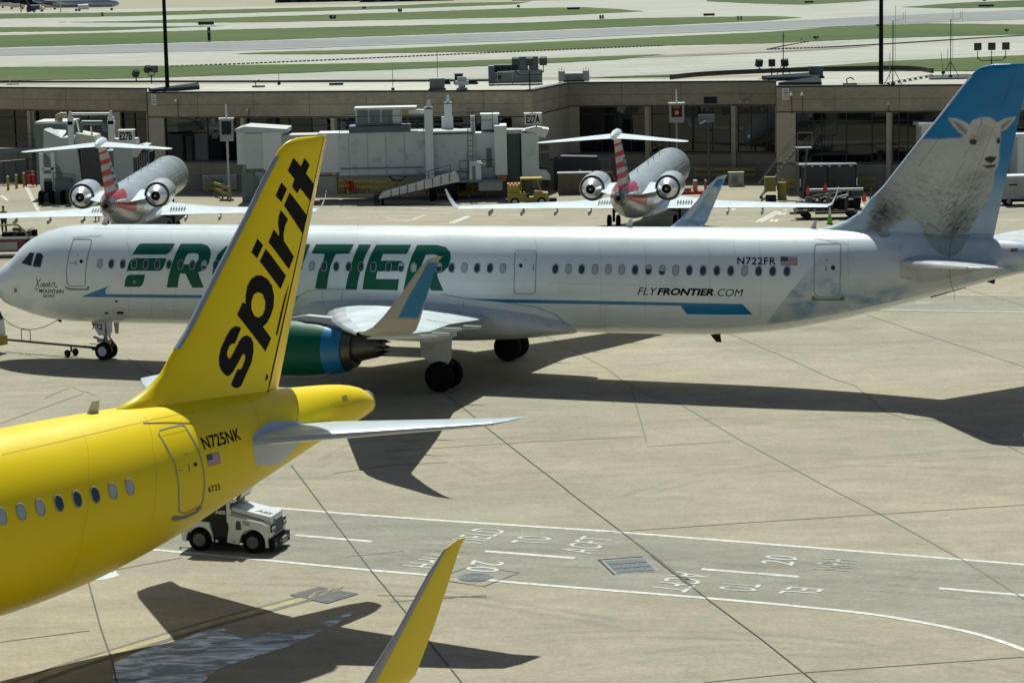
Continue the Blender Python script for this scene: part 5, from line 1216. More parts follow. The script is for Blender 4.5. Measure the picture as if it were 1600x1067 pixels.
    for k in(-1,1):wheel(gg,L(2.3,k*.2-.08,.25),L(2.3,k*.2+.08,.25),.25,hubm=dark)
    return cr,rt
jet(-23.71,170.99,-88.9,'silver regional jet with red striped tail under the left gate sign E27B')
jet(11.83,168.77,-99.49,'silver regional jet with red striped tail right of the gate sign E27A')
# ---------------- boarding bridges ----------------
br_w=mat('bridge_grey',(.56,.60,.58),.5,var=.05,scale=.6,dirt=(.31,.34,.32));br_l=mat('bridge_light',(.68,.72,.70),.5,var=.06,scale=1);br_d=mat('bridge_dark_grey',(.17,.21,.21),.55,var=.1,scale=1)
rail=mat('rail_blue_grey',(.09,.12,.135),.5,.3,var=.1)
def PB(q,x0,x1,y0,y1,Y,dp,m=0,O=(0,0,0)):
    """box whose front face, at depth Y, covers photo span x0..x1, y0..y1"""
    xm=(x0+x1)/2;ym=(y0+y1)/2;a=AY(x0,ym,Y)[0];b=AY(x1,ym,Y)[0];zt=AY(xm,y0,Y)[2];zb=AY(xm,y1,Y)[2]
    q.b2((a-O[0],Y-O[1],max(zb,0)-O[2]),(b-O[0],Y+dp-O[1],zt-O[2]),m);return q
def PP(px,py,Y,O):return tuple(AY(px,py,Y)-np.array(O))
def railing(t,O,pts,h=1.05,name='handrail',m=None,r=.025,post=1.2):
    q=MB()
    for a,b in zip(pts,pts[1:]):
        a=np.array(a);b=np.array(b);L_=np.linalg.norm(b-a);n=max(1,int(L_/post))
        for i in range(n+1):
            p=a+(b-a)*i/n;q.cyl(tuple(p),tuple(p+np.array([0,0,h])),r,n=5)
        for k in(1,.55):q.cyl(tuple(a+np.array([0,0,h*k])),tuple(b+np.array([0,0,h*k])),r,n=5)
    return q.build(name,m or rail,t)
def gate_sign(body,px0,px1,py0,py1,Y,O,t,dark_=False,slant=0):
    a=AY(px0,(py0+py1)/2,Y);b=AY(px1,(py0+py1)/2,Y);zt=AY(px0,py0,Y)[2];zb=AY(px0,py1,Y)[2];O=np.array(O)
    q=MB();q.b2((a[0]-O[0],Y-O[1],zb),(b[0]-O[0],Y+.9-O[1],zt));s=q.build('sign_box',mat('sign_face',(.72,.73,.69),.5,var=.06),t)
    v,f=text_tris(body,.035);w=b[0]-a[0];h=zt-zb;q=MB();q.add([(a[0]-O[0]+w*(.08+.84*u),Y-.012-O[1],zb+h*(.1+.8*k)) for u,k in v],f);q.build('lettering',black,s,recalc=False)
    q=MB();q.b2((a[0]-O[0]-.05,Y-.1-O[1],zt),(b[0]-O[0]+.05,Y+1-O[1],zt+.07));q.build('lid',whitep,s)
O=tuple(np.array([-9.,174.,0]))
jb=thing('boarding_bridge','long grey boarding bridge on wheels with rooftop air unit under gate sign E27A','boarding bridge',O)
Y=172
q=MB();PB(q,370,402,205,257,Y,3.2,0,O);q.build('cab',br_l,jb)
q=MB();PB(q,384,414,209,264,Y-.6,3.2,0,O);q.build('cab_shutter',br_w,jb)
q=MB();PB(q,411,440,203,266,Y-.7,3.8,0,O);q.build('cab',br_l,jb)
q=MB();q.prism([PP(366,203,Y-1,O),PP(382,198,Y-1,O),PP(448,202,Y-1,O),PP(448,208,Y-1,O),PP(370,208,Y-1,O)],(0,4.2,0));q.build('cab_roof',mat('bridge_roof',(.5,.53,.52),.5,var=.1,scale=1.5),jb)
q=MB();PB(q,428,532,213,266,Y+.35,2.2,0,O);q.build('tunnel_section',br_w,jb)
q=MB();PB(q,497,530,208.5,270,Y+.1,2.7,0,O);q.build('tunnel_frame',br_l,jb)
q=MB();PB(q,530,664,209,273.5,Y,2.9,0,O);q.build('tunnel_section',br_w,jb)
q=MB();PB(q,676,742,210,283,Y+.15,2.6,0,O);q.build('tunnel_section',br_w,jb)
q=MB();PB(q,425,535,211,213.5,Y+.2,2.5,0,O);PB(q,528,742,206.5,209.5,Y-.1,3.1,0,O);q.build('roof_deck',mat('bridge_roof',(.5,.53,.52)),jb)
q=MB();PB(q,530,705,273.5,277,Y-.05,3.0,0,O);q.build('tunnel_sill',br_d,jb)
for x in range(545,660,29):
    q=MB();PB(q,x,x+.7,209.5,273,Y-.03,.05,0,O);q.build('panel_seam',mat('seam_bridge',(.33,.36,.35),.6),jb)
q=MB();PB(q,532,662,262,264,Y-.12,.12,0,O);PB(q,680,740,268,270,Y-.02,.12,0,O);q.build('cable_tray',br_d,jb)
q=MB();q.tube([PP(608,276,Y-.2,O),PP(614,281,Y-.2,O),PP(622,283,Y-.2,O),PP(630,280,Y-.2,O),PP(634,276,Y-.2,O)],.06,n=6);q.build('slack_cable',black,jb)
# lift columns
for x0,x1,yt in((664,673,165),(0,0,0)):
    if not x1:continue
    q=MB();PB(q,x0,x1+4,168,286,Y-.5,.5,0,O);q.build('lift_column',br_l,jb)
    q=MB();c_=PP(670,167,Y-.3,O);q.cyl(c_,(c_[0],c_[1],c_[2]+.45),.16,.1,n=12);q.box((c_[0],c_[1],c_[2]-.1),(.5,.4,.12));q.build('column_motor',br_l,jb,smooth=40)
c_=PP(700,206,Y+2.6,O)
q=MB();PB(q,690,708,183,208,Y+2.4,.6,0,O);PB(q,694,706,161,183,Y+2.4,.5,0,O);q.build('lift_column',br_l,jb)
q=MB();c_=PP(700,160,Y+2.6,O);q.cyl(c_,(c_[0],c_[1],c_[2]+.5),.15,.1,n=12);q.box((c_[0],c_[1],c_[2]-.05),(.55,.4,.12));q.build('column_motor',br_l,jb,smooth=40)
# rooftop air unit
q=MB();PB(q,555,626,171,195,Y+.3,1.9,0,O);au=q.build('air_unit',mat('unit_white',(.62,.66,.64),.5,var=.06),jb)
for i in range(3):
    q=MB();x=558+19.3*i;PB(q,x,x+16.5,172.5,193,Y+.22,.08,0,O);q.build('grille',br_d,au)
q=MB();PB(q,553,650,168,171,Y+.2,2.1,0,O);q.build('lid',whitep,au)
q=MB();PB(q,628,662,172,178,Y+.6,.8,0,O);q.build('duct',br_l,au)
q=MB();a_=PP(633,176,Y-.05,O);q.cyl(a_,(a_[0],a_[1]+.3,a_[2]),.22,n=16);q.build('yellow_tag',mat('ochre',(.42,.28,.05),.5),au)
q=MB();PB(q,545,640,197,207,Y-.05,2.6,0,O);q.build('roof_frame',rail,jb)
zr=AY(600,207,Y)[2]
xa=AY(530,207,Y)[0]-O[0];xb=AY(662,207,Y)[0]-O[0];xc=AY(742,207,Y)[0]-O[0];xd=AY(770,207,Y)[0]-O[0]
railing(jb,O,[(xa,-2,zr),(xb,-2,zr)],1.15);railing(jb,O,[(xa,.9,zr),(xb,.9,zr)],1.15);railing(jb,O,[(xb+.6,.9,zr),(xd,.9,zr)],1.15)
railing(jb,O,[(xc-.5,-2,zr),(xd,-2,zr)],1.3)
q=MB();PB(q,752,778,180,203,Y+.9,1.6,0,O);u2=q.build('air_unit',MT['unit_white'],jb);q=MB();PB(q,735,742,181,205,Y+.6,.5,0,O);q.build('ladder_box',br_l,jb)
q=MB();PB(q,750,780,178.5,181,Y+.8,1.8,0,O);q.build('lid',whitep,u2)
q=MB();PB(q,741,774,208,281,Y+.5,2.4,0,O);q.build('tunnel_section',br_l,jb)
q=MB();PB(q,760,768,232,262,Y+.4,.1,0,O);q.build('door',br_d,jb)
q=MB();PB(q,773,792,197,274,Y-.8,3.6,0,O);q.build('cab_wall',br_l,jb)
q=MB();PB(q,792,812,208,279,Y-.2,2.8,0,O)
for i in range(8):PB(q,793+2.4*i,794.2+2.4*i,209,278,Y-.28,.1,1,O)
q.build('bellows',[br_d,mat('bellow_fold',(.08,.1,.1),.6)],jb)
q=MB();PB(q,788,818,203,209,Y-.3,3,0,O);q.build('cab_roof',MT['bridge_roof'],jb)
q=MB();c_=AY(828,245,Y+.9);z0=AY(828,280,Y)[2];z1=AY(828,207,Y)[2];q.cyl((c_[0]-O[0],.9-2+.0,z0),(c_[0]-O[0],.9-2,z1),.72,n=20);q.build('rotunda',br_w,jb,smooth=40)
q=MB();PB(q,815,842,208,281,Y-.9,1.6,0,O);q.build('cab_wall',br_w,jb)
q=MB();q.prism([PP(815,205,Y-1.1,O),PP(838,200,Y-1.1,O),PP(858,203,Y-1.1,O),PP(852,216,Y-1.1,O),PP(838,212,Y-1.1,O),PP(838,208,Y-1.1,O)],(0,2.6,0));q.build('canopy',br_l,jb)
q=MB();q.prism([PP(842,265,Y-.7,O),PP(853,266,Y-.7,O),PP(860,274,Y-.7,O),PP(860,281,Y-.7,O),PP(842,281,Y-.7,O)],(0,.5,0));q.build('bumper',br_w,jb)
q=MB();PB(q,842,858,226,264,Y+.3,.3,0,O);q.build('cab_glass',glass,jb)
gate_sign('E27A',820,846,179,195,Y-.4,O,jb);q=MB();q.cyl(PP(838,195,Y,O),PP(838,218,Y,O),.05,n=6);q.build('sign_post',dark,jb)
# service stair and ladder cage
q=MB()
for x in(731,739):q.cyl(PP(x,288,Y-1,O),PP(x,183,Y-1,O),.03,n=6)
for i in range(16):
    z=1.2+i*.38;a_=PP(731,240,Y-1,O);b_=PP(739,240,Y-1,O);q.cyl((a_[0],a_[1],z),(b_[0],b_[1],z),.022,n=5)
q.build('ladder',rail,jb)
q=MB();PB(q,733,752,252,282,Y-1.1,.7,0,O);q.build('switch_cabinet',br_l,jb);q=MB();PB(q,738,743,260,281,Y-1.15,.1,0,O);q.build('cabinet_door',br_d,jb)
railing(jb,O,[PP(719,280,Y-1.3,O),PP(733,280,Y-1.3,O)],1.3);railing(jb,O,[PP(748,276,Y-1,O),PP(772,276,Y-1,O)],1.2)
q=MB();PB(q,716,790,281,285,Y-1.2,2.6,0,O);q.build('platform',br_d,jb)
q=MB();a_=PP(743,252,Y-1.3,O);q.box((a_[0]+.35,a_[1],a_[2]-.15),(.8,.25,.08),ry=.2);q.build('tube_lamp',whitep,jb)
q=MB();PB(q,748,785,284,298,Y-.6,2.4,0,O);q.build('support_base',lgrey,jb)
q=MB();PB(q,777,792,275,282,Y-1,.6,0,O);q.build('orange_lamp',mat('orange_box',(.4,.13,.02),.5),jb)
# wheel bogie
bo=MB();PB(bo,672,718,283,303,Y-.6,1.2,0,O);b_=bo.build('bogie',dark,jb)
for px in(671,704):
    c_=AY(px+6,308,Y-.9);cc=(c_[0]-O[0],-3.1,.62)
    wheel(b_,(cc[0]-.25,cc[1]-.0,.64),(cc[0]+.25,cc[1]+.0,.64),.64,hubm=grey)
# rear support leg near the building
q=MB();PB(q,378,398,270,318,Y+1,.7,0,O);q.build('support_leg',br_d,jb)
q=MB();PB(q,498,526,276,304,Y+.9,1.2,0,O);q.build('generator_box',grey,jb)
# conveyor (bag slide with handrails)
Oc=tuple(G(640,318));sl=thing('baggage_slide','inclined grey baggage slide with handrail leaning up to the E27A bridge','baggage slide',Oc)
Yc=Oc[1]-1.2
lo=[PP(588,312,Yc,Oc),PP(718,284,Yc,Oc),PP(712,270,Yc,Oc),PP(700,273,Yc,Oc),PP(598,301,Yc,Oc)]
q=MB();q.prism(lo,(0,.1,0));q.prism([(p[0],p[1]+1.2,p[2]) for p in lo],(0,.1,0));q.build('side_panel',lgrey,sl)
q=MB();q.prism([PP(588,310,Yc+.1,Oc),PP(716,281,Yc+.1,Oc),PP(716,284,Yc+.1,Oc),PP(588,313,Yc+.1,Oc)],(0,1.1,0));q.build('chute',dark,sl)
q=MB()
for i in range(1,9):
    x=598+13*i;y=301-3.7*i;q.cyl(PP(x,y+13,Yc-.03,Oc),PP(x,y-.5,Yc-.03,Oc),.025,n=5)
q.build('panel_rib',dark,sl)
railing(sl,Oc,[PP(602,301,Yc,Oc),PP(704,272,Yc,Oc)],.62,m=rail)
q=MB();PB(q,584,592,303,318,Yc,1.2,0,Oc);q.build('foot',dark,sl)
for k in(0,1.1):wheel(sl,(PP(596,316,Yc,Oc)[0],PP(596,316,Yc,Oc)[1]+k,.2),(PP(596,316,Yc,Oc)[0]+.12,PP(596,316,Yc,Oc)[1]+k,.2),.2,hubm=grey)
# hose reel cart
Oh=tuple(G(722,309));hr=thing('hose_cart','yellow framed hose reel cart beside the bridge wheels','cart',Oh);s_=22.
q=MB();
for x in(-.75,.75):
    for y in(-.4,.4):q.cyl((x,y,.2),(x,y,1.35),.04,n=6)
q.tube([(-.75,-.4,1.35),(.75,-.4,1.35),(.75,.4,1.35),(-.75,.4,1.35),(-.75,-.4,1.35)],.04);q.tube([(-.75,-.4,.3),(.75,-.4,.3),(.75,.4,.3),(-.75,.4,.3),(-.75,-.4,.3)],.04);q.build('frame',yel,hr)
q=MB()
for i in range(3):
    r=.5-.06*i;n=24;q.tube([(r*math.cos(2*math.pi*k/n),-.25+.2*i,.85+r*math.sin(2*math.pi*k/n)) for k in range(n+1)],.05,n=6)
q.build('hose',yel,hr,smooth=60)
q=MB();q.cyl((0,-.35,.85),(0,.35,.85),.3,n=16);q.build('reel',dark,hr)
for x in(-.5,.5):wheel(hr,(x,-.4,.14),(x,-.3,.14),.14,hubm=grey)
# yellow baggage tug
def tug(name,label,cat,loc,rz_,body,canopy=True,L_=2.9,bag=None):
    t=thing(name,label,cat,tuple(loc),rz_)
    q=MB();q.prism([(-L_/2,-.65,.35),(-L_/2,-.65,.95),(-L_*.1,-.65,.95),(-.05,-.65,.6),(.35,-.65,.6),(.4,-.65,1.0),(L_/2-.1,-.65,.9),(L_/2,-.65,.35)],(0,1.3,0));q.build('body',body,t)
    if canopy:
        q=MB();q.b2((-.55,-.68,1.85),(.95,.68,1.95));q.build('canopy',body,t)
        q=MB()
        for x,x2 in((-.5,-.5),(.6,.9)):
            for y in(-.62,.62):q.cyl((x2,y,.9),(x,y,1.9),.035,n=6)
        q.build('canopy_post',body,t)
    q=MB();q.b2((-.35,-.5,.6),(.05,.5,.8));q.b2((-.5,-.5,.7),(-.35,.5,1.2));q.build('seat',black,t)
    q=MB();q.cyl((.42,-.25,1.0),(.3,-.25,1.2),.02,n=6);q.cyl((.28,-.25,1.19),(.31,-.25,1.23),.18,n=16);q.build('steering_wheel',black,t)
    for x in(-L_/2+.5,L_/2-.55):
        for y in(-.68,.5):wheel(t,(x,y,.32),(x,y+.2,.32),.32,hubm=lgrey)
    q=MB();q.b2((-L_/2-.12,-.55,.3),(-L_/2,.55,.5));q.b2((L_/2,-.55,.3),(L_/2+.12,.55,.5));q.build('bumper',dark,t)
    return t
p=G(826,321.5);t=tug('baggage_tug','yellow baggage tug with canopy and raised beacon parked below sign E27A','tug',p,math.pi,yel)
t.rotation_euler=(0,0,0)
q=MB();q.b2((-1.45,-.55,.95),(-.6,.55,1.45));q.build('engine_cover',yel,t)
for i in range(4):
    q=MB();q.b2((-1.45+.24*i,-.56,1.45),(-1.3+.24*i,.56,1.58));q.build('warning_strip',mat('orange_paint',(.5,.2,.03),.5),t)
q=MB();q.b2((1.5,-.3,.1),(1.95,.3,.5));q.build('tow_block',dark,t)
# clutter along the wall
def simple(name,label,cat,px,py,fn,rz_=0,group=None):
    p=G(px,py);t=thing(name,label,cat,tuple(p),rz_,group);fn(t);return t
def barrier(x0,y0,x1,y1,label):
    a=G(x0,y0);b=G(x1,y1);mdl=(a+b)/2;t=thing('guard_rail',label,'barrier',tuple(mdl),0,'yellow guard rails at the foot of the terminal')
    d=b-a;L_=np.linalg.norm(d);t.rotation_euler=(0,0,math.atan2(d[1],d[0]))
    for z in(.42,.85):
        q=MB();q.b2((-L_/2,-.05,z),(L_/2,.05,z+.2));q.build('rail',yel,t)
    n=max(2,int(L_/2.4))
    for i in range(n+1):
        q=MB();q.cyl((-L_/2+L_*i/n,.12,0),(-L_/2+L_*i/n,.12,1.05),.07,n=8);q.build('post',yel,t)
barrier(528,302,760,308,'long yellow guard rail behind the E27A bridge wheels')
barrier(1085,284,1180,284,'yellow guard rail under the right glass bays')
barrier(1222,303,1245,303,'short yellow guard rail between the stair stand and the curtained cart')
barrier(1331,300,1366,300,'short yellow guard rail between the curtained cart and the light pole')
barrier(322,302,358,314,'bent yellow guard rail leaning right of the left jet nose')
for px,py,lb in((13,297,'first'),(26,294.5,'second'),(38,291.5,'third'),(52,289,'fourth')):
    simple('bollard','%s yellow bollard from the left photo edge beside the fence'%lb,'bollard',px,py,lambda t:(MB().cyl((0,0,0),(0,0,1.05),.1,n=12).build('post',yel,t,smooth=40),MB().cyl((0,0,1.05),(0,0,1.12),.1,.03,n=12).build('cap',whitep,t,smooth=40)),group='yellow bollards by the fence')
def cab_(w,h_):
    def f(t):
        q=MB();q.b2((-w/2,-.3,.1),(w/2,.3,h_));q.build('casing',grey,t);q=MB();q.b2((-w/2-.04,-.34,h_),(w/2+.04,.34,h_+.06));q.build('lid',lgrey,t);q=MB();q.b2((-w*.3,-.32,.3),(w*.1,-.3,h_-.2));q.build('door',br_d,t)
    return f
simple('utility_cabinet','wide low grey utility cabinet at the wall left of the bridge support leg','cabinet',345,299,cab_(2.6,1.2))
simple('utility_cabinet','narrow grey utility cabinet at the wall beside the bridge support leg','cabinet',405,302,cab_(.8,1.5))
simple('utility_cabinet','small grey utility cabinet at the wall behind the right regional jet','cabinet',1150,291,cab_(1.1,1.0))
def ext_cart(t):
    MB().cyl((0,0,.2),(0,0,.95),.16,n=12).build('cylinder',red,t,smooth=40);MB().cyl((.3,.1,.2),(.3,.1,.95),.16,n=12).build('cylinder',red,t,smooth=40)
    q=MB();q.tube([(-.25,-.2,.1),(-.25,.1,1.2),(.55,.1,1.2),(.55,-.2,.1)],.03);q.build('frame',red,t)
    for x in(-.25,.55):wheel(t,(x,.0,.14),(x+.06,.0,.14),.14,hubm=grey)
simple('extinguisher_cart','red wheeled fire extinguisher cart beside the yellow bollards','extinguisher',46,292,ext_cart)
simple('extinguisher_cart','red wheeled fire extinguisher cart under the E27A bridge right of the yellow fin','extinguisher',544,303,ext_cart)
def bench(t):
    q=MB();q.b2((-.9,-.3,.6),(.9,.3,.68));q.build('top',yel,t)
    for x in(-.75,.75):
        q=MB();q.prism([(x,-.28,0),(x,-.1,.6),(x,.1,.6),(x,.28,0),(x,.2,0),(x,.02,.5),(x,-.02,.5),(x,-.2,0)],(.08,0,0));q.build('trestle',yel,t)
simple('trestle','low yellow trestle left of the red cart under the E27A bridge','trestle',527,304,bench)
# fence at far left
pf=G(-30,293);t=thing('mesh_fence','dark green-grey mesh fence panels at the left behind the bollards','fence',tuple(pf))
e=G(62,284)-pf
for i in range(5):
    a=e*i/5;b=e*(i+1)/5;q=MB();q.tube([(a[0],a[1],.1),(a[0],a[1],1.9),(b[0],b[1],1.9),(b[0],b[1],.1),(a[0],a[1],.1)],.04);q.build('frame',rail,t)
    q=MB()
    for k in range(1,14):
        c_=a+(b-a)*k/14;q.cyl((c_[0],c_[1],.1),(c_[0],c_[1],1.9),.02,n=4)
    q.build('mesh',rail,t)
# walkway from the left building to the bridge
q=MB();
tw=thing('walkway','dark raised metal walkway with rails against the left end of the terminal','walkway',tuple(G(10,285)))
o_=tuple(tw.location)
q=MB();PB(q,-40,60,232,240,G(10,285)[1],1.6,0,o_);q.build('deck',br_d,tw);railing(tw,o_,[PP(-40,233,G(10,285)[1],o_),PP(60,229,G(10,285)[1],o_)],1.0)
for x in(-10,25,58):
    q=MB();PB(q,x,x+4,238,286,G(10,285)[1]+.3,.3,0,o_);q.build('support',br_d,tw)
# bridge E27B
O2=(-31.,178.,0);j2=thing('boarding_bridge','pale boarding bridge seen end-on under gate sign E27B at the left','boarding bridge',O2);Y=176
q=MB();PB(q,56,112,192,285,Y+4,3.2,0,O2);q.build('rotunda',br_d,j2)
q=MB();PB(q,55,112,190,193.5,Y+3.8,3.6,0,O2);q.build('cab_roof',br_l,j2)
q=MB();q.prism([PP(68,203,Y,O2),PP(96,216,Y,O2),PP(115,214,Y,O2),PP(122,240,Y,O2),PP(130,300,Y,O2),PP(110,300,Y,O2),PP(92,260,Y,O2),PP(68,238,Y,O2)],(0,2.6,0));q.build('tunnel_end',mat('bridge_face',(.46,.50,.48),.55,var=.06),j2)
q=MB();q.add([PP(68,202.5,Y+.02,O2),PP(96,215.6,Y+.02,O2),PP(104,206,Y+2.5,O2),PP(100,201,Y+4,O2),PP(75,200,Y+4,O2)],[(0,1,2,3,4)]);q.build('tunnel_roof',MT['bridge_roof'],j2,recalc=False)
q=MB();q.prism([PP(115,230,Y+.1,O2),PP(152,228,Y+.1,O2),PP(146,213,Y+.1,O2),PP(118,208,Y+.1,O2)],(0,3,0));q.build('tunnel_roof',mat('cream_roof',(.58,.57,.48),.6,var=.05),j2)
q=MB();PB(q,127,163,233,290,Y+.2,3,0,O2)
for i in range(12):PB(q,128+2.9*i,129.4+2.9*i,234,289,Y+.1,.1,1,O2)
q.build('bellows',[br_d,MT['bellow_fold']],j2)
q=MB();PB(q,178,208,232,290,Y-.2,2.8,0,O2);q.build('cab_wall',mat('bridge_blue_grey',(.38,.46,.48),.5,var=.05),j2)
q=MB();PB(q,165,178,236,290,Y+.3,2.6,0,O2);q.build('cab_wall',br_d,j2)
q=MB();PB(q,208,236,238,285,Y+.2,2.2,0,O2)
for i in range(7):PB(q,210+3.6*i,212+3.6*i,238,284,Y+.1,.12,1,O2)
q.build('canopy',[dark,br_d],j2)
q=MB();q.prism([PP(205,231,Y-.3,O2),PP(222,226,Y-.3,O2),PP(230,228,Y-.3,O2),PP(220,236,Y-.3,O2),PP(214,247,Y-.3,O2),PP(207,246,Y-.3,O2)],(0,2.4,0));q.build('canopy_roof',MT['bridge_roof'],j2)
for x0,x1,yt,yb in((106,114,180,228),(169,178,179,232)):
    q=MB();PB(q,x0,x1,yt+4,yb,Y-.2,.5,0,O2);q.build('lift_column',br_l,j2)
    q=MB();a_=PP((x0+x1)/2,yt+4,Y,O2);q.cyl(a_,(a_[0],a_[1],a_[2]+.45),.15,.1,n=12);q.box((a_[0],a_[1],a_[2]-.4),(.55,.4,.25));q.build('column_motor',br_l,j2,smooth=40)
q=MB();q.cyl(PP(108,178.5,Y,O2),PP(172,178,Y,O2),.1,n=8);q.build('cross_beam',br_l,j2)
q=MB();q.tube([PP(104,180,Y+.3,O2),PP(94,180,Y+.3,O2),PP(89,184,Y+.3,O2),PP(90,189,Y+.3,O2),PP(97,190,Y+.3,O2)],.2,n=10);q.build('flexible_duct',mat('duct_tan',(.4,.36,.28),.6),j2,smooth=60)
q=MB()
for a_ in((128,192,160,192),(128,192,126,210),(160,192,166,206)):q.cyl(PP(a_[0],a_[1],Y+1.5,O2),PP(a_[2],a_[3],Y+1.5,O2),.16,n=8)
q.build('hood_frame',rail,j2)
q=MB();q.cyl(PP(120,188,Y+1,O2),PP(124,207,Y+1,O2),.07,n=8);q.cyl(PP(142,198,Y+.4,O2),PP(144,213,Y+.4,O2),.07,n=8);q.build('lamp_post',whitep,j2)
gate_sign('E27B',185,208,205,221.5,Y-.6,O2,j2)
q=MB();PB(q,174,214,217,226,Y,1.2,0,O2);q.build('beam',br_l,j2)
# lower carriage
q=MB();PB(q,62,68,240,298,Y-.3,.3,0,O2);PB(q,80,86,238,298,Y-.3,.3,0,O2);PB(q,66,84,262,266,Y-.3,.3,0,O2);q.build('leg_frame',br_l,j2)
q=MB();PB(q,69,82,284,306,Y-.35,.5,0,O2);q.build('cabinet',dark,j2);q=MB();PB(q,66,82,272,279,Y-.5,.6,0,O2);q.build('cabinet_hood',br_l,j2)
railing(j2,O2,[PP(84,293,Y-1,O2),PP(118,297,Y-1,O2)],1.1);q=MB();PB(q,86,112,280,305,Y-.6,1.2,0,O2);q.build('stair_panel',br_d,j2)
q=MB();PB(q,60,126,303,318,Y-1.3,2.6,0,O2);b_=q.build('bogie',mat('bogie_grey',(.13,.14,.14),.6,var=.1),j2)
for px in(66,82,100):
    c_=AY(px,322,Y-1.4);wheel(b_,(c_[0]-O2[0]-.2,-3.4,.5),(c_[0]-O2[0]+.2,-3.4,.5),.5,hubm=yel)
q=MB();PB(q,60,82,316,321,Y-1.6,.3,0,O2);q.build('bumper',yel,j2)
# bridge at the right edge, behind the fin
O3=(33.,171.,0);j3=thing('boarding_bridge','white boarding bridge mostly hidden behind the blue tail fin','boarding bridge',O3);Y=169
q=MB();PB(q,1440,1545,197,268,Y,2.8,0,O3);q.build('tunnel_section',br_l,j3)
q=MB();PB(q,1436,1550,192,197,Y-.1,3,0,O3);q.build('roof_deck',whitep,j3)
q=MB();PB(q,1590,1660,214,275,Y-3,2.8,0,O3);q.build('cab',br_l,j3)
q=MB();PB(q,1588,1665,209,214,Y-3.1,3,0,O3);q.build('cab_roof',whitep,j3)
for px in(1500,1620):
    q=MB();c_=AY(px,300,Y);q.cyl((c_[0]-O3[0],-.5,0),(c_[0]-O3[0],-.5,3.0),.3,n=12);q.build('support_leg',grey,j3)
def gpu(t):
    q=MB();q.b2((-1.3,-.7,.45),(1.3,.7,1.9));q.build('casing',grey,t);q=MB();q.b2((-1.35,-.75,1.9),(1.35,.75,2.0));q.build('lid',whitep,t)
    for x in(-.9,.1):
        q=MB();q.b2((x,-.72,1.35),(x+.55,-.7,1.45));q.build('slot',dark,t)
    q=MB();q.b2((-1.5,-.6,.25),(1.5,.6,.45));q.build('chassis',dark,t)
    for x in(-.9,.9):
        for y in(-.7,.5):wheel(t,(x,y,.28),(x,y+.18,.28),.28,hubm=grey)
simple('ground_power_unit','grey ground power unit on a trailer at the right edge behind the fin','power unit',1594,320,gpu)
# wheeled stair stand in front of the glass corner
def stand(t):
    st_=mat('stand_grey',(.16,.17,.17),.6,var=.2,scale=5)
    q=MB()
    for y in(-.35,.35):q.cyl((-.6,y,0.2),(1.95,y,3.55),.04,n=6);q.cyl((-.75,y,1.1),(1.75,y,4.4),.025,n=6);q.cyl((1.95,y,3.5),(1.95,y,.2),.03,n=6);q.cyl((2.6,y,3.5),(2.3,y,.2),.025,n=6)
    q.build('frame',st_,t)
    for i in range(11):
        q=MB();q.box((-.35+.2*i,0,.5+.28*i),(.24,.7,.03));q.build('step',dark,t)
    q=MB();q.b2((1.8,-.45,3.5),(2.9,.45,3.57));q.build('platform',grey,t)
    q=MB();q.tube([(2.9,-.42,3.55),(2.9,-.42,4.6),(1.9,-.42,4.6),(1.9,-.42,3.55)],.025);q.build('guard',st_,t)
    for x,y in((-.6,-.3),(-.6,.3),(2.2,-.3),(2.2,.3)):wheel(t,(x,y,.1),(x,y+.06,.1),.1,hubm=grey)
simple('stair_stand','tall grey wheeled stair stand leaning against the tan wall right of the yellow tank','stairs',1203,311,stand)
def tank(t):
    ol_=mat('olive_yellow',(.20,.175,.04),.6,var=.2,scale=4,dirt=(.1,.09,.04));q=MB();q.b2((-.45,-.3,.75),(.3,.3,1.75));q.build('cabinet',ol_,t)
    q=MB();q.cyl((.75,0,.1),(.75,0,1.35),.32,n=18);q.build('drum',ol_,t,smooth=40)
    q=MB();q.tube([(-.3,-.35,.45),(-.85,-.35,-.0),(-.2,-.35,.0),(.2,-.35,.45)],.05);q.build('hose',dark,t)
    q=MB();q.box((-.05,-.3,.28),(.7,.4,.4),rx=.2);q.build('valve_box',dark,t)
simple('fuel_pit_stand','yellow cabinet and drum stand with black hose in front of the tan column','stand',1205,316,tank)
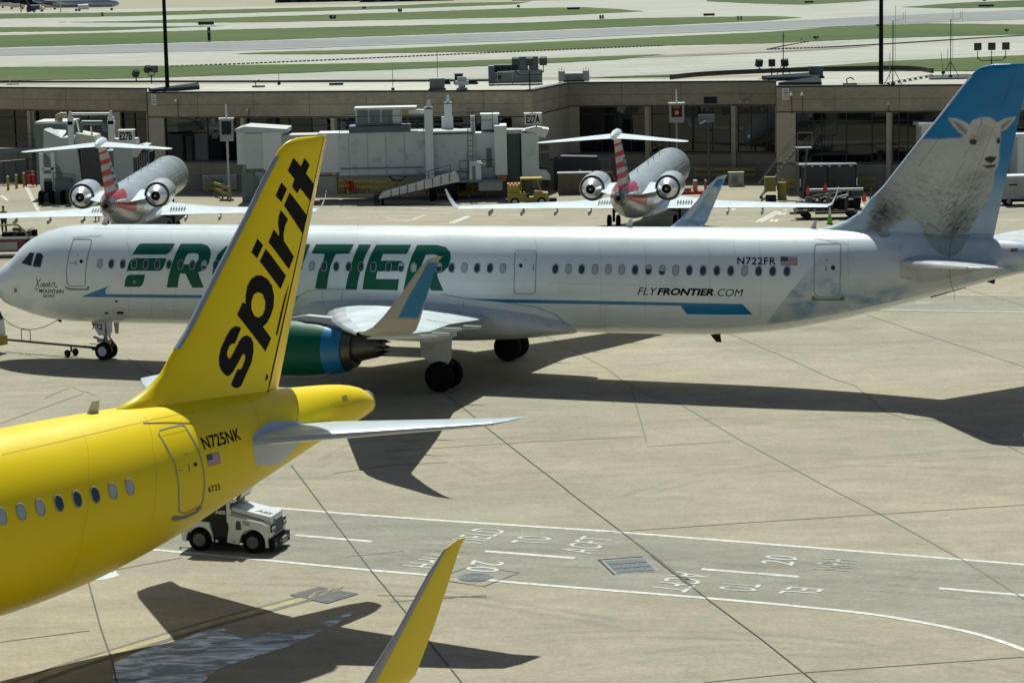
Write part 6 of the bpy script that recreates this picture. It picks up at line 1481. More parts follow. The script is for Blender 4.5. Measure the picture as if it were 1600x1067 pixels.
# curtained bag cart
def bcart(t):
    q=MB();q.b2((-2,-.85,.45),(2,.85,.58));q.build('deck',dark,t)
    q=MB();q.b2((-2.05,-.9,2.2),(2.05,.9,2.28));q.build('roof',mat('cart_roof',(.16,.17,.19),.5,var=.1),t)
    nv=mat('cart_navy',(.012,.016,.04),.5)
    for x in(-2,-.02,1.96):
        for y in(-.86,.8):
            q=MB();q.b2((x,y,.5),(x+.08,y+.06,2.2));q.build('post',nv,t)
    cu=mat('cart_curtain',(.05,.058,.058),.8,var=.15,scale=3)
    for x0,x1 in((-1.9,-.06),(.08,1.9)):
        q=MB();n=16;V=[]
        for k in range(n+1):
            u=k/n;V+=[(x0+(x1-x0)*u,-.88+.03*math.sin(u*19),.62),(x0+(x1-x0)*u,-.88+.015*math.sin(u*19),2.15)]
        q.add(V,[(2*k,2*k+1,2*k+3,2*k+2) for k in range(n)]);q.build('curtain',cu,t,recalc=False)
    q=MB();q.b2((1.9,-.8,.6),(2.02,.8,2.15));q.b2((-2.0,-.8,.6),(-1.92,.8,2.15));q.b2((-1.9,.78,.6),(1.9,.84,2.15));q.build('end_panel',nv,t)
    for x in(-1.8,-1.2,-.6,0,.7,1.5):
        q=MB();q.b2((x,-.93,2.12),(x+.2,-.88,2.2));q.build('hook',lgrey,t)
    for x in(-1.97,1.99):
        q=MB();q.b2((x,-.93,.75),(x+.07,-.9,1.3));q.build('reflector',whitep,t)
    for x in(-1.4,1.4):
        for y in(-.8,.62):wheel(t,(x,y,.24),(x,y+.18,.24),.24,hubm=grey)
    q=MB();q.cyl((2.0,0,.4),(2.9,0,.3),.04,n=6);q.build('tow_bar',dark,t)
simple('baggage_cart','covered baggage cart with grey curtains parked at the foot of the right glass bay','baggage cart',1291,306,bcart)
# equipment trailer with red flags
def trailer(t):
    q=MB();q.b2((-2.1,-.9,.5),(2.2,.9,.62));q.build('deck',mat('trailer_brown',(.12,.10,.07),.7,var=.3,scale=4),t)
    q=MB();q.b2((-2.5,-.95,.38),(-1.5,-.6,.5));q.b2((-.9,-.95,.35),(1.8,-.8,.48));q.build('drawbar',dark,t)
    rnd=random.Random(3);cols=[dark,black,mat('case_grey',(.10,.10,.095),.6),mat('case_brown',(.10,.075,.05),.6),mat('tarp_white',(.45,.46,.46),.6)]
    for i in range(14):
        x=-1.8+.28*i;h=rnd.uniform(.4,.85);q=MB();q.box((x,rnd.uniform(-.5,.4),.62+h/2),(rnd.uniform(.22,.4),rnd.uniform(.5,.9),h),rz=rnd.uniform(-.3,.3),ry=rnd.uniform(-.15,.15));q.build('load_case',cols[i%4],t)
    for i in range(6):
        q=MB();x=rnd.uniform(-1.2,1.6);q.cyl((x,-.8,1.15+.08*i),(x+rnd.uniform(.8,1.3),.6,1.2+.08*i),.07,n=8);q.build('tow_pipe',cols[4] if i%3==0 else MT['case_grey'],t)
    q=MB();q.cyl((-1.2,.8,1.75),(2.4,.8,1.75),.09,n=8);q.build('tow_pipe',lgrey,t)
    for x,z,y in((-1.25,1.75,0),(-.1,1.85,.3),(2.3,1.25,-.3)):
        q=MB();q.cyl((x,y,.7),(x,y,z+.35),.015,n=5);q.prism([(x,y-.01,z+.38),(x-.16,y-.01,z-.02),(x-.1,y-.01,z-.22),(x+.15,y-.01,z-.2),(x+.12,y-.01,z+.1)],(0,.02,0),0);q.build('flag',mat('flag_orange_red',(.75,.09,.06),.6),t)
    for x in(-1.4,1.5):
        for y in(-.9,.75):wheel(t,(x,y,.25),(x,y+.18,.25),.25,hubm=dark)
    q=MB();q.cyl((2.6,-.3,.2),(2.75,-.3,1.9),.06,.04,n=8);q.cyl((2.6,-.3,.2),(2.9,-.3,.9),.05,n=6);q.build('stake',mat('case_brown',(.1,.075,.05)),t)
simple('equipment_trailer','low trailer piled with tow gear and three red flags right of the jet wing tip','trailer',1293,341,trailer)
def cone(t):
    q=MB();q.b2((-.2,-.2,0),(.2,.2,.04));q.build('base',black,t);q=MB();q.cyl((0,0,.04),(0,0,.62),.17,.09,n=18);q.build('lower_cone',mat('lime_green',(.16,.55,.03),.5),t,smooth=40);q=MB();q.cyl((0,0,.62),(0,0,1.02),.09,.04,n=18);q.build('upper_cone',mat('cone_white',(.6,.68,.6),.5),t,smooth=40)
simple('traffic_cone','lime green traffic cone with pale top beside the equipment trailer','traffic cone',1296.5,350.5,cone)
# red cart behind the right jet
def rcart(t):
    q=MB();q.b2((-1.2,-.7,.4),(1.2,.7,.62));q.build('deck',red,t);q=MB();q.b2((-.9,-.4,.62),(.1,.4,.85));q.b2((.3,-.5,.62),(.55,.5,1.35));q.build('load',mat('pink_red',(.42,.2,.19),.6,var=.2,scale=5),t)
    q=MB();q.b2((1.1,-.7,.5),(1.2,.7,1.35));q.build('end_board',maroon,t)
    for x in(-.9,.9):wheel(t,(x,-.7,.22),(x,-.55,.22),.22,hubm=grey)
simple('bag_trailer','small red trailer with pale load behind the right regional jet wing','trailer',1077,312,rcart)
def bin_(t):
    q=MB();q.b2((-1.7,-.9,.1),(1.7,.9,2.0));q.prism([(-1.7,-.9,2.0),(1.7,-.9,2.0),(1.5,-.9,2.4),(-1.2,-.9,2.5)],(0,1.8,0));q.build('body',mat('navy_bin',(.008,.012,.035),.5),t)
    q=MB();q.b2((.1,-.93,1.2),(.3,-.9,1.5));q.build('label_plate',lgrey,t)
simple('waste_skip','dark navy waste skip by the angled wall left of the right regional jet','skip',902,295,bin_)
simple('storage_crate','tan wooden crate in front of the dark waste skip','crate',898,303,lambda t:(MB().b2((-1.2,-.5,0),(1.2,.5,1.5)).build('body',mat('crate_tan',(.15,.12,.08),.7,var=.15,scale=3),t),MB().b2((-1.25,-.55,1.5),(1.25,.55,1.58)).build('lid',lgrey,t)))
def rack(t):
    railing(t,(0,0,0),[(-.9,0,0),(1.1,0,0)],1.9,name='frame',m=grey,post=.5)
simple('pipe_rack','grey pipe frame rack standing between the skip and the right jet engine','rack',930,288,rack)
def engcart(t):
    q=MB();q.b2((-.6,-.3,.3),(.6,.3,.5));q.build('deck',mat('rust_orange',(.22,.09,.02),.7),t);q=MB();q.tube([(-.5,0,.5),(-.3,0,1.3),(.2,0,1.3),(.5,0,.6)],.06);q.build('hose',MT['rust_orange'],t)
    for x in(-.4,.4):wheel(t,(x,-.3,.16),(x,-.2,.16),.16,hubm=grey)
simple('hose_cart','rusty orange hose cart beside the right jet engine','cart',952,297,engcart)
# stand monitors
def monitor(px0,px1,py0,py1,Y,label,lit=False,pole_to=(0,0)):
    c0=AY((px0+px1)/2,py1,Y);w=(px1-px0)/CF*Y;h=(py1-py0)/CF*Y;t=thing('stand_display',label,'display',(c0[0],c0[1],0));z=c0[2]
    q=MB();q.b2((-w/2,0,z),(w/2,.5,z+h));q.build('casing',grey,t);q=MB();q.b2((-w/2-.06,-.15,z+h),(w/2+.06,.6,z+h+.1));q.build('hood',whitep,t)
    q=MB();q.b2((-w*.36,-.02,z+h*.3),(w*.36,0,z+h*.92));s=q.build('screen',dark,t)
    if lit:
        am=mat('amber_led',(.3,.06,.01),.5,emit=(1,.28,.06,.12))
        v,f=text_tris('STOP',.02);q=MB();q.add([(-w*.22+w*.44*a,-.03,z+h*(.76+.12*b)) for a,b in v],f);q.build('led_text',am,s,recalc=False)
        q=MB();q.cyl((0,-.03,z+h*.53),(0,-.035,z+h*.53),w*.16,n=8);q.build('led_mark',am,s)
    q=MB();q.cyl((0,.25,z),(0,.25,.0),.09,n=10);q.build('pole',lgrey if not lit else grey,t);q=MB();q.cyl((0,.25,z+h),(0,.25,z+h+1.1),.06,n=8);q.build('lamp_stem',whitep,t)
monitor(344,365,187,221,178,'tall grey stand display box on a white pole left of the long bridge')
monitor(1046,1069,163,192,181,'grey stand display with amber lights on the terminal glass behind the right jet',True)
c0=AY(1104,192,179);t=thing('stand_display','small blue-grey sign box on a post with white tube lamp right of amber display','display',(c0[0],c0[1],0));z=c0[2]
q=MB();q.b2((-.6,0,z),(.6,.15,z+.6));q.build('casing',mat('sign_slate',(.15,.19,.2),.5),t);q=MB();q.cyl((.15,.1,0),(.15,.1,z+.2),.08,n=8);q.build('pole',rail,t);q=MB();q.box((-.3,-.15,z+.05),(.5,.1,.1),ry=-.5);q.build('tube_lamp',whitep,t)
# person and carts at the left
def person(name,label,px,py,H,cols,face=0.):
    p=G(px,py);t=thing(name,label,'person',tuple(p),face)
    sk=mat('skin',(.35,.2,.13),.6)
    def skin(nm,V,E,rad,m,par=t,sub=2):
        me=bpy.data.meshes.new(nm);me.from_pydata([tuple(np.array(v)*H/1.78) for v in V],E,[]);o=bpy.data.objects.new(nm,me);C.objects.link(o);o.parent=par
        md=o.modifiers.new('skin','SKIN');
        for i,r in enumerate(rad):
            me.skin_vertices[0].data[i].radius=(r*H/1.78,r*.9*H/1.78)
        me.skin_vertices[0].data[0].use_root=True;o.modifiers.new('s','SUBSURF').levels=1;o.modifiers['s'].render_levels=sub;me.materials.append(m);return o
    V=[(0,0,.95),(0,0,1.15),(0,0,1.38),(0,0,1.5),(0,0,1.62),(0,0,1.72),(.17,0,1.42),(.23,.03,1.16),(.2,.16,.96),(-.17,0,1.42),(-.23,.02,1.16),(-.2,.14,.95),(.1,0,.9),(.11,.02,.5),(.11,-.02,.08),(.11,.12,.03),(-.1,0,.9),(-.12,.05,.5),(-.13,.02,.08),(-.13,.16,.03)]
    E=[(0,1),(1,2),(2,3),(3,4),(4,5),(2,6),(6,7),(7,8),(2,9),(9,10),(10,11),(0,12),(12,13),(13,14),(14,15),(0,16),(16,17),(17,18),(18,19)]
    b=skin('body',V,E,[.15,.15,.16,.06,.085,.07,.07,.05,.035,.07,.05,.035,.1,.07,.05,.045,.1,.07,.05,.045],sk)
    skin('trousers',[(0,0,.97),(.1,0,.88),(.11,.02,.5),(.11,-.02,.12),(-.1,0,.88),(-.12,.05,.5),(-.13,.02,.12)],[(0,1),(1,2),(2,3),(0,4),(4,5),(5,6)],[.165,.11,.082,.065,.11,.082,.065],mat('navy_cloth',(.015,.018,.03),.85))
    skin('vest',[(0,0,1.0),(0,0,1.18),(0,0,1.4),(.15,0,1.42),(.21,.0,1.25),(-.15,0,1.42),(-.21,.0,1.25)],[(0,1),(1,2),(2,3),(3,4),(2,5),(5,6)],[.165,.17,.175,.085,.07,.085,.07],cols)
    q=MB();q.cyl((0,0,1.7*H/1.78),(0,0,1.8*H/1.78),.1,.07,n=16);q.b2((-.07,.05,1.7*H/1.78),(.07,.2,1.73*H/1.78));q.build('cap',mat('dark_cap',(.02,.02,.02),.8),t,smooth=50)
hv=mat('hi_vis',(.36,.62,.05),.7,var=.1,scale=6)
person('person','ground worker in dark cap and lime vest behind the jet wing at left edge',7,366,1.8,hv,math.pi)
person('person','ground worker in lime vest mostly hidden behind the left jet wing root',152,345,1.7,hv,math.pi)
def suit(t,c,w=.38,h=.62):
    q=MB();q.b2((-w/2,-.13,.06),(w/2,.13,.06+h));q.build('shell',c,t)
    q=MB();q.tube([(-w*.25,0,.06+h),(-w*.25,0,.16+h),(w*.25,0,.16+h),(w*.25,0,.06+h)],.014);q.build('handle',dark,t)
    for x in(-w*.4,w*.4):
        q=MB();q.cyl((x,-.12,.03),(x,.12,.03),.03,n=8);q.build('wheel',blk2,t)
# long red belt trailer with cases on it
Ob=G(10,400);
bt=thing('baggage_dolly','long maroon baggage dolly with white side plate at the left edge','baggage dolly',tuple(Ob),.0)
q=MB();q.b2((-3.6,-.8,.5),(2.1,.8,.62));q.build('deck',mat('dolly_tan',(.3,.27,.18),.6,var=.1),bt)
q=MB();q.b2((-3.6,-.83,.32),(1.3,-.75,1.0-.0));q.build('side_panel',maroon,bt)
q=MB();q.b2((-3.6,-.9,1.0),(2.2,.9,1.08));q.build('deck',mat('dolly_tan'),bt) if False else None
q=MB();q.b2((-.35,-.87,.42),(.85,-.84,.9));pl=q.build('plate',mat('plate_white',(.42,.4,.37),.6,var=.15,scale=9),bt)
q=MB();v,f=text_tris('8804 12',.0);q.add([(-.2+.9*a,-.885,.55+.2*b) for a,b in v],f) if False else None
q=MB();q.b2((-3.6,-1.0,.1),(1.6,-.9,.2));q.build('step',lgrey,bt)
q=MB();q.tube([(-.9,-.7,1.0),(-.9,-.7,1.9),(.9,-.7,1.9),(1.35,-.7,1.45),(1.55,-.7,1.0)],.06);q.build('hoop',mat('hoop_yellow',(.34,.3,.12),.6),bt,smooth=50)
q=MB();q.b2((-3.6,-.75,.98),(2.0,.75,1.06));q.build('belt',dark,bt)
for x in(-2.9,1.75):
    for y in(-.95,.7):wheel(bt,(x,y,.36),(x,y+.22,.36),.36,hubm=lgrey)
for i,(px,py,c_,lb) in enumerate(((12,378,black,'black suitcase third from the right on the ground behind the maroon dolly'),(22,377,mat('case_violet',(.07,.06,.09),.6),'dark violet suitcase behind the maroon dolly hoop'),(35,378,black,'black suitcase beside the yellow hoop of the dolly'),(43,376,mat('case_slate',(.06,.075,.085),.6),'slate suitcase second from the right behind the dolly'),(52,374,black,'black suitcase at the right end of the row behind the dolly'),(28,371,mat('case_mauve',(.12,.10,.12),.6),'mauve suitcase at the back under the jet wing'))):
    simple('suitcase',lb,'suitcase',px,py+8,lambda t:suit(t,c_,.55,.85),group='suitcases behind the dolly')
# aircraft tractor at the left edge with tow bar to the nose wheel
a=fr.W(5.07,0,0);b=G(8,548);dr=b-a;dr[2]=0;Lb=np.linalg.norm(dr);u=dr/Lb
tw_=thing('tow_bar','yellow-brown tow bar with two small wheels joined to the white airliner nose wheel','tow bar',(b[0],b[1],0),math.atan2(-u[1],-u[0]))
tb_m=mat('tow_bar_paint',(.07,.055,.025),.6,var=.3,scale=5)
q=MB();q.cyl((.1,0,.5),(Lb-.45,0,.45),.055,n=10);q.build('bar',tb_m,tw_,smooth=40)
q=MB();q.box((Lb-.45,0,.45),(.3,.5,.12));q.cyl((Lb-.3,-.3,.45),(Lb-.3,.3,.45),.05,n=8);q.tube([(Lb-.5,0,.6),(Lb-.9,.0,.62)],.02);q.build('tow_head',dark,tw_)
q=MB();q.cyl((Lb*.66,-.35,.22),(Lb*.66,.35,.22),.035,n=8);q.cyl((Lb*.66,0,.22),(Lb*.66,0,.45),.04,n=8);q.build('axle',dark,tw_)
for y in(-.3,.2):wheel(tw_,(Lb*.66,y,.16),(Lb*.66,y+.1,.16),.16,hubm=dark)
q=MB();q.tube([(1.0,0,.5),(1.0,0,1.0),(1.5,0,1.0),(1.5,0,.5)],.018);q.build('cable_hoop',tb_m,tw_)
fn=fr.W(2.95,.2,1.9)
cab=[];p0_=np.array([b[0]-.3,b[1],1.75]);p1_=np.array([b[0],b[1],0])+np.array([-u[0]*1.25,-u[1]*1.25,1.02])
for i in range(9):
    t_=i/8;cab.append(tuple(p0_*(1-t_)+p1_*t_-np.array([0,0,.18*math.sin(math.pi*t_)])))
for i in range(1,13):
    t_=i/12;p=p1_*(1-t_)+fn*t_;p[2]=p1_[2]+(fn[2]-p1_[2])*t_**1.8;cab.append(tuple(p))
q=MB();q.tube(cab,.017,n=5);tag(q.build('headset_cable',mat('cable_brown',(.16,.11,.05),.7)),'thin brown cable hanging from the airliner nose to the tractor','cable')
q=MB();o_=fn;q.cyl(tuple(o_),tuple(o_+np.array([.1,0,-.12])),.09,.05,n=8);q.build('cable_plug',dark,froot).matrix_parent_inverse=froot.matrix_world.inverted()
bpy.context.view_layer.update()
C.objects[-1].matrix_parent_inverse=Matrix.LocRotScale(froot.location,froot.rotation_euler,None).inverted()
tr_=thing('aircraft_tractor','white and black aircraft tractor just entering at the left edge, towing the airliner','tractor',(b[0]-2.3,b[1]-.1,0),math.atan2(u[1],u[0])+math.pi)
q=MB();q.prism([(-2,-1.1,.5),(-2,-1.1,1.3),(.3,-1.1,1.45),(2.1,-1.1,1.45),(2.2,-1.1,.5)],(0,2.2,0));q.build('body',whitep,tr_)
q=MB();q.prism([(.2,-1.05,1.45),(.5,-1.05,2.2),(1.7,-1.05,2.2),(2.15,-1.05,1.45)],(0,2.1,0));q.build('cab_glass',glass,tr_)
q=MB();q.b2((2.2,-1,.35),(2.35,1,.75));q.build('bumper',yel,tr_)
for x in(-1.3,1.4):
    for y in(-1.15,.8):wheel(tr_,(x,y,.5),(x,y+.35,.5),.5,hubm=lgrey)
# ---------------- white tractor in the foreground ----------------
pa=G(397,863.5);pbk=G(314,860)   # near-side wheel contacts, front and rear
dd=pa-pbk;th_=math.atan2(dd[1],dd[0]);print('wheelbase',np.linalg.norm(dd))
WBs=np.linalg.norm(dd)
hd=np.array([math.cos(th_),math.sin(th_),0]);lf=np.array([-hd[1],hd[0],0])
org=(pa+pbk)/2+lf*.54
tg=thing('ground_tractor','white ground tractor with dark door and roof rack driving under the yellow tail','tractor',(org[0],org[1],0),th_)
tw=mat('tractor_white',(.66,.70,.69),.35,var=.04,coat=.3,dirt=(.5,.5,.47))
h=WBs/2
def arch(cx,r,z0,n=10):return [(cx+r*math.cos(math.pi*i/n),z0+r*math.sin(math.pi*i/n)) for i in range(n+1)]
ld_=mat('lettering_dark',(.05,.06,.06),.5)
rear=[(-h-.5,.28),(-h-.58,.8),(-h-.2,.86),(-h+.30,.84),(-h+.44,.30),(-h+.40,.30)]+arch(-h,.39,.33)+[(-h-.40,.28)]
frnt=[(h-.75,.30),(h-.68,.72),(h-.68,1.02),(h-.35,1.0),(h+.2,.86),(h+.46,.80),(h+.48,.18),(h+.38,.18)]+arch(h,.38,.31)+[(h-.40,.25),(h-.5,.25)]
for y,s in((-.64,.14),(.50,.14)):
    for P_ in(rear,frnt):
        q=MB();q.prism([(x,y,z) for x,z in P_],(0,s,0));q.build('fender',tw,tg)
q=MB();q.prism([(h-.68,-.48,.6),(h-.66,-.48,1.26),(h+.50,-.48,1.02),(h+.52,-.48,.5),(h+.46,-.48,.35),(h-.6,-.48,.4)],(0,.96,0));hood=q.build('hood',tw,tg)
q=MB();q.prism([(h-.66,-.5,1.15),(h+.3,-.5,.93),(h+.3,-.5,.91),(h-.66,-.5,1.13)],(0,-.005,0));q.build('hood_seam',ld_,hood)
def hoodp(x,y):return (x,y,1.26-.24*(x-(h-.66))/1.16+.006)
v,f=text_tris('AES',.03,.15)
q=MB();q.add([hoodp(h+.16+.22*b_,.40-.66*(1-a_)+.0) for a_,b_ in v],f) if False else None
# read from the side: runs toward the front, tops away from the viewer
q=MB();q.add([hoodp(h-.02+.46*a_,-.30+.24*b_) for a_,b_ in v],f);q.build('hood_lettering',ld_,hood,recalc=False)
v,f=text_tris('AC',.02,.1);q=MB();q.add([hoodp(h-.6+.26*a_,.12+.14*b_) for a_,b_ in v],f);q.build('hood_lettering',ld_,hood,recalc=False)
q=MB();q.prism([(h-.7,-.66,1.02),(h-.66,-.66,1.06),(h+.3,-.66,.88),(h+.48,-.66,.8),(h+.46,-.66,.77)],(0,.2,0));q.build('fender_top',tw,tg);q=MB();q.prism([(h-.7,.46,1.02),(h-.66,.46,1.06),(h+.3,.46,.88),(h+.48,.46,.8),(h+.46,.46,.77)],(0,.2,0));q.build('fender_top',tw,tg)
q=MB();q.b2((h+.46,-.62,.46),(h+.52,.62,.82));q.build('front_panel',tw,tg)
q=MB();q.b2((h+.52,-.24,.50),(h+.55,.34,.92));g_=q.build('grille',mat('grille_grey',(.25,.27,.27),.5),tg)
for i in range(6):
    q=MB();q.b2((h+.55,-.22,.53+.06*i),(h+.56,.32,.555+.06*i));q.build('grille_bar',dark,g_)
for y in(-.43,.5):
    q=MB();q.b2((h+.52,y-.15,.60),(h+.545,y+.15,.80));hb=q.build('headlight',black,tg)
    for k in(-.07,.07):
        q=MB();q.cyl((h+.545,y+k,.70),(h+.57,y+k,.70),.055,n=14);q.build('lens',mat('headlamp_lens',(.6,.62,.62),.1),hb)
q=MB();q.b2((h+.46,-.64,.14),(h+.64,.64,.42));bm_=q.build('bumper',black,tg)
for y in(-.5,-.15,.3,.5):
    q=MB();q.cyl((h+.64,y,.28),(h+.655,y,.28),.045,n=10);q.build('bolt',grey,bm_)
q=MB();q.b2((h+.64,-.1,.17),(h+.70,.28,.36));q.build('plate',mat('plate_tan',(.3,.27,.2),.5),bm_)
xd0,xd1=-h-.0,h-.72
q=MB();q.prism([(-h+.46,-.60,.32),(-h+.34,-.60,.88),(xd0-.15,-.60,.9),(xd0-.1,-.60,1.42),(xd1,-.60,1.42),(xd1,-.60,.32)],(0,.04,0));dr_=q.build('door',mat('door_slate',(.018,.022,.024),.6,spec=.25),tg)
v,f=text_tris('AES',.03);q=MB();q.add([(xd1-.36+.31*a_,-.612,1.08+.10*b_) for a_,b_ in v],f);q.build('door_lettering',whitep,dr_,recalc=False)
v,f=text_tris('TLD',.02);q=MB();q.add([(h-.26+.2*a_,-.65,.80+.10*b_) for a_,b_ in v],f);q.build('side_lettering',ld_,tg,recalc=False)
q=MB();q.prism([(h-.48,-.64,.66),(h-.46,-.64,.88),(h-.40,-.64,.92),(h-.33,-.64,.87),(h-.31,-.64,.66)],(0,-.01,0));q.build('side_emblem',ld_,tg)
q=MB()
for x in(xd0-.2,xd1-.02):
    for y in(-.62,.54):q.b2((x,y,.85),(x+.09,y+.07,1.44))
q.build('cab_post',tw,tg)
q=MB();q.b2((xd0-.3,-.64,1.42),(xd1+.2,.64,1.48));q.build('roof',tw,tg)
q=MB();q.b2((xd1+.05,-.56,1.2),(xd1+.08,.56,1.42));q.build('windscreen',glass,tg)
q=MB();q.b2((xd0,-.4,.5),(xd0+.45,.4,.8));q.b2((xd0,-.4,.8),(xd0+.12,.4,1.2));q.build('seat',black,tg)
bx=mat('rack_navy',(.02,.03,.06),.5)
q=MB()
for z in(1.54,1.66):q.tube([(xd0-.2,-.56,z),(xd1+.18,-.56,z),(xd1+.18,.56,z),(xd0-.2,.56,z)],.025)
for x in(xd0,xd0+.35,xd0+.7,xd1+.15):
    for y in(-.56,.56):q.cyl((x,y,1.48),(x,y,1.66),.025,n=6)
q.build('roof_rack',bx,tg)
for i in range(3):
    q=MB();q.box((xd0+.2+.3*i,-.3+.25*i,1.57),(.24,.45,.14),rz=.3*i);q.build('rack_load',[whitep,bx,lgrey][i],tg)
q=MB();q.box((xd1+.32,.0,1.6),(.06,1.0,.3),ry=.5);q.build('light_bar',bx,tg);q=MB();q.box((xd1+.36,.0,1.61),(.03,.84,.22),ry=.5);q.build('light_lens',whitep,tg)
q=MB();q.b2((-h+.42,-.62,.18),(h-.44,-.5,.42));st_=q.build('side_step',black,tg)
for x in(-h+.52,h-.54):
    q=MB();q.cyl((x,-.62,.32),(x,-.64,.32),.045,n=10);q.build('reflector',lgrey,st_)
q=MB();q.b2((-h+.40,-.64,.15),(h-.42,-.48,.18));q.b2((-h-.5,-.48,.25),(h+.46,.48,.5));q.build('chassis',dark,tg)
for x,r in((-h,.335),(h,.315)):
    for y in(-.64,.44):wheel(tg,(x,y,r),(x,y+.2,r),r,hubm=mat('hub_grey',(.11,.115,.115),.6))
q=MB();q.tube([(-h-.55,0,.45),(-h-.8,0,.4),(-h-.8,.0,.7)],.04);q.build('hitch',dark,tg)
# ---------------- far airfield ----------------
def sign(px,py,w,h_,label,m,g='airfield signs'):
    p=G(px,py,.1);t=thing('airfield_sign',label,'sign',tuple(p),0,g);q=MB();q.b2((-w/2,0,.25*h_),(w/2,.3,h_));q.build('panel',m,t)
    q=MB();
    for x in(-w*.35,w*.35):q.b2((x-.05,.1,0),(x+.05,.2,.25*h_))
    q.build('leg',dark,t)
dsg=mat('airfield_sign_dark',(.05,.04,.035),.5)
for px,py,w,h_,lb,m in((322,41,6,1.6,'dark airfield sign right of the left light pole beyond the runway',dsg),(896,16.5,6,1.4,'long dark airfield sign at the tip of a far grass strip',dsg),(1108,26.5,4.2,1.2,'dark airfield sign at the near edge of the far grass',dsg),(1264,6,4.5,1.2,'black airfield sign on the far grass near the top edge',dsg),(1536,12,3.6,1.1,'red airfield sign with black end near the top right',mat('airfield_sign_red',(.16,.05,.03),.5)),(1547,12,3,1.1,'black end panel of the red airfield sign at top right',dsg)):sign(px,py,w,h_,lb,m)
def mbox(px,py,w,h_,label):
    p=G(px,py,.1);t=thing('light_box',label,'airfield light',tuple(p),0,'small airfield light boxes');q=MB();q.b2((-w/2,-w/3,.35),(w/2,w/3,h_));q.build('casing',dark,t);q=MB();q.cyl((0,0,0),(0,0,.4),.1,n=6);q.build('stem',dark,t);q=MB();q.cyl((w*.1,-w/3-.1,h_*.7),(w*.1,-w/3,h_*.7),w*.22,n=10);q.build('lens',lgrey,t)
for px,py,w,h_,lb in((327,66,.8,4,'thin dark post on the grass just right of the left light pole'),(160,27,1,2.4,'dark post on the upper left grass'),(520,31,2.6,1.8,'dark tipped cone shape on the far grass above the yellow fin'),(569,15,2,1.6,'small box in the far grass top centre left'),(625,20,2,1.8,'small pale box on the far grass top centre'),(810,13,1.6,1.6,'small dark box near the far taxiway'),(938,31.5,.7,1.7,'left one of a pair of small posts before the runway'),(942,31.5,.7,1.7,'right one of a pair of small posts before the runway'),(1153,33,.5,1.6,'left post of the pair beside the runway on the right'),(1158,33,.5,1.6,'right post of the pair beside the runway on the right'),(1275,63,1.1,.9,'squat grey drum lamp on grass above the striped barrier line'),(1372,43,1.1,.8,'squat lamp left of the right light pole beyond the runway'),(1573,51,.9,.8,'squat lamp on the grass at the far right'),(1252,63,.4,.4,'tiny dark lamp left of the grey drum lamp'),(1538,3,1.8,1.6,'dark box at the very top right of the airfield')):mbox(px,py,w,h_,lb)
# low barricades
bw=mat('barricade_orange',(.26,.07,.05),.6);bwh=mat('barricade_dark',(.06,.05,.05),.7)
def bcopy(pts,n,g):
    P=[G(*p,.05) for p in catm(pts,8)];cum=[0]
    for a_,b_ in zip(P,P[1:]):cum.append(cum[-1]+np.linalg.norm(b_-a_))
    return [np.array([np.interp(cum[-1]*i/(n-1),cum,[p[k] for p in P]) for k in range(3)]) for i in range(n)]
proto=None
def barricade():
    t=thing('barricade','low red and dark lattice barricade on the pale taxiway','barricade',(0,0,0),0,'low barricades along the closed taxiway edge')
    q=MB();q.prism([(-.3,-.2,0),(.3,-.2,0),(.3,0,.26),(-.3,0,.26)],(0,.1,0));q.build('board',bw,t);q=MB();q.b2((-.34,-.3,0),(.1,.1,.16));q.build('foot',bwh,t);return t
first=barricade();cnt=0
for pts,n in(([(262,105.2),(400,99.8),(600,91),(800,82),(1035,72.3)],125),([(1200,78.3),(1300,74.5),(1400,69),(1500,62.5),(1600,56.5),(1660,54)],120),([(1200,78.3),(1230,72),(1262,66.5)],14)):
    for p in bcopy(pts,n,''):
        o=first if cnt==0 else copy_tree(first);o.location=tuple(p);o.rotation_euler=(0,0,random.uniform(-.2,.2));cnt+=1
# far airliner at the top
pf=G(197,16.5);D=pf[1];Lf=(262-128)/CF*D
fa=thing('airliner','distant silver airliner with red striped tail cut by the top edge','airliner',(G(128,14)[0],D,0));s_=Lf/38
def ring(x,r,zc):return [(x*s_,r*math.cos(2*math.pi*i/24)*s_,(zc+r*math.sin(2*math.pi*i/24))*s_) for i in range(24)]
q=MB();q.loft([ring(0,.2,4.9),ring(2,.6,4.7),ring(6,1.4,4.0),ring(11,1.95,3.5),ring(33,1.95,3.4),ring(35.5,1.6,3.2),ring(37.3,.9,3.0),ring(38,.1,2.9)]);q.build('fuselage',mat('far_silver',(.30,.34,.38),.35,.3),fa,smooth=50)
q=MB();q.loft([[(x*s_,y*s_,z*s_) for x,y,z in r] for r in ([(16,-1,3.0),(23,-1,3.0),(23,-1,2.6),(16,-1,2.6)],[(13,-17,4.4),(14.5,-17,4.4),(14.5,-17,4.2),(13,-17,4.2)])]);q.build('wing',mat('far_wing',(.34,.4,.44),.4),fa)
q=MB();q.prism([(1*s_,-.2,5*s_),(6*s_,-.2,5*s_),(2.8*s_,-.2,11.5*s_),(.2*s_,-.2,11.5*s_)],(0,.4,0));q.build('fin',mat('far_fin',(.3,.08,.09),.5),fa)
q=MB();q.cyl((21*s_,-6*s_,1.9*s_),(25.5*s_,-6*s_,1.9*s_),1.0*s_,1.2*s_,n=16);q.build('engine',whitep,fa,smooth=40)
q=MB();q.prism([(3*s_,-2*s_,3.6*s_),(9*s_,-2*s_,4.3*s_),(9*s_,-2*s_,2.6*s_),(6*s_,-2*s_,3.2*s_)],(0,.1,0));q.build('tail_stripe',mat('far_red',(.2,.04,.05),.5),fa)
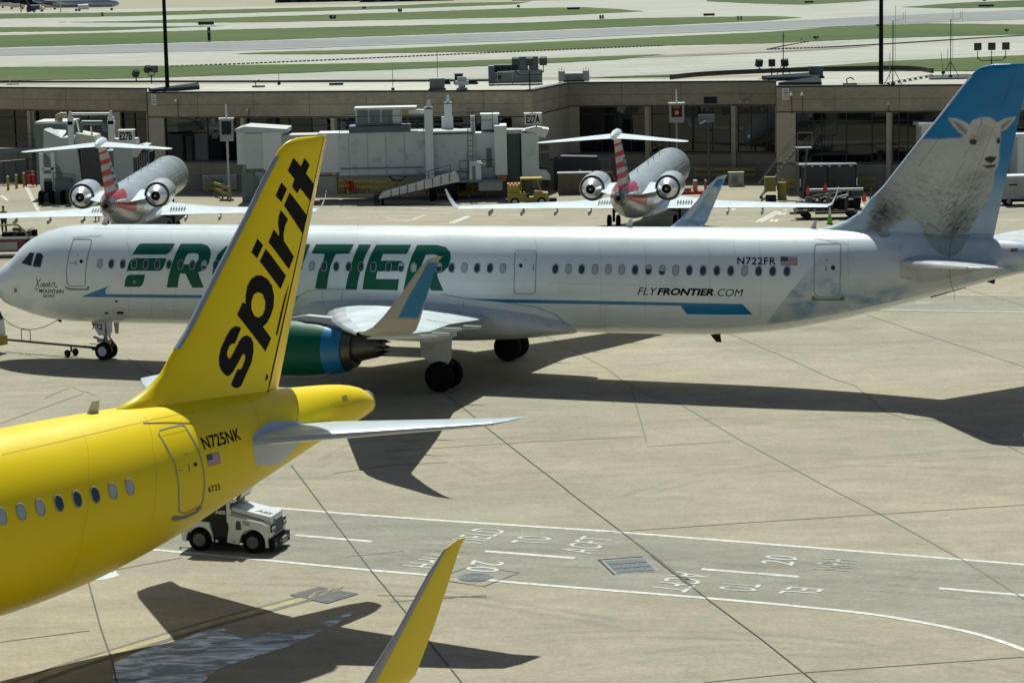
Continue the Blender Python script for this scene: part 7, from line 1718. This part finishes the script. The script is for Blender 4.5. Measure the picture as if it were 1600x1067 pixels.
for x in(19.5,20.8,34.5):wheel(fa,(x*s_,-3*s_ if x<30 else 0,.6*s_),(x*s_,(-2.4 if x<30 else .4)*s_,.6*s_),.6*s_)
# buildings at the very top
hb=mat('hangar_blue',(.09,.11,.13),.6,var=.1,scale=.05)
for x0,x1,yb,yt,m_,lb in((430,560,5,-12,hb,'dark distant hangar at the top edge left of centre'),(562,700,4.2,-12,mat('hangar_slate',(.12,.16,.18),.6),'slate blue distant hangar at the top edge centre'),(0,95,9,-8,mat('hangar_dark',(.04,.055,.06),.6),'dark distant building above the parked trucks at top left')):
    a_=G(x0,yb);b_=G(x1,yb);w=b_[0]-a_[0];t=thing('hangar',lb,'building',(a_[0]+w/2,a_[1],0));q=MB();q.b2((-w/2,0,0),(w/2,40,14));q.build('wall',m_,t);q=MB();q.prism([(-w/2-1,-1,14),(w/2+1,-1,14),(w/2+1,-1,15),(0,-1,18),(-w/2-1,-1,15)],(0,42,0));q.build('roof',lgrey,t)
    for i in range(5):
        q=MB();q.b2((-w/2+w*(i+.15)/5,-.3,0),(-w/2+w*(i+.85)/5,0,9));q.build('door',dark,t)
def truck(px,py,label,col,big_=False,rz_=0):
    p=G(px,py);k=p[1]/1000*1.3 if False else 1.35;t=thing('truck',label,'truck',tuple(p),rz_)
    q=MB();q.b2((-4*k,-1.2*k,1.0*k),(2*k,1.2*k,3.2*k));q.build('cargo_box',col,t);q=MB();q.prism([(2.1*k,-1.1*k,.8*k),(4.2*k,-1.1*k,.8*k),(4.2*k,-1.1*k,1.8*k),(3.4*k,-1.1*k,2.7*k),(2.1*k,-1.1*k,2.7*k)],(0,2.2*k,0));q.build('cab',whitep,t)
    for x in(-3,3):
        for y in(-1.2,.9):wheel(t,(x*k,y*k,.5*k),(x*k,(y+.3)*k,.5*k),.5*k,hubm=grey)
truck(12,13,'white box truck among vehicles at the far top left',whitep);truck(27,15,'second white box truck at the far top left',whitep,rz_=.3)
truck(56,19,'long dark blue flat truck right of the crane at the far top left',mat('truck_slate',(.05,.07,.09),.6));truck(77,15.5,'pale service truck left of the thin mast at the far top left',lgrey)
def crane(t):
    k=1.4
    q=MB();q.b2((-2*k,-1*k,.6*k),(2*k,1*k,2.4*k));q.build('body',mat('crane_navy',(.02,.03,.05),.6),t);q=MB();q.prism([(-1.5*k,-.3*k,2.2*k),(-3.8*k,-.3*k,9*k),(-3.2*k,-.3*k,9*k),(.2*k,-.3*k,2.2*k)],(0,.6*k,0));q.build('boom',MT['crane_navy'],t)
    for x in(-1.4,1.4):wheel(t,(x*k,-1.1*k,.6*k),(x*k,-.7*k,.6*k),.6*k)
simple('crane_truck','dark crane vehicle with raised boom at the far top left','crane',49,20,crane)
for px,lb in((33,'thin dark mast at the far top left beside the crane'),(95,'thin pale mast right of the far trucks')):
    p=G(px,20);t=thing('mast',lb,'mast',tuple(p));q=MB();q.cyl((0,0,0),(0,0,16),.35,.2,n=8);q.build('post',dark if px<50 else lgrey,t);q=MB();q.b2((-.8,-.4,15.6),(.8,.4,16.4));q.build('head',dark,t)
# ---------------- light ----------------
sc=bpy.context.scene
w=bpy.data.worlds.new('World');sc.world=w;w.use_nodes=True;nt=w.node_tree;bg=nt.nodes['Background']
sk=nt.nodes.new('ShaderNodeTexSky');sk.sky_type='NISHITA';sk.sun_disc=False
sv=Vector((-.04,.68,1)).normalized();el=math.asin(sv.z);az=math.atan2(sv.x,sv.y)
sk.sun_elevation=el;sk.sun_rotation=az;sk.air_density=1;sk.dust_density=1.5
nt.links.new(sk.outputs[0],bg.inputs[0]);bg.inputs[1].default_value=.058
ld=bpy.data.lights.new('sun','SUN');ld.energy=5.0;ld.angle=R(.53);ld.color=(.965,1,.915);lo=bpy.data.objects.new('sun',ld);C.objects.link(lo)
lo.rotation_euler=sv.to_track_quat('Z','Y').to_euler()
sc.view_settings.view_transform='Standard';sc.view_settings.look='None';sc.view_settings.exposure=-.02;sc.view_settings.gamma=1
sc.cycles.max_bounces=6;sc.cycles.use_denoising=True
